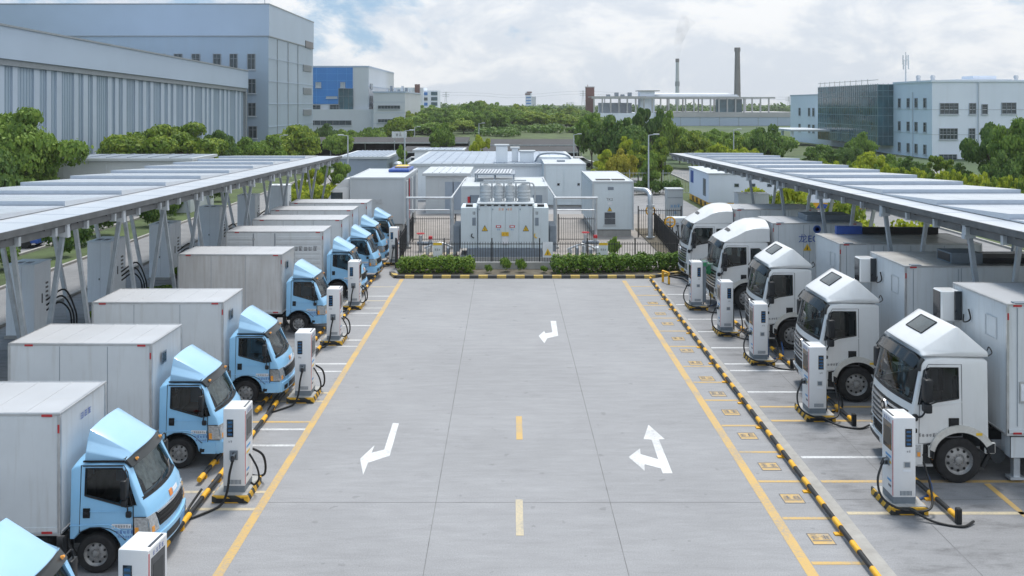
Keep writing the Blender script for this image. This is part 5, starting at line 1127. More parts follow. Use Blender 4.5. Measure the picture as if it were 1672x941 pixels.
t = thing('tractor_cab', 'white truck nose with sloping deflector sticking out left of the open-top trailer', 'truck', (-11.7, 63.5, 0)); O = (-11.7, 63.5, 0)
m = MB(O); m.prism([(-12.7, .8), (-10.95, .8), (-10.95, 3.35), (-11.9, 3.3), (-12.6, 2.3)], 62.3, 64.7, 'white_paint', bev=.06); m.build('cab', t)
m = MB(O); m.prism([(-12.3, 3.0), (-10.95, 3.3), (-10.95, 3.95), (-11.3, 3.9)], 62.4, 64.6, 'white_paint', bev=.05); m.build('roof_fairing', t)
m = MB(O); m.box(-12.2, -11.4, 62.28, 62.3, 2.3, 3.0, 'win_glass'); m.build('side_window', t)
for y, sg in ((62.6, -1), (64.4, 1)): 
    w = wheel(t, .1, y - 63.5, .5, .3, sg)
m = MB((-11.2, 75, 0)); m.lathe([(.1, 3.2), (.1, 3.9), (.32, 3.95), (.36, 4.15), (.2, 4.3), (.05, 4.32)], (-6.6 - 2.6, 75, 0), 'z', 'galv', 14); m.cyl((-9.2, 75, 0), (-9.2, 75, 3.3), .1, .1, 'galv', 10)
m.build('vent_pipe', None, 'small grey vent pipe with a round cap standing behind the open-top trailer', category='vent')

# gantry of pale pipes
for gx_, lab, xs in ((-3.7, 'pale pipe gantry left of the transformer', (-6.4, -3.7)), (2.8, 'pale pipe gantry right of the transformer', (2.8, 5.3))):
    O = (gx_, 58, 0); t = thing('pipe_gantry', lab, 'gantry', O)
    for x in xs:
        for y in (57.2, 58.4):
            if abs(x) < 4 or y < 58: m = MB(O); m.cyl((x, y, 0), (x, y, 3.15), .09, .09, 'galv', 10); m.box(x - .2, x + .2, y - .2, y + .2, 0, .15, 'concrete_wall'); m.build('post', t)
    m = MB(O); m.cyl((xs[0] - .1, 57.2, 3.15), (xs[1] + .1, 57.2, 3.15), .075, .075, 'galv', 10); m.cyl((gx_, 57.2, 3.15), (gx_ - .6 * (1 if gx_ > 0 else -1), 63, 3.9), .06, .06, 'galv', 8); m.build('beam', t)
    m = MB(O); m.cyl((xs[0], 57.2, 2.4), (xs[1], 57.2, 2.4), .035, .035, 'galv', 8); m.build('rail', t)
O = (8.4, 60, 0); t = thing('duct_pipe', 'thick grey pipe bending down beside the container marked TK2', 'pipe', O)
m = MB(O); m.tube([(8.35, 63, 3.15), (8.9, 62.6, 3.15), (9.2, 62.2, 3.12), (9.35, 61.8, 2.9), (9.35, 61.6, 2.5), (9.35, 61.5, 0)], .17, 'galv', 12, 4); m.build('pipe', t)
m = MB(O); m.cyl((9.35, 61.5, 2.1), (9.35, 61.5, 2.25), .26, .26, 'galv', 14); m.cyl((9.35, 61.5, 0), (9.35, 61.5, .12), .3, .3, 'galv', 14); m.build('flange', t)
for x, y, lab in ((-5.2, 56, 'red and dark valve set on the slab between the left container and the transformer'), (4.9, 56.5, 'red and dark valve set on the slab right of the transformer')):
    t = thing('valve_set', lab, 'valve', (x, y, 0)); m = MB((x, y, 0)); m.cyl((x - .5, y, .5), (x + .5, y, .5), .12, .12, 'galv_dark', 10); m.cyl((x - .3, y, 0), (x - .3, y, 1.0), .1, .1, 'galv', 10); m.cyl((x + .3, y, 0), (x + .3, y, .8), .1, .1, 'galv', 10); m.build('pipework', t)
    m = MB((x, y, 0)); m.lathe([(.22, -.03), (.25, 0), (.22, .03), (.18, 0), (.22, -.03)], (x - .3, y, 1.1), 'z', 'decal_red', 16); m.build('handwheel', t); m = MB((x, y, 0)); m.box(x + .18, x + .42, y - .12, y + .12, .75, .95, 'decal_red', .03); m.build('actuator', t)
for k, (x, y, l, lab) in enumerate(((-4.2, 54.5, 1.0, 'grey skid of pipework low on the slab left of the transformer'), (4.2, 54.0, 1.4, 'grey skid of pipework low on the slab right of the transformer'))):
    t = thing('pipe_skid', lab, 'pipework', (x, y, 0)); m = MB((x, y, 0))
    for q in range(5): m.box(x - .8 + q * .4, x - .62 + q * .4, y - .4, y + .4, .12, .5 + .1 * (q % 3), 'galv_dark' if q % 2 else 'sub_white', .02)
    m.build('tank', t); m = MB((x, y, 0)); m.box(x - 1, x + 1, y - .5, y + .5, 0, .12, 'line_cream'); m.tube([(x - .9, y - .3, .5), (x, y - .3, .8), (x + .9, y - .3, .5)], .06, 'galv', 8, 4); m.build('frame', t)
t = thing('control_kiosk', 'narrow white control kiosk at the right fence end', 'kiosk', (11.4, 64, 0)); O = (11.4, 64, 0)
m = MB(O); m.box(10.9, 12.0, 64, 65, 0, 3.0, 'sub_white', .02); m.box(10.85, 12.05, 63.95, 65.05, 3.0, 3.1, 'sub_white', .02); m.box(10.93, 11.97, 63.985, 64, 2.45, 2.49, 'galv_dark'); m.glyphs(3, .22, 'decal_cyan', face_mtx((11.45, 63.98, 1.9), (1, 0, 0), (0, 0, 1)), 101); m.glyphs(1, .3, 'decal_cyan', face_mtx((11.45, 63.98, 1.5), (1, 0, 0), (0, 0, 1)), 102); m.build('body', t)
t = thing('junction_box', 'low grey junction box with dark fittings in front of the control kiosk', 'cabinet', (11.2, 61, 0)); O = (11.2, 61, 0)
m = MB(O); m.box(10.4, 11.9, 60.5, 61.4, .2, 1.5, 'cab_grey', .03); m.box(10.4, 11.9, 60.5, 61.4, 0, .2, 'concrete_wall'); m.build('body', t)
m = MB(O)
for k in range(4): m.cyl((10.6 + k * .36, 60.5, 1.1), (10.6 + k * .36, 60.3, 1.0), .1, .1, 'galv_dark', 8); m.tube([(10.6 + k * .36, 60.3, 1.0), (10.6 + k * .36, 60.1, .6), (10.7 + k * .36, 60.2, 0)], .04, 'cable', 6, 3)
m.build('fitting', t)
for k, (x, y) in enumerate(((10.05, 58), (9.75, 64.2))):
    t = thing('hand_wheel', ('yellow hand wheel on the right side fence, nearer one', 'yellow hand wheel behind the fence near the bent duct pipe')[k], 'valve wheel', (x, y, 0)); m = MB((x, y, 0)); m.cyl((x, y, 0), (x, y, 1.5), .04, .04, 'rail_yellow', 8); m.build('stem', t); m = MB((x, y, 0)); m.lathe([(.30, -.04), (.36, 0), (.30, .04), (.26, 0), (.30, -.04)], (x, y - .05, 1.55), 'y', 'rail_yellow', 18); m.box(x - .28, x + .28, y - .07, y - .03, 1.52, 1.58, 'rail_yellow'); m.box(x - .03, x + .03, y - .07, y - .03, 1.27, 1.83, 'rail_yellow'); m.build('wheel', t)
for k, (u, v, Y, h) in enumerate(((668, 400, 54, 2.9), (734, 402, 57, 1.9))):
    pass
mat('wall_white', (.74, .80, .90), .6, var=.04, vscale=.15, streak=.14, dirt=(.5, .52, .55), sstretch=(1, 1, .04))
t = thing('prefab_cabin', 'white prefabricated cabin with small windows on a yellow and dark painted base', 'cabin', (16.9, 78.5, 0)); O = (16.9, 78.5, 0)
m = MB(O); m.box(16.9, 30, 78.5, 87, .55, 3.0, 'wall_white', .02); m.box(16.8, 30.1, 78.4, 87.1, 3.0, 3.1, 'sub_white', .01); m.build('wall', t)
m = MB(O); m.box(16.93, 30, 78.53, 87, 0, .55, 'rail_yellow')
rg = random.Random(4)
for k in range(7):
    x = 17.6 + k * 1.7; m.prism([(x, .06), (x + .8, .04), (x + 1.1, .4), (x + .3, .5)], 78.515, 78.53, 'decal_blue' if k % 2 else 'grille_dark')
for k in range(4): y = 79.5 + k * 1.8; m.prism([(y, .05), (y + .7, .05), (y + .9, .45), (y + .2, .5)], 16.915, 16.93, 'grille_dark', axis='x')
m.build('base', t, smooth=False)
for x in (19.1, 20.5, 21.9): m = MB(O); m.box(x, x + .4, 78.47, 78.5, 1.9, 2.2, 'galv_dark'); m.box(x + .05, x + .35, 78.46, 78.47, 1.95, 2.15, 'win_glass'); m.build('window', t, smooth=False)
m = MB(O); m.box(16.87, 16.9, 79.6, 80.7, 1.0, 2.5, 'pile_grey'); m.box(16.86, 16.87, 79.7, 80.2, 1.2, 2.4, 'decal_grey'); m.build('door', t, smooth=False)
m = MB(O); m.box(16.86, 16.9, 85, 86.2, 1.7, 2.8, 'decal_blue'); m.build('blue_panel', t, smooth=False)

# low buildings behind the substation
def low(name, lab, x0, x1, y0, y1, h, wall='cab_grey', roof='canopy_riser', seams=6, extra=None):
    O = (x0, y0, 0); t = thing(name, lab, 'building', O); m = MB(O); m.box(x0, x1, y0, y1, 0, h, wall)
    for k in range(1, seams): x = x0 + (x1 - x0) * k / seams; m.box(x - .03, x + .03, y0 - .03, y0, .2, h - .3, wall)
    m.build('wall', t, smooth=False); m = MB(O); m.box(x0 - .25, x1 + .25, y0 - .25, y1 + .25, h, h + .22, 'sub_white'); m.box(x0 + .1, x1 - .1, y0 + .1, y1 - .1, h + .22, h + .235, roof)
    for k in range(1, seams * 2): x = x0 + (x1 - x0) * k / seams / 2; m.box(x - .04, x + .04, y0 + .1, y1 - .1, h + .235, h + .29, roof)
    m.build('roof', t, smooth=False); return t, O
mat('roof_blue', (.29, .35, .43), .5, var=.12, vscale=.3, streak=.3, dirt=(.3, .33, .36), sstretch=(.3, 3, 3))
t, O = low('low_building', 'long low building with pale blue flat roof behind the transformer', -9.4, 6.2, 86, 108, 3.2, 'cab_grey', 'roof_blue', 8)
for x0, x1, y, z in ((-1.4, -.3, 87.0, 5.0), (.1, .7, 88, 4.7), (.9, 2.2, 87.5, 4.4)): m = MB(O); m.box(x0, x1, y, y + 1.2, 3.44, z, 'cab_grey', .03); m.box(x0 - .15, x1 + .15, y - .1, y + 1.3, z, z + .15, 'sub_white'); m.build('roof_unit', t)
m = MB(O); m.tube([(2.3, 87.2, 3.5), (2.8, 87.2, 4.2), (4.2, 87.2, 4.35), (5.4, 87.2, 4.1), (5.8, 87.2, 3.5)], .09, 'galv_dark', 8, 4); m.box(2.5, 5.6, 87.4, 89, 3.44, 4.0, 'cab_grey'); m.build('roof_pipe', t)
t, O = low('low_building', 'low white block with pale blue panel left behind the transformer', -7.0, -3.6, 75.5, 83, 3.1, 'sub_white', 'sub_white', 3)
m = MB(O); m.box(-5.4, -3.8, 75.47, 75.5, .3, 2.6, 'roof_blue'); m.build('door', t, smooth=False)
t, O = low('low_shed', 'grey blue shed with a pale sloping roof behind the left canopy end', -17.5, -12.7, 94, 106, 3.4, 'roof_blue', 'roof_blue', 5)
m = MB(O); m.box(-12.7, -12.66, 96, 98.5, .2, 2.8, 'galv_dark'); m.build('door', t, smooth=False)
low('low_shed', 'small flat roofed shed in front of the dark parking sheds', -13, -6.5, 124, 130, 2.6, 'cab_grey', 'roof_blue', 4)
t, O = low('service_building', 'white service hut with dark air conditioner recess left behind the left canopy', -44, -26.5, 76, 82, 4.3, 'sub_white', 'galv_dark', 5)
m = MB(O); m.box(-43.8, -38.5, 75.96, 76.0, 2.4, 4.1, 'dark_trim'); m.build('recess', t, smooth=False)
m = MB(O); m.lathe([(.7, 0), (.7, .1), (.5, .12), (.1, .12), (.1, .0)], (-39.6, 75.96, 3.2), 'y', 'galv_dark', 18, -1); m.box(-43.3, -41.5, 75.7, 75.96, 2.5, 3.6, 'galv_dark'); m.build('fan', t)
m = MB(O); m.cyl((-42.0, 77.5, 4.5), (-42.0, 77.5, 5.5), .6, .6, 'galv', 14); m.box(-43, -41, 77, 78, 5.5, 5.6, 'galv'); m.build('water_tank', t)
mat('shed_dark', (.018, .019, .024), .75, var=.4, vscale=.25)
def pshed(lab, x0, x1, y0, y1, h):
    O = (x0, y0, 0); t = thing('parking_shed', lab, 'shed', O, 0, 'dark roofed parking sheds behind the lot'); m = MB(O)
    m.prism([(y0, h - .6), (y1, h), (y1, h + .12), (y0, h - .48)], x0, x1, 'shed_dark', axis='x'); m.build('roof', t, smooth=False); m = MB(O); m.prism([(y0 - .05, h - .66), (y0, h - .66), (y0, h - .46), (y0 - .05, h - .46)], x0, x1, 'galv', axis='x'); m.box(x0, x1, y1 - .2, y1, 0, h - .5, 'shed_dark'); m.build('shade_back_wall', t, smooth=False); n = int((x1 - x0) / 5)  # near-black back wall added to stand for the shade under the roof
    for k in range(n + 1): x = x0 + (x1 - x0) * k / n; m = MB(O); m.cyl((x, (y0 + y1) / 2, 0), (x, (y0 + y1) / 2, h - .3), .1, .1, 'galv', 8); m.build('post', t)
    rg = random.Random(int(x0))
    return t

pshed('dark parking shed in front of the grass mound, longest one right of the round tree', -4, 11.5, 146, 154, 3.0); pshed('dark parking shed left of the round tree, under the blue building', -36, -7, 150, 158, 3.2); pshed('lower dark parking shed in the nearer row', -16, 10, 136, 141, 2.4)
def car(x, y, col, lab):
    t = thing('parked_car', lab, 'car', (x, y, 0), 0, 'far cars under the parking sheds'); m = MB()
    m.prism([(-2.1, .3), (2.1, .3), (2.1, .8), (1.3, .95), (.6, 1.42), (-1.1, 1.45), (-1.9, .95), (-2.1, .85)], -.85, .85, col, bev=.08); m.build('body', t)
    m = MB(); m.prism([(-1.0, .95), (1.1, .95), (.55, 1.36), (-.95, 1.38)], -.87, .87, 'win_glass'); m.build('windows', t)
    for sx in (-1.3, 1.3):
        for sy in (-.8, .8): m = MB(); m.cyl((sx, sy - .1, .32), (sx, sy + .1, .32), .32, .32, 'rubber', 14); m.build('wheel', t)
for k in range(9): car(-30 + k * 5.6 + (k % 3) * .6, 128.5 + (k % 2) * 3, ('white_paint', 'galv_dark', 'dark_trim', 'alu')[k % 4], 'distant parked car near the dark parking sheds behind the lot, too small to tell apart')
# ------------------------------------------------------------------ large buildings
mat('clad_silver', (.31, .40, .50), .42, metal=.15, var=.07, vscale=.12, streak=.22, dirt=(.29, .34, .40), sstretch=(1.2, 1.2, .02), dirtcut=(.4, .7))
mat('clad_rib', (.44, .52, .63), .42, metal=.15, var=.05, vscale=.2)
mat('clad_smooth', (.37, .46, .58), .45, metal=.1, var=.05, vscale=.1)
mat('clad_trim', (.24, .27, .30), .5, var=.1)
mat('clad_pale', (.52, .56, .61), .5, var=.05, vscale=.1, streak=.15, dirt=(.4, .42, .44), sstretch=(.8, .8, .03))
mat('clad_blue', (.03, .20, .56), .35, var=.08, vscale=.1)
mat('blue_line', (.07, .30, .66), .4); mat('mullion_teal', (.16, .26, .30), .5); mat('brick_brown', (.17, .08, .07), .85, var=.15, vscale=.3)
mat('chimney_grey', (.16, .155, .155), .85, var=.15, vscale=.2); mat('chimney_pale', (.45, .48, .50), .8, var=.1, vscale=.2)
mat('concrete_frame', (.42, .42, .43), .8, var=.12, vscale=.1)
def window(t, O, x0, x1, z0, z1, y=None, x=None, mull=1, tr=True, name='window', frame='clad_trim', glass='win_glass', d=.10):
    """window on a wall facing -y (y given) or a wall facing +-x (x given with x0,x1 along y): frame with a recessed pane"""
    def B(mb, a, b, c, e, o0, o1, m):
        if y is not None: mb.box(a, b, y - o1, y - o0, c, e, m)
        else: s_ = 1 if x > t.location.x + .001 or DIRX > 0 else -1; mb.box(x + o0 * DIRX, x + o1 * DIRX, a, b, c, e, m)
    m = MB(O); w = .09
    B(m, x0, x0 + w, z0, z1, .003, d, frame); B(m, x1 - w, x1, z0, z1, .003, d, frame); B(m, x0 + w, x1 - w, z1 - w, z1, .003, d, frame); B(m, x0 + w, x1 - w, z0, z0 + w, .003, d, frame)
    for k in range(1, mull + 1): a = x0 + (x1 - x0) * k / (mull + 1); B(m, a - .035, a + .035, z0 + w, z1 - w, .003, d * .8, frame)
    if tr: a = z0 + (z1 - z0) * .68; B(m, x0 + w, x1 - w, a - .03, a + .03, .003, d * .75, frame)
    f = m.build(name, t, smooth=False); m = MB(O); B(m, x0 + w, x1 - w, z0 + w, z1 - w, .003, .02, glass); m.build('pane', f, smooth=False)
    m = MB(O); B(m, x0 - .1, x1 + .1, z0 - .12, z0, .003, d + .08, 'clad_pale'); m.build('sill', f, smooth=False)
DIRX = 1
# near hall on the left: long wall running away with a falling parapet
xw = -45.0; O = (xw, 60, 0); t = thing('factory_hall', 'long silver ribbed factory hall at the left edge with falling roof line', 'building', O)
Ya, Yb = 55.0, 155.0; za, zb = 16.25, 14.5; ba, bb = 12.9, 11.06
m = MB(O); m.prism([(Ya, 0), (Yb, 0), (Yb, bb), (Ya, ba)], xw - 30, xw, 'clad_silver', axis='x')
rg = random.Random(5); y = 58.0; k = 0
while y < Yb - 1:
    zt = ba + (bb - ba) * (y - Ya) / 100 - .02; w_ = 1.0 if k % 2 == 0 else .85; m.prism([(y, .0), (y + w_, .0), (y + w_, zt), (y, zt)], xw, xw + .16, 'clad_rib', axis='x'); y += (2.1 if k % 3 else 3.6) + rg.uniform(-.2, .3); k += 1
y = 57.3
while y < Yb - .5: zt = ba + (bb - ba) * (y - Ya) / 100 - .03; m.prism([(y, .0), (y + .16, .0), (y + .16, zt), (y, zt)], xw, xw + .045, 'clad_silver', axis='x'); y += .52
m.build('wall', t, smooth=False)
m = MB(O); m.prism([(Ya, ba + .55), (Yb, bb + .55), (Yb, zb), (Ya, za)], xw - 30, xw + .7, 'clad_smooth', axis='x'); m.prism([(Ya, za), (Yb, zb), (Yb, zb + .18), (Ya, za + .18)], xw - .2, xw + .82, 'clad_trim', axis='x'); m.build('parapet', t, smooth=False)
m = MB(O); m.prism([(Ya, ba), (Yb, bb), (Yb, bb + .55), (Ya, ba + .55)], xw - .2, xw + .45, 'clad_trim', axis='x'); m.prism([(Yb - .4, 0), (Yb + .1, 0), (Yb + .1, bb), (Yb - .4, bb)], xw, xw + .5, 'clad_trim', axis='x'); m.build('gutter_band', t, smooth=False)
# tall block behind it
O = (-42.2, 160, 0); t = thing('factory_tower_block', 'tall silver factory block behind the ribbed hall with small windows', 'building', O)
m = MB(O); m.box(-140, -42.2, 160, 196, 0, 26.2, 'clad_silver'); m.build('wall', t, smooth=False)
m = MB(O); m.box(-140, -42.05, 159.85, 196.1, 20.9, 26.3, 'clad_smooth'); m.box(-140, -42.0, 159.8, 196.1, 26.3, 26.5, 'clad_trim'); m.box(-140, -42.02, 159.82, 196.1, 20.72, 20.9, 'clad_trim')
m.build('upper_band', t, smooth=False)
for q in range(1, 22): pass
s160 = FPX / 160
for u0, u1, v0, v1 in [(258, 271, 88, 114), (284, 298, 88, 114), (313, 327, 88, 114), (348, 361, 88, 111), (375, 388, 88, 113), (404, 417, 88, 114), (405, 418, 129, 153), (405, 418, 168, 190), (406, 420, 206, 226)]:
    window(t, O, (u0 - U0) / s160, (u1 - U0) / s160, HC - (v1 - V0) / s160, HC - (v0 - V0) / s160, y=160, mull=1, d=.16)
for v0, v1 in ((105, 116), (143, 154), (179, 189)):
    Y = 186; s_ = FPX / Y; m = MB(O); z0, z1 = HC - (v1 - V0) / s_, HC - (v0 - V0) / s_; m.box(-42.2, -42.05, 186.5, 194, z0, z1, 'clad_trim')
    for q in range(5): m.box(-42.05, -41.98, 186.5, 194, z0 + .1 + q * (z1 - z0) / 5, z0 + .16 + q * (z1 - z0) / 5, 'galv_dark')
    m.build('louvre', t, smooth=False)
m = MB(O); m.box(-42.05, -41.95, 188, 195, 20.6, 22.0, 'dark_trim'); m.build('roof_opening', t, smooth=False)
m = MB(O)
for z in (5, 9, 13, 17): m.box(-42.2, -42.12, 160, 196, z - .05, z + .05, 'clad_smooth')
for y in (166, 174, 182): m.box(-42.2, -42.1, y - .08, y + .08, 0, 20.6, 'clad_trim')
m.build('panel_joint', t, smooth=False)
m = MB(O); m.cyl((-43, 160.6, 26.4), (-43, 160.6, 31), .08, .05, 'alu', 6); m.build('lightning_rod', t)
# blue and grey building
O = (-57, 260, 0); t = thing('office_building', 'grey building with a bright blue clad front far behind the tall block', 'building', O)
m = MB(O); m.box(-62, -40.2, 260, 316, 0, 19.4, 'clad_pale'); m.box(-62, -40.1, 259.9, 316, 19.4, 19.8, 'clad_smooth'); m.box(-62, -37, 258.5, 260, 0, 7.5, 'clad_pale')
for z in (4.5, 9, 14): m.box(-40.2, -40.05, 260, 316, z, z + .12, 'clad_smooth')
m.build('wall', t, smooth=False)
m = MB(O); m.box(-61, -44.7, 259.8, 260, 9.0, 19.3, 'clad_blue')
for x in (-58, -55, -52, -49, -46.5): m.box(x, x + .1, 259.76, 259.8, 9, 19.3, 'blue_line')
for z in (11, 13, 15.6, 17.5): m.box(-61, -44.7, 259.77, 259.8, z, z + .1, 'blue_line')
m.build('blue_cladding', t, smooth=False)
for a in ((-57.5, -53.8, 6.6, 8.7), (-51.2, -48.3, 6.6, 8.8), (-55.2, -53.6, 13.6, 15.2), (-48.2, -46.8, 13.6, 15.2), (-52.2, -49, 10.6, 11.2)): window(t, O, a[0], a[1], a[2], a[3], y=259.75, mull=2, d=.2, glass='win_glass' if a[2] < 9 else 'clad_pale', frame='clad_trim' if a[2] < 9 else 'clad_smooth')
window(t, O, -48.7, -44.5, 6.5, 13.4, y=259.75, mull=2, d=.2, name='tall_window', glass='curtain_glass'); window(t, O, -57, -44.8, 3.0, 4.4, y=258.5, mull=6, tr=False, d=.2)
for z in (6.4, 9.7, 13.2): m = MB(O); m.box(-40.1, -39.9, 262, 266, z, z + 1.6, 'clad_trim'); m.build('side_window', t, smooth=False)
O = (-38, 255, 0); t = thing('annex_building', 'lower plain grey annex right of the blue fronted building', 'building', O)
m = MB(O); m.box(-38.3, -29.5, 256, 300, 0, 12.1, 'clad_pale'); m.box(-38.5, -29.3, 255.8, 300, 12.1, 12.5, 'clad_smooth')
for z in (3.5, 6.5, 9.5): m.box(-38.3, -29.5, 255.95, 256, z, z + .08, 'clad_smooth')
m.build('wall', t, smooth=False)
for a in ((-37.0, -30.8, 7.6, 8.6), (-37.0, -30.8, 3.8, 4.8)): window(t, O, a[0], a[1], a[2], a[3], y=255.9, mull=6, tr=False, d=.2)
for k in range(7): m = MB(O); m.box(-30 + .0 - k * 1.1, -29.4 - k * 1.1, 270, 272, 12.5, 13.3 + .5 * (k % 3), 'galv_dark' if k % 2 else 'clad_pale'); m.build('roof_unit', t, smooth=False)
O = (-52, 420, 0); t = thing('office_building', 'distant white block with blue window strips and a brown stair tower', 'building', O)
m = MB(O); m.box(-53, -40, 420, 440, 0, 16.5, 'wall_white'); m.box(-44, -33.7, 424, 440, 0, 15.2, 'wall_white'); m.build('wall', t, smooth=False)
m = MB(O); m.box(-43.8, -41.6, 419, 421, 10, 18, 'brick_brown'); m.build('stair_tower', t, smooth=False)
for z in range(6): m = MB(O); m.box(-41.2, -38.4, 423.8, 424, 1.0 + z * 2.4, 2.4 + z * 2.4, 'clad_blue' if z % 2 else 'win_glass'); m.box(-36.8, -33.9, 423.8, 424, 1.0 + z * 2.4, 2.6 + z * 2.4, 'curtain_glass'); m.build('window_strip', t, smooth=False)
O = (13, 800, 0); t = thing('tower_block', 'tiny tower block with reddish roof far behind the wooded hill', 'building', O)
m = MB(O); m.box(13, 18, 800, 812, 0, 19.5, 'wall_white'); m.box(18, 22, 803, 812, 0, 15.5, 'clad_pale'); m.build('wall', t, smooth=False); m = MB(O); m.box(12.6, 17, 799.8, 812, 16.8, 18.2, 'brick_brown'); m.box(14, 18.4, 799.6, 812, 18.6, 19.8, 'brick_brown'); m.build('roof', t, smooth=False)
m = MB(O)
for z in range(6): m.box(13.4, 17.6, 799.7, 800, 1 + z * 2.6, 2.2 + z * 2.6, 'clad_blue')
m.build('window_strip', t, smooth=False)
O = (32.8, 400, 0); t = thing('brick_tower', 'square brown brick tower at the left end of the concrete frame factory', 'tower', O)
m = MB(O); m.box(32.8, 36.4, 400, 404, 0, 16.2, 'brick_brown'); m.build('shaft', t, smooth=False); m = MB(O); m.box(32.6, 36.6, 399.8, 404.2, 16.2, 16.6, 'concrete_frame'); m.box(33.4, 33.6, 400, 400.2, 16.6, 17.4, 'brick_brown'); m.build('cap', t, smooth=False)
# concrete frame factory
O = (34, 380, 0); t = thing('factory_building', 'long unfinished concrete frame factory with open columns behind the right trees', 'building', O)
m = MB(O); m.box(34, 60, 380, 420, 0, 5.2, 'wall_white'); m.box(60, 120, 379, 420, 0, 3.6, 'clad_smooth'); m.box(60, 120, 378.7, 420, 3.6, 5.6, 'concrete_frame'); m.box(38, 52, 395, 400, 5, 9.5, 'clad_pale')
for x in range(62, 120, 8): m.box(x, x + .15, 378.9, 379, 0, 3.6, 'clad_trim')
m.build('wall', t, smooth=False)
for k in range(22):
    x = 34.5 + k * 3.45
    m = MB(O); m.box(x - .28, x + .28, 380.5, 381.1, 5.2, 11.2, 'concrete_frame'); m.build('column', t, smooth=False)
    if k % 2 == 0: m = MB(O); m.box(x - .25, x + .25, 405, 405.6, 5.2, 11.2, 'concrete_frame'); m.build('column', t, smooth=False)
m = MB(O); m.box(33.5, 109.5, 380.3, 381.3, 11.2, 11.9, 'concrete_frame'); m.box(33.5, 109.5, 404.8, 405.8, 11.2, 11.9, 'concrete_frame'); m.box(56, 95, 385, 405, 12.4, 13.0, 'clad_pale'); m.prism([(382, 11.9), (406, 13.6), (406, 13.9), (382, 12.3)], 56, 95, 'clad_pale', axis='x'); m.box(33.5, 56, 380.3, 398, 11.9, 12.2, 'concrete_frame'); m.build('roof', t, smooth=False)
m = MB(O); m.box(54, 60, 383, 390, 5, 14.3, 'wall_white'); m.box(53, 62, 382, 391, 14.3, 14.7, 'concrete_frame'); m.build('stair_house', t, smooth=False)
m = MB(O); m.box(85, 96, 381.4, 382, 5.4, 11, 'curtain_glass'); m.build('glazing', t, smooth=False)
for k, x in enumerate((40, 43.5, 46, 49)): m = MB(O); m.box(x, x + 1.6, 384, 386, 12.2, 13 + (k % 2) * .8, 'galv_dark'); m.build('roof_unit', t, smooth=False)
# chimneys, smoke
def chimney(lab, u, Y, vt, wt, wb, mts):
    x = (u - U0) * Y / FPX; zt = HC - (vt - V0) * Y / FPX; k = Y / FPX; t = thing('chimney', lab, 'chimney', (x, Y, 0)); m = MB((x, Y, 0)); m.lathe([(wb / 2 * k, 0), (wt / 2 * k, zt - 1.5)], (x, Y, 0), 'z', mts, 20); m.build('shaft', t)
    m = MB((x, Y, 0)); m.lathe([(wt / 2 * k * 1.15, zt - 2.8), (wt / 2 * k * 1.25, zt - 1.5), (wt / 2 * k * 1.2, zt), (wt / 2 * k * .8, zt)], (x, Y, 0), 'z', 'chimney_grey', 20); m.build('rim', t)
    return t, x, zt
t, cx, cz = chimney('slender pale chimney with grey bands, smoking', 1106, 700, 96, 5, 7.5, 'chimney_pale')
m = MB((cx, 700, 0)); m.lathe([(1.75, cz * .52), (1.75, cz * .60)], (cx, 700, 0), 'z', 'clad_trim', 20); m.build('grey_band', t)
chimney('dark grey tapering chimney right of the smoking one', 1204, 600, 78, 8, 12, 'chimney_grey')
mt = bpy.data.materials.new('smoke'); mt.use_nodes = True; nt = mt.node_tree; nt.nodes.clear(); o_ = nn(nt, 'ShaderNodeOutputMaterial'); v_ = nn(nt, 'ShaderNodeVolumePrincipled', Density=.16, Color=(.97, .98, 1, 1)); v_.inputs['Anisotropy'].default_value = .2
tc = nn(nt, 'ShaderNodeTexCoord'); n_ = nn(nt, 'ShaderNodeTexNoise', Scale=.16, Detail=4.0); r_ = nn(nt, 'ShaderNodeMapRange'); r_.inputs[1].default_value = .36; r_.inputs[2].default_value = .66; r_.inputs[3].default_value = 0; r_.inputs[4].default_value = .11
nt.links.new(tc.outputs['Object'], n_.inputs['Vector']); nt.links.new(n_.outputs[0], r_.inputs[0]); nt.links.new(r_.outputs[0], v_.inputs['Density']); nt.links.new(v_.outputs[0], o_.inputs['Volume']); M['smoke'] = mt
m = MB((cx, 700, cz)); m.tube([(cx, 700, cz + .2), (cx + .3, 700, cz + 5), (cx + .5, 700, cz + 11), (cx + 2, 700, cz + 17), (cx + 4.5, 700, cz + 24), (cx + 9, 700, cz + 31)], lambda q: 1.2 + 5.2 * q, 'smoke', 14, 4); m.build('smoke', None, None, kind='stuff')
# white office on the right
O = (68.8, 150, 0); t = thing('office_building', 'white three storey office building on the right with a blue green glass front', 'building', O)
m = MB(O); m.box(68.8, 130, 150, 205, 0, 12.6, 'wall_white'); m.box(68.6, 84.4, 149.8, 165, 12.6, 12.9, 'wall_white'); m.box(68.8, 100, 205, 226, 0, 10.95, 'wall_white'); m.box(84.4, 130, 151, 200, 12.6, 13.0, 'wall_white'); m.box(68.7, 100, 205, 226.1, 10.95, 11.2, 'clad_smooth')
for z in (4.0, 8.1): m.box(68.74, 130, 149.94, 150, z - .04, z + .04, 'clad_pale'); m.box(68.74, 68.8, 150, 165, z - .04, z + .04, 'clad_pale')
m.build('wall', t, smooth=False)
m = MB(O)
for x in (76.3, 87): m.cyl((x, 149.8, 0), (x, 149.8, 12.6), .09, .09, 'clad_pale', 8)
m.cyl((68.65, 157, 0), (68.65, 157, 11), .08, .08, 'clad_pale', 8); m.build('downpipe', t)
Z4 = lambda zx, zy: ((1260 + zx / 3.765 - U0) / 10, HC - (80 + zy / 3.765 - V0) / 10)
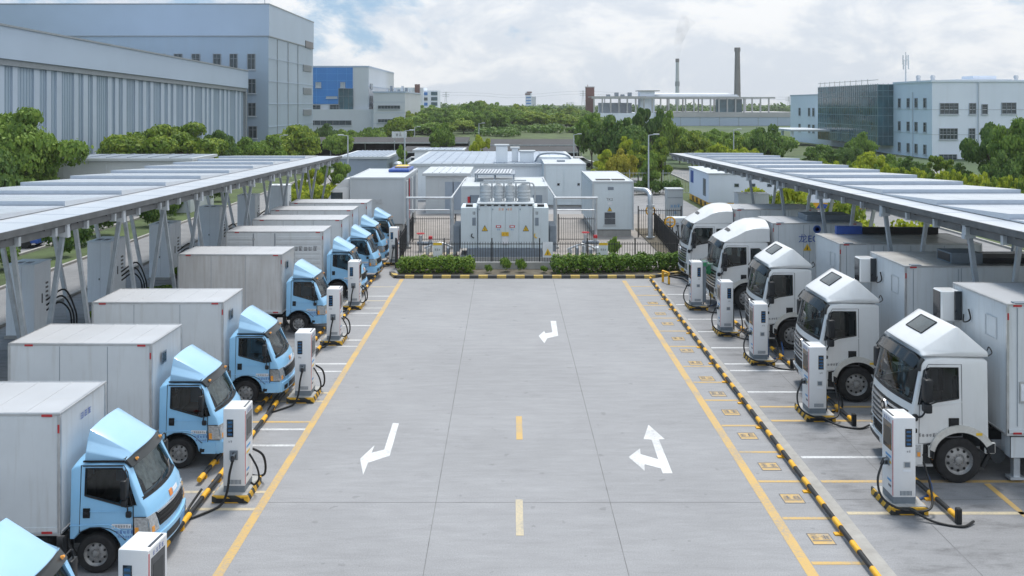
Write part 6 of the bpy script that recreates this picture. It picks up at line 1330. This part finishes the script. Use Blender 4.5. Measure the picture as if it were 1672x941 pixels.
for a in ((1033, 1147, 333, 402, 3), (1213, 1255, 333, 402, 1), (1290, 1327, 340, 402, 0), (1412, 1502, 330, 400, 2), (1030, 1142, 488, 557, 4), (1210, 1250, 488, 555, 1), (1028, 1138, 648, 700, 3), (1212, 1252, 648, 700, 1), (1412, 1502, 488, 556, 2), (1290, 1327, 490, 556, 0)):
    (x0, z1), (x1, z0) = Z4(a[0], a[2]), Z4(a[1], a[3]); window(t, O, x0, x1, z0, z1, y=150, mull=a[4], d=.14)
DIRX = -1
for y0 in (152.0, 155.3, 158.4, 162.0):
    for z0 in (8.35, 4.3, .6):
        if y0 != 152.0 or True: window(t, O, y0, y0 + 1.0, z0, z0 + 1.65, x=68.8, mull=0, d=.14)
for y0 in (208, 211, 218):
    for z0 in (6.2, 2.4): window(t, O, y0, y0 + 1.3, z0, z0 + 1.9, x=68.8, mull=0, d=.14)
g = MB(O); g.box(66, 76, 165.2, 197.3, 1.5, 12.5, 'curtain_glass'); ob = g.build('glass_front', t, smooth=False)
g = MB(O)
for y in [165.2 + k * 1.07 for k in range(31)]: g.box(65.95, 66.0, y - .03, y + .03, 1.5, 12.7, 'mullion_teal')
for x in [66 + k * .93 for k in range(4)]: g.box(x - .03, x + .03, 165.15, 165.2, 1.5, 12.7, 'mullion_teal')
for z in (3.2, 5.0, 6.9, 8.3, 10.4, 11.4, 12.5): g.box(65.96, 66.0, 165.2, 197.3, z - .05, z + .05, 'mullion_teal'); g.box(66, 68.8, 165.16, 165.2, z - .05, z + .05, 'mullion_teal')
for k in range(16): pass
g.build('mullion', ob, smooth=False)
g = MB(O); g.box(65.9, 76, 165.1, 197.4, 9.2, 10.2, 'clad_blue'); g.build('blue_band', t, smooth=False) if False else g.bm.free()
g = MB(O)
for k in range(10): y = 170 + k * 2.9; g.box(66, 66.1, y - .05, y + .05, 12.5, 13.6, 'alu')
g.box(65.98, 66.1, 165.2, 197.3, 13.3, 13.4, 'alu'); g.build('roof_railing', t, smooth=False)
g = MB(O); g.box(58, 66, 190, 206, 3.3, 3.7, 'clad_pale'); g.build('entrance_roof', t, smooth=False)
for y in (191, 198, 205): g = MB(O); g.box(58.3, 58.8, y - .25, y + .25, 0, 3.3, 'wall_white'); g.build('entrance_column', t, smooth=False)
g = MB(O); g.box(76, 85.2, 156, 162, 12.9, 13.2, 'clad_pale'); g.box(79, 83, 157, 161, 13.2, 13.8, 'wall_white'); g.build('roof_house', t, smooth=False)
for x in (71, 73.5, 88, 90): g = MB(O); g.cyl((x, 160, 12.6), (x, 160, 13.6), .35, .35, 'galv', 12); g.cyl((x, 160, 13.6), (x, 160, 14.0), .5, .3, 'galv', 12); g.build('roof_vent', t)
px = (1479 - U0) * 168 / FPX; O2 = (px, 168, 12.6); t = thing('antenna_mast', 'thin lattice antenna mast on the roof of the white office building', 'antenna', O2)
g = MB(O2); zt = HC + (170 - 85) * 168 / FPX; g.cyl((px, 168, 12.5), (px, 168, zt), .16, .06, 'galv', 8); g.build('mast', t)
for k in range(6): g = MB(O2); a = k * 1.05; z = zt - 3.2 + (k % 2) * .9; g.box(px + .5 * math.cos(a) - .08, px + .5 * math.cos(a) + .08, 168 + .5 * math.sin(a) - .08, 168 + .5 * math.sin(a) + .08, z, z + 1.7, 'sub_white'); g.obox((px, 168, z + .8), (px + .5 * math.cos(a), 168 + .5 * math.sin(a), z + .8), .06, .06, 'galv'); g.build('antenna_panel', t, smooth=False)

# far power pylons and lines
def pylon(lab, u, vt, Y):
    x = (u - U0) * Y / FPX; zt = HC - (vt - V0) * Y / FPX; t = thing('power_pylon', lab, 'pylon', (x, Y, 0), 0, 'thin far pylons'); g = MB((x, Y, 0)); g.obox((x - 1.5, Y, 0), (x - .2, Y, zt), .35, .35, 'galv'); g.obox((x + 1.5, Y, 0), (x + .2, Y, zt), .35, .35, 'galv'); g.build('mast', t, smooth=False)
    for z in (.97, .88, .8): g = MB((x, Y, 0)); g.box(x - 2.6, x + 2.6, Y - .15, Y + .15, zt * z - .15, zt * z + .15, 'galv'); g.build('cross_arm', t, smooth=False)
    return Vector((x, Y, zt))
py = [pylon('thin far pylon above the left end of the wooded hill', 728, 150, 700), pylon('thin far pylon left of the brown brick tower', 952, 148, 720), pylon('short far pylon behind the right end of the wooded hill', 933, 167, 900), pylon('thin far pylon left of the white office building', 1288, 158, 700)]
g = MB()
for q in (.97, .86): g.tube([(py[0].x - 400, 700, py[0].z * q + 2), (py[0].x - 180, 700, py[0].z * q - 3), (py[0].x, 700, py[0].z * q), ((py[0].x + py[1].x) / 2, 710, py[0].z * q - 2), (py[1].x, 720, py[1].z * q), (py[3].x * .6, 710, py[1].z * q - 4), (py[3].x, 700, py[3].z * q)], .07, 'galv_dark', 4, 5)
g.build('power_line', None, 'thin sagging power line between the far pylons', category='power line')

# ------------------------------------------------------------------ grass mound with trees
g = MB(); NX, NY = 60, 24; vs = []
def hill(x, y): a = max(0, 1 - ((x - 6) / 62) ** 2); b = min(1, max(0, (y - 160) / 55)); return 2.7 * a * (b * b * (3 - 2 * b)) * min(1, max(0, (420 - y) / 80)) - .03
for j in range(NY + 1):
    for i in range(NX + 1): x = -60 + 130 * i / NX; y = 158 + 262 * (j / NY) ** 1.6; vs.append((x, y, hill(x, y) + .12 * math.sin(x * .9) * math.sin(y * .5)))
g.add(vs, [(j * (NX + 1) + i, j * (NX + 1) + i + 1, (j + 1) * (NX + 1) + i + 1, (j + 1) * (NX + 1) + i) for j in range(NY) for i in range(NX)], 'grass'); struct(g, 'grass_hill', True)
HG_ = 'trees on the wooded hill'; rg = random.Random(11)
topline = lambda u: 181 + 10 * max(0, (700 - u) / 60) - 8 * math.exp(-((u - 790) / 70) ** 2) - 2 * math.sin(u * .05) + max(0, (u - 900)) * .10
for row, (Y, dv, st, wd) in enumerate(((330, -3, 15, 38), (270, 3, 17, 40), (228, 9, 18, 40), (209, 19, 21, 38))):
    u = 648 + row * 6
    while u < 985:
        if row == 3 and 790 < u < 945: u += st; continue
        x = (u - U0) * Y / FPX; y = Y + rg.uniform(-12, 12)
        tree('tree', 'green broadleaf tree in the dense wood on the grassy hill', u + rg.uniform(-4, 4), topline(u) + dv + rg.uniform(-5, 5), y, wd * rg.uniform(.8, 1.3), rg.choice(('round', 'broad', 'round')), rg.choice(('leaf_green', 'leaf_camphor', 'leaf_green')), 4600, .068, None, max(0, hill(x, y)), HG_); u += st * rg.uniform(.8, 1.2)
b = crown('undergrowth', [((x, y, hill(x, y) + .6), (3, 2, .9)) for x, y in [(rg.uniform(-32, 34), rg.uniform(198, 236)) for _ in range(60)]], 9000, .5, 'leaf_dark', 6); o = bpy.data.objects.new('undergrowth', b); COL.objects.link(o); o['kind'] = 'stuff'

# ------------------------------------------------------------------ single trees
W_ = crown('distant_woods', [((rg.uniform(-150, 420), rg.uniform(560, 640), 4.2), (9, 6, rg.uniform(2.6, 5.2))) for _ in range(170)], 16000, 1.5, 'leaf_dark', 8); o = bpy.data.objects.new('distant_woods', W_); COL.objects.link(o); o['kind'] = 'stuff'
def T(lab, u, v, Y, w, kind, m, n=3200, ls=.085, grp=None, nm='tree', z0=0): return tree(nm, lab, u, v, Y, w * 1.08, kind, m, int(n * 1.7), ls * .72, None, z0, grp)
T('big dark green tree at the left edge in front of the ribbed hall', 20, 186, 72, 165, 'round', 'leaf_green', 21000, .046)
T('dark tree in the left edge gap below the big tree', -30, 225, 66, 120, 'round', 'leaf_dark', 7000, .07)
T('broad yellow green tree in front of the ribbed hall, the widest one there', 272, 206, 96, 175, 'broad', 'leaf_camphor', 15000, .048)
T('small dark tree touching the left side of the broad tree', 186, 236, 98, 62, 'round', 'leaf_dark', 4500, .08)
T('low yellowish tree just above the service hut roof', 143, 253, 88, 52, 'round', 'leaf_camphor', 3000, .1)
T('dark round tree touching the right side of the broad tree', 358, 216, 104, 62, 'round', 'leaf_dark', 5500, .075)
T('low green tree right of the dark round one before the hall corner', 400, 228, 112, 66, 'broad', 'leaf_green', 4500, .08)
T('low green tree between the hall corner and the far lamp', 436, 224, 118, 60, 'round', 'leaf_green', 4500, .08)
T('round green tree below the corner of the tall silver block', 488, 207, 122, 78, 'round', 'leaf_camphor', 6500, .07)
T('dark tree below the blue fronted building, left one', 530, 204, 170, 42, 'round', 'leaf_dark', 3200, .09)
T('dark tree below the blue fronted building, right one', 551, 214, 140, 46, 'round', 'leaf_green', 3200, .09)
for k, (u, v, Y, w) in enumerate(((575, 214, 165, 36), (598, 210, 175, 34), (620, 214, 180, 30))): T('small green tree in the line in front of the grey annex', u, v, Y, w, 'round', 'leaf_green', 2200, .11, 'small trees before the annex')
T('bright green tree at the corner of the grey annex', 650, 193, 190, 46, 'round', 'leaf_camphor', 4000, .085)
T('lone round green tree standing in front of the dark parking sheds', 722, 204, 142, 42, 'round', 'leaf_green', 4500, .08)
T('young yellow green tree right of the lone round tree', 783, 222, 128, 32, 'open', 'leaf_lime', 2600, .1)
T('slim dark tree behind the white trailer', 655, 240, 98, 30, 'tall', 'leaf_green', 2600, .09)
T('young thin tree at the left canopy end', 545, 262, 84, 50, 'open', 'leaf_green', 3200, .075)
T('second young thin tree left of the canopy end', 505, 272, 80, 40, 'open', 'leaf_lime', 2600, .08)
for k in range(13): u = 470 + k * 9; shrub('shrub', 'yellow green shrub in the band below the left canopy end', (u - U0) * 77 / FPX - (k % 3) * .4, 77 + (k % 4) * 2, 1.2, 1.5 + (k % 3) * .4, 'leaf_lime', 1300, .10, 2 + k % 3, 'yellow green shrubs by the left canopy end')
for k in range(10): shrub('shrub', 'yellow green shrub on the bank left of the blue roofed building', -12.2 + k * .35, 88 + k * 2.1, 1.5, 1.7, 'leaf_lime' if k % 2 else 'leaf_green', 1200, .11, 2 + k % 3, 'shrubs on the bank beside the blue roof')
# right middle group
R_ = [(966, 189, 128, 62, 'round', 'leaf_green', 'green tree at the right end of the hill, below the brown tower'), (1000, 193, 122, 74, 'round', 'leaf_dark', 'dark tree left of the spiky one, in front of the concrete frame factory'), (1032, 197, 118, 66, 'round', 'leaf_dark', 'dark rounded tree directly left of the spiky crowned tree'),
      (1062, 179, 128, 52, 'open', 'leaf_dark', 'spiky crowned dark tree rising in front of the concrete frame factory'), (1086, 185, 132, 48, 'round', 'leaf_green', 'tall round tree right of the spiky crowned one'), (1110, 214, 140, 40, 'round', 'leaf_green', 'green tree above the far end of the right canopy'),
      (1022, 226, 108, 44, 'tall', 'leaf_lime', 'tall yellow green tree behind the lamp post right of the containers'), (990, 246, 100, 40, 'tall', 'leaf_lime', 'narrow lime tree left of the golden tree'), (1012, 246, 96, 46, 'round', 'leaf_gold', 'golden yellow tree behind the container marked TK2'), (1042, 232, 104, 50, 'tall', 'leaf_camphor', 'tall green tree right of the golden tree'),
      (1080, 226, 104, 52, 'tall', 'leaf_camphor', 'tall loose tree at the corner of the right canopy'), (1065, 250, 92, 34, 'tall', 'leaf_green', 'slim green tree in front of the wire fence'), (1130, 216, 128, 60, 'round', 'leaf_camphor', 'yellow green tree behind the far canopy corner'), (1172, 222, 130, 56, 'round', 'leaf_green', 'green tree behind the canopy in front of the grey factory wall'),
      (1165, 238, 104, 60, 'broad', 'leaf_lime', 'low lime tree just above the far right canopy edge'), (1208, 226, 120, 48, 'round', 'leaf_camphor', 'bushy tree left of the big dark tree by the office wing'), (1252, 208, 112, 66, 'round', 'leaf_dark', 'big dark tree left of the white office wing'), (1222, 244, 100, 50, 'broad', 'leaf_lime', 'low lime bush tree between canopy and big dark tree')]
for u, v, Y, w, k, m_, lab in R_: T(lab, u, v, Y, w, k, m_, 4200, .08)
for k in range(9): u = 1100 + k * 22; T('green tree in the back line before the grey factory wall', u, 212 + (k * 7) % 10, 150, 50, 'round', 'leaf_green', 2600, .12, 'trees before the grey factory wall')
for u, v, Y, w, k, m_, lab in [(1345, 238, 112, 56, 'round', 'leaf_dark', 'dark bushy tree below the entrance roof of the office'), (1405, 218, 125, 44, 'round', 'leaf_green', 'round green tree in front of the glass front'), (1380, 236, 118, 40, 'round', 'leaf_dark', 'dark tree touching the round tree at the glass front'),
      (1418, 250, 96, 48, 'round', 'leaf_lime', 'bright lime tree before the glass corner'), (1452, 254, 98, 44, 'round', 'leaf_green', 'green tree right of the bright lime tree'), (1492, 258, 92, 46, 'round', 'leaf_dark', 'dark low tree below the narrow office windows'), (1535, 256, 92, 46, 'open', 'leaf_camphor', 'thin tree with yellowish crown below the office corner'), (1562, 268, 88, 44, 'round', 'leaf_dark', 'dark low tree left of the large branching tree'),
      (1620, 205, 86, 92, 'open', 'leaf_dark', 'large dark tree with visible branches in front of the office'), (1672, 198, 80, 85, 'round', 'leaf_green', 'large green tree at the right edge'), (1640, 250, 78, 60, 'round', 'leaf_dark', 'dark tree low between the two large right trees')]: T(lab, u, v, Y, w, k, m_, 9000 if w > 80 else 3600, .075 if w < 80 else .055)
for k in range(22):
    u = 1335 + k * 16; T('yellow green shrub in the row above the right canopy edge', u, 262 + k * 1.35 + (k * 5) % 7, 82 - k * .6, 34, 'round', 'leaf_lime' if k % 3 else 'leaf_camphor', 2200, .11, 'yellow green shrubs behind the right canopy', 'shrub')
# shrubs along the roads beside the canopies
for k in range(11): shrub('shrub', 'rounded dark green shrub on the verge beyond the left road', -26.6 - (k % 3) * .6, 41 + k * 4.4, 1.25, 1.75 + (k % 2) * .35, 'leaf_dark', 2400, .085, 1 + k % 3, 'rounded shrubs beyond the left road')
for k in range(8): shrub('shrub', 'low green tuft among the cable ends behind the blue trucks', -17.4 + (k % 3) * .5, 33 + k * 4.9, .8, .55, 'leaf_hedge', 700, .13, 1 + k % 3, 'low tufts behind the blue trucks')
for k in range(14): shrub('shrub', 'bushy yellow green shrub seen between the right canopy columns', 19.2 + (k % 3) * .7, 30 + k * 3.4, 1.5, 2.2 + (k % 3) * .5, 'leaf_lime' if k % 2 else 'leaf_camphor', 1800, .09, 1 + k % 3, 'shrubs between the right canopy columns')
for k in range(10): shrub('shrub', 'low dark bush along the wire fence behind the cabin', 9.3 + k * .8, 91 + (k % 2), .9, 1.5, 'leaf_dark', 900, .11, 1 + k % 3, 'bushes along the wire fence')
car(-31.5, 58, 'decal_blue', 'dark blue car on the far lane beyond the shrubs left of the power cabinets')

# ------------------------------------------------------------------ lamp posts, sign board
def lamp(lab, u, vt, Y, arm=1):
    x = (u - U0) * Y / FPX; zt = HC - (vt - V0) * Y / FPX; t = thing('lamp_post', lab, 'lamp post', (x, Y, 0)); g = MB((x, Y, 0)); g.cyl((x, Y, 0), (x, Y, zt), .09, .055, 'sub_white', 10); g.build('pole', t)
    g = MB((x, Y, 0)); g.obox((x, Y, zt), (x + .7 * arm, Y, zt + .08), .07, .06, 'sub_white'); g.box(x + (.45 if arm > 0 else -1.0), x + (1.0 if arm > 0 else -.45), Y - .14, Y + .14, zt + .04, zt + .14, 'sub_white', .02); g.build('lamp_head', t)
for a in (('white lamp post behind the left canopy end', 568, 222, 92, -1), ('white lamp post behind the open-top trailer', 661, 214, 96, 1), ('white lamp post on the grass mound', 782, 202, 150, 1), ('white lamp post above the pale container', 937, 220, 118, 1), ('white lamp post right of the container marked TK2', 1059, 221, 86, 1), ('white lamp post above the far right canopy edge', 1198, 212, 118, 1), ('small white lamp post below the tall silver block', 457, 222, 118, 1), ('slim lamp post at the left end of the wooded hill', 677, 208, 160, 1)): lamp(*a)
x = (652 - U0) * 150 / FPX; t = thing('sign_board', 'white board on two posts in front of the parking sheds', 'sign', (x, 150, 0)); g = MB((x, 150, 0)); g.box(x - 1.2, x + 1.2, 149.9, 150, 3.5, 4.5, 'decal_white'); g.glyphs(2, .5, 'decal_grey', face_mtx((x - .1, 149.89, 4.0), (1, 0, 0), (0, 0, 1)), 120); g.build('board', t, smooth=False)
for s_ in (-1, 1): g = MB((x, 150, 0)); g.cyl((x + s_ * .8, 150.05, 0), (x + s_ * .8, 150.05, 4.2), .06, .06, 'galv', 8); g.build('post', t)

# ------------------------------------------------------------------ air, sky, sun, camera
hz = MB(); hz.box(-420, 420, -40, 1000, -1.1, 62, 'smoke'); HZ = 0.00022
if HZ:
    ho = hz.build('haze', None, None, False, kind='stuff'); hm = bpy.data.materials.new('haze'); hm.use_nodes = True; nt = hm.node_tree; nt.nodes.clear(); o_ = nn(nt, 'ShaderNodeOutputMaterial'); v_ = nn(nt, 'ShaderNodeVolumePrincipled', Density=HZ, Color=(.96, .98, 1.0, 1)); v_.inputs['Anisotropy'].default_value = .3; nt.links.new(v_.outputs[0], o_.inputs['Volume']); ho.data.materials.clear(); ho.data.materials.append(hm)
SUN_EL, SUN_AZ = R(66), R(12)                            # azimuth measured from +Y towards +X: behind and to the right of the picture
W = bpy.data.worlds.new('World'); S.world = W; W.use_nodes = True; nt = W.node_tree; nt.nodes.clear(); L = nt.links
out = nn(nt, 'ShaderNodeOutputWorld'); bg = nn(nt, 'ShaderNodeBackground', Strength=0.10); sky = nn(nt, 'ShaderNodeTexSky', sky_type='NISHITA'); sky.sun_disc = False; sky.sun_elevation = SUN_EL; sky.sun_rotation = SUN_AZ; sky.altitude = 30; sky.dust_density = 1.4; sky.air_density = 1.0
tc = nn(nt, 'ShaderNodeTexCoord'); sep = nn(nt, 'ShaderNodeSeparateXYZ'); L.new(tc.outputs['Generated'], sep.inputs[0])
def mth(op, a, b=None, c=None):
    n = nn(nt, 'ShaderNodeMath', operation=op)
    for i, q in enumerate((a, b, c)):
        if q is None: continue
        if isinstance(q, (int, float)): n.inputs[i].default_value = q
        else: L.new(q, n.inputs[i])
    return n.outputs[0]
mp = nn(nt, 'ShaderNodeMapping'); mp.inputs['Scale'].default_value = (1, 1, 1.9); L.new(tc.outputs['Generated'], mp.inputs[0])
def wn(sc, det, ro, off=0.0, dist=0.0):
    m2 = nn(nt, 'ShaderNodeMapping'); m2.inputs['Location'].default_value = (off, off * .7, 0); L.new(mp.outputs[0], m2.inputs[0]); n = nn(nt, 'ShaderNodeTexNoise', Scale=sc, Detail=det, Roughness=ro, Distortion=dist); L.new(m2.outputs[0], n.inputs['Vector']); return n.outputs[0]
n1 = wn(6.5, 9, .58, SKY_OFF if 'SKY_OFF' in globals() else 3.1, .4); n2 = wn(17, 8, .6, 7.7, .3)
cov = mth('MULTIPLY_ADD', n2, .35, n1); zc = nn(nt, 'ShaderNodeClamp'); L.new(sep.outputs[2], zc.inputs[0]); xb = mth('MINIMUM', mth('MAXIMUM', mth('MULTIPLY', mth('ADD', sep.outputs[0], .22), .60), -.22), .09); cov = mth('ADD', mth('ADD', cov, xb), mth('MULTIPLY', mth('SUBTRACT', .06, mth('MINIMUM', zc.outputs[0], .06)), 1.6)); cov = mth('ADD', cov, mth('MULTIPLY', mth('MAXIMUM', mth('SUBTRACT', zc.outputs[0], .16), 0.0), -.12))
r1 = nn(nt, 'ShaderNodeMapRange'); r1.interpolation_type = 'SMOOTHSTEP'; r1.inputs[1].default_value = .52; r1.inputs[2].default_value = .68; L.new(cov, r1.inputs[0])
shade = nn(nt, 'ShaderNodeMapRange'); shade.inputs[1].default_value = .40; shade.inputs[2].default_value = .60; shade.inputs[3].default_value = 0; shade.inputs[4].default_value = 1; shade.interpolation_type = 'SMOOTHSTEP'; L.new(wn(8, 9, .6, 12.0, .3), shade.inputs[0])
c0 = nn(nt, 'ShaderNodeMix', data_type='RGBA'); c0.inputs[6].default_value = (6.9, 7.5, 8.3, 1); c0.inputs[7].default_value = (9.2, 9.4, 9.6, 1); L.new(shade.outputs[0], c0.inputs[0])
cc = nn(nt, 'ShaderNodeMix', data_type='RGBA', blend_type='MULTIPLY'); cc.inputs[0].default_value = 1; L.new(c0.outputs[2], cc.inputs[6]); L.new(mth('MULTIPLY_ADD', zc.outputs[0], .85, 1.0), cc.inputs[7]); cc.clamp_result = False
gap = nn(nt, 'ShaderNodeMix', data_type='RGBA'); gap.inputs[0].default_value = .8; L.new(sky.outputs[0], gap.inputs[6]); gap.inputs[7].default_value = (3.5, 5.8, 8.4, 1)
mx = nn(nt, 'ShaderNodeMix', data_type='RGBA'); L.new(r1.outputs[0], mx.inputs[0]); L.new(gap.outputs[2], mx.inputs[6]); L.new(cc.outputs[2], mx.inputs[7]); L.new(mx.outputs[2], bg.inputs[0]); L.new(bg.outputs[0], out.inputs[0])
sl = bpy.data.lights.new('sun', 'SUN'); sl.energy = 3.3; sl.angle = R(12); sl.color = (1.0, .96, .90); so = bpy.data.objects.new('sun', sl); COL.objects.link(so)
d = Vector((math.sin(SUN_AZ) * math.cos(SUN_EL), math.cos(SUN_AZ) * math.cos(SUN_EL), math.sin(SUN_EL))); so.rotation_euler = d.to_track_quat('Z', 'Y').to_euler(); so.location = (0, 0, 60)
cam = bpy.data.cameras.new('camera'); co = bpy.data.objects.new('camera', cam); COL.objects.link(co); co.location = (0, 0, HC); co.rotation_euler = (R(90), 0, 0)
cam.sensor_width = 36; cam.lens = FPX / 1672 * 36; cam.shift_x = (836 - U0) / 1672; cam.shift_y = -(470.5 - V0) / 1672; cam.clip_start = .1; cam.clip_end = 9000; S.camera = co
S.view_settings.view_transform = 'Standard'; S.view_settings.look = 'None'; S.view_settings.exposure = -0.04; S.view_settings.gamma = 1; S.view_settings.use_curve_mapping = False
S.cycles.max_bounces = 6; S.cycles.diffuse_bounces = 4; S.cycles.glossy_bounces = 3; S.cycles.transparent_max_bounces = 8; S.cycles.volume_bounces = 0; S.cycles.use_denoising = True
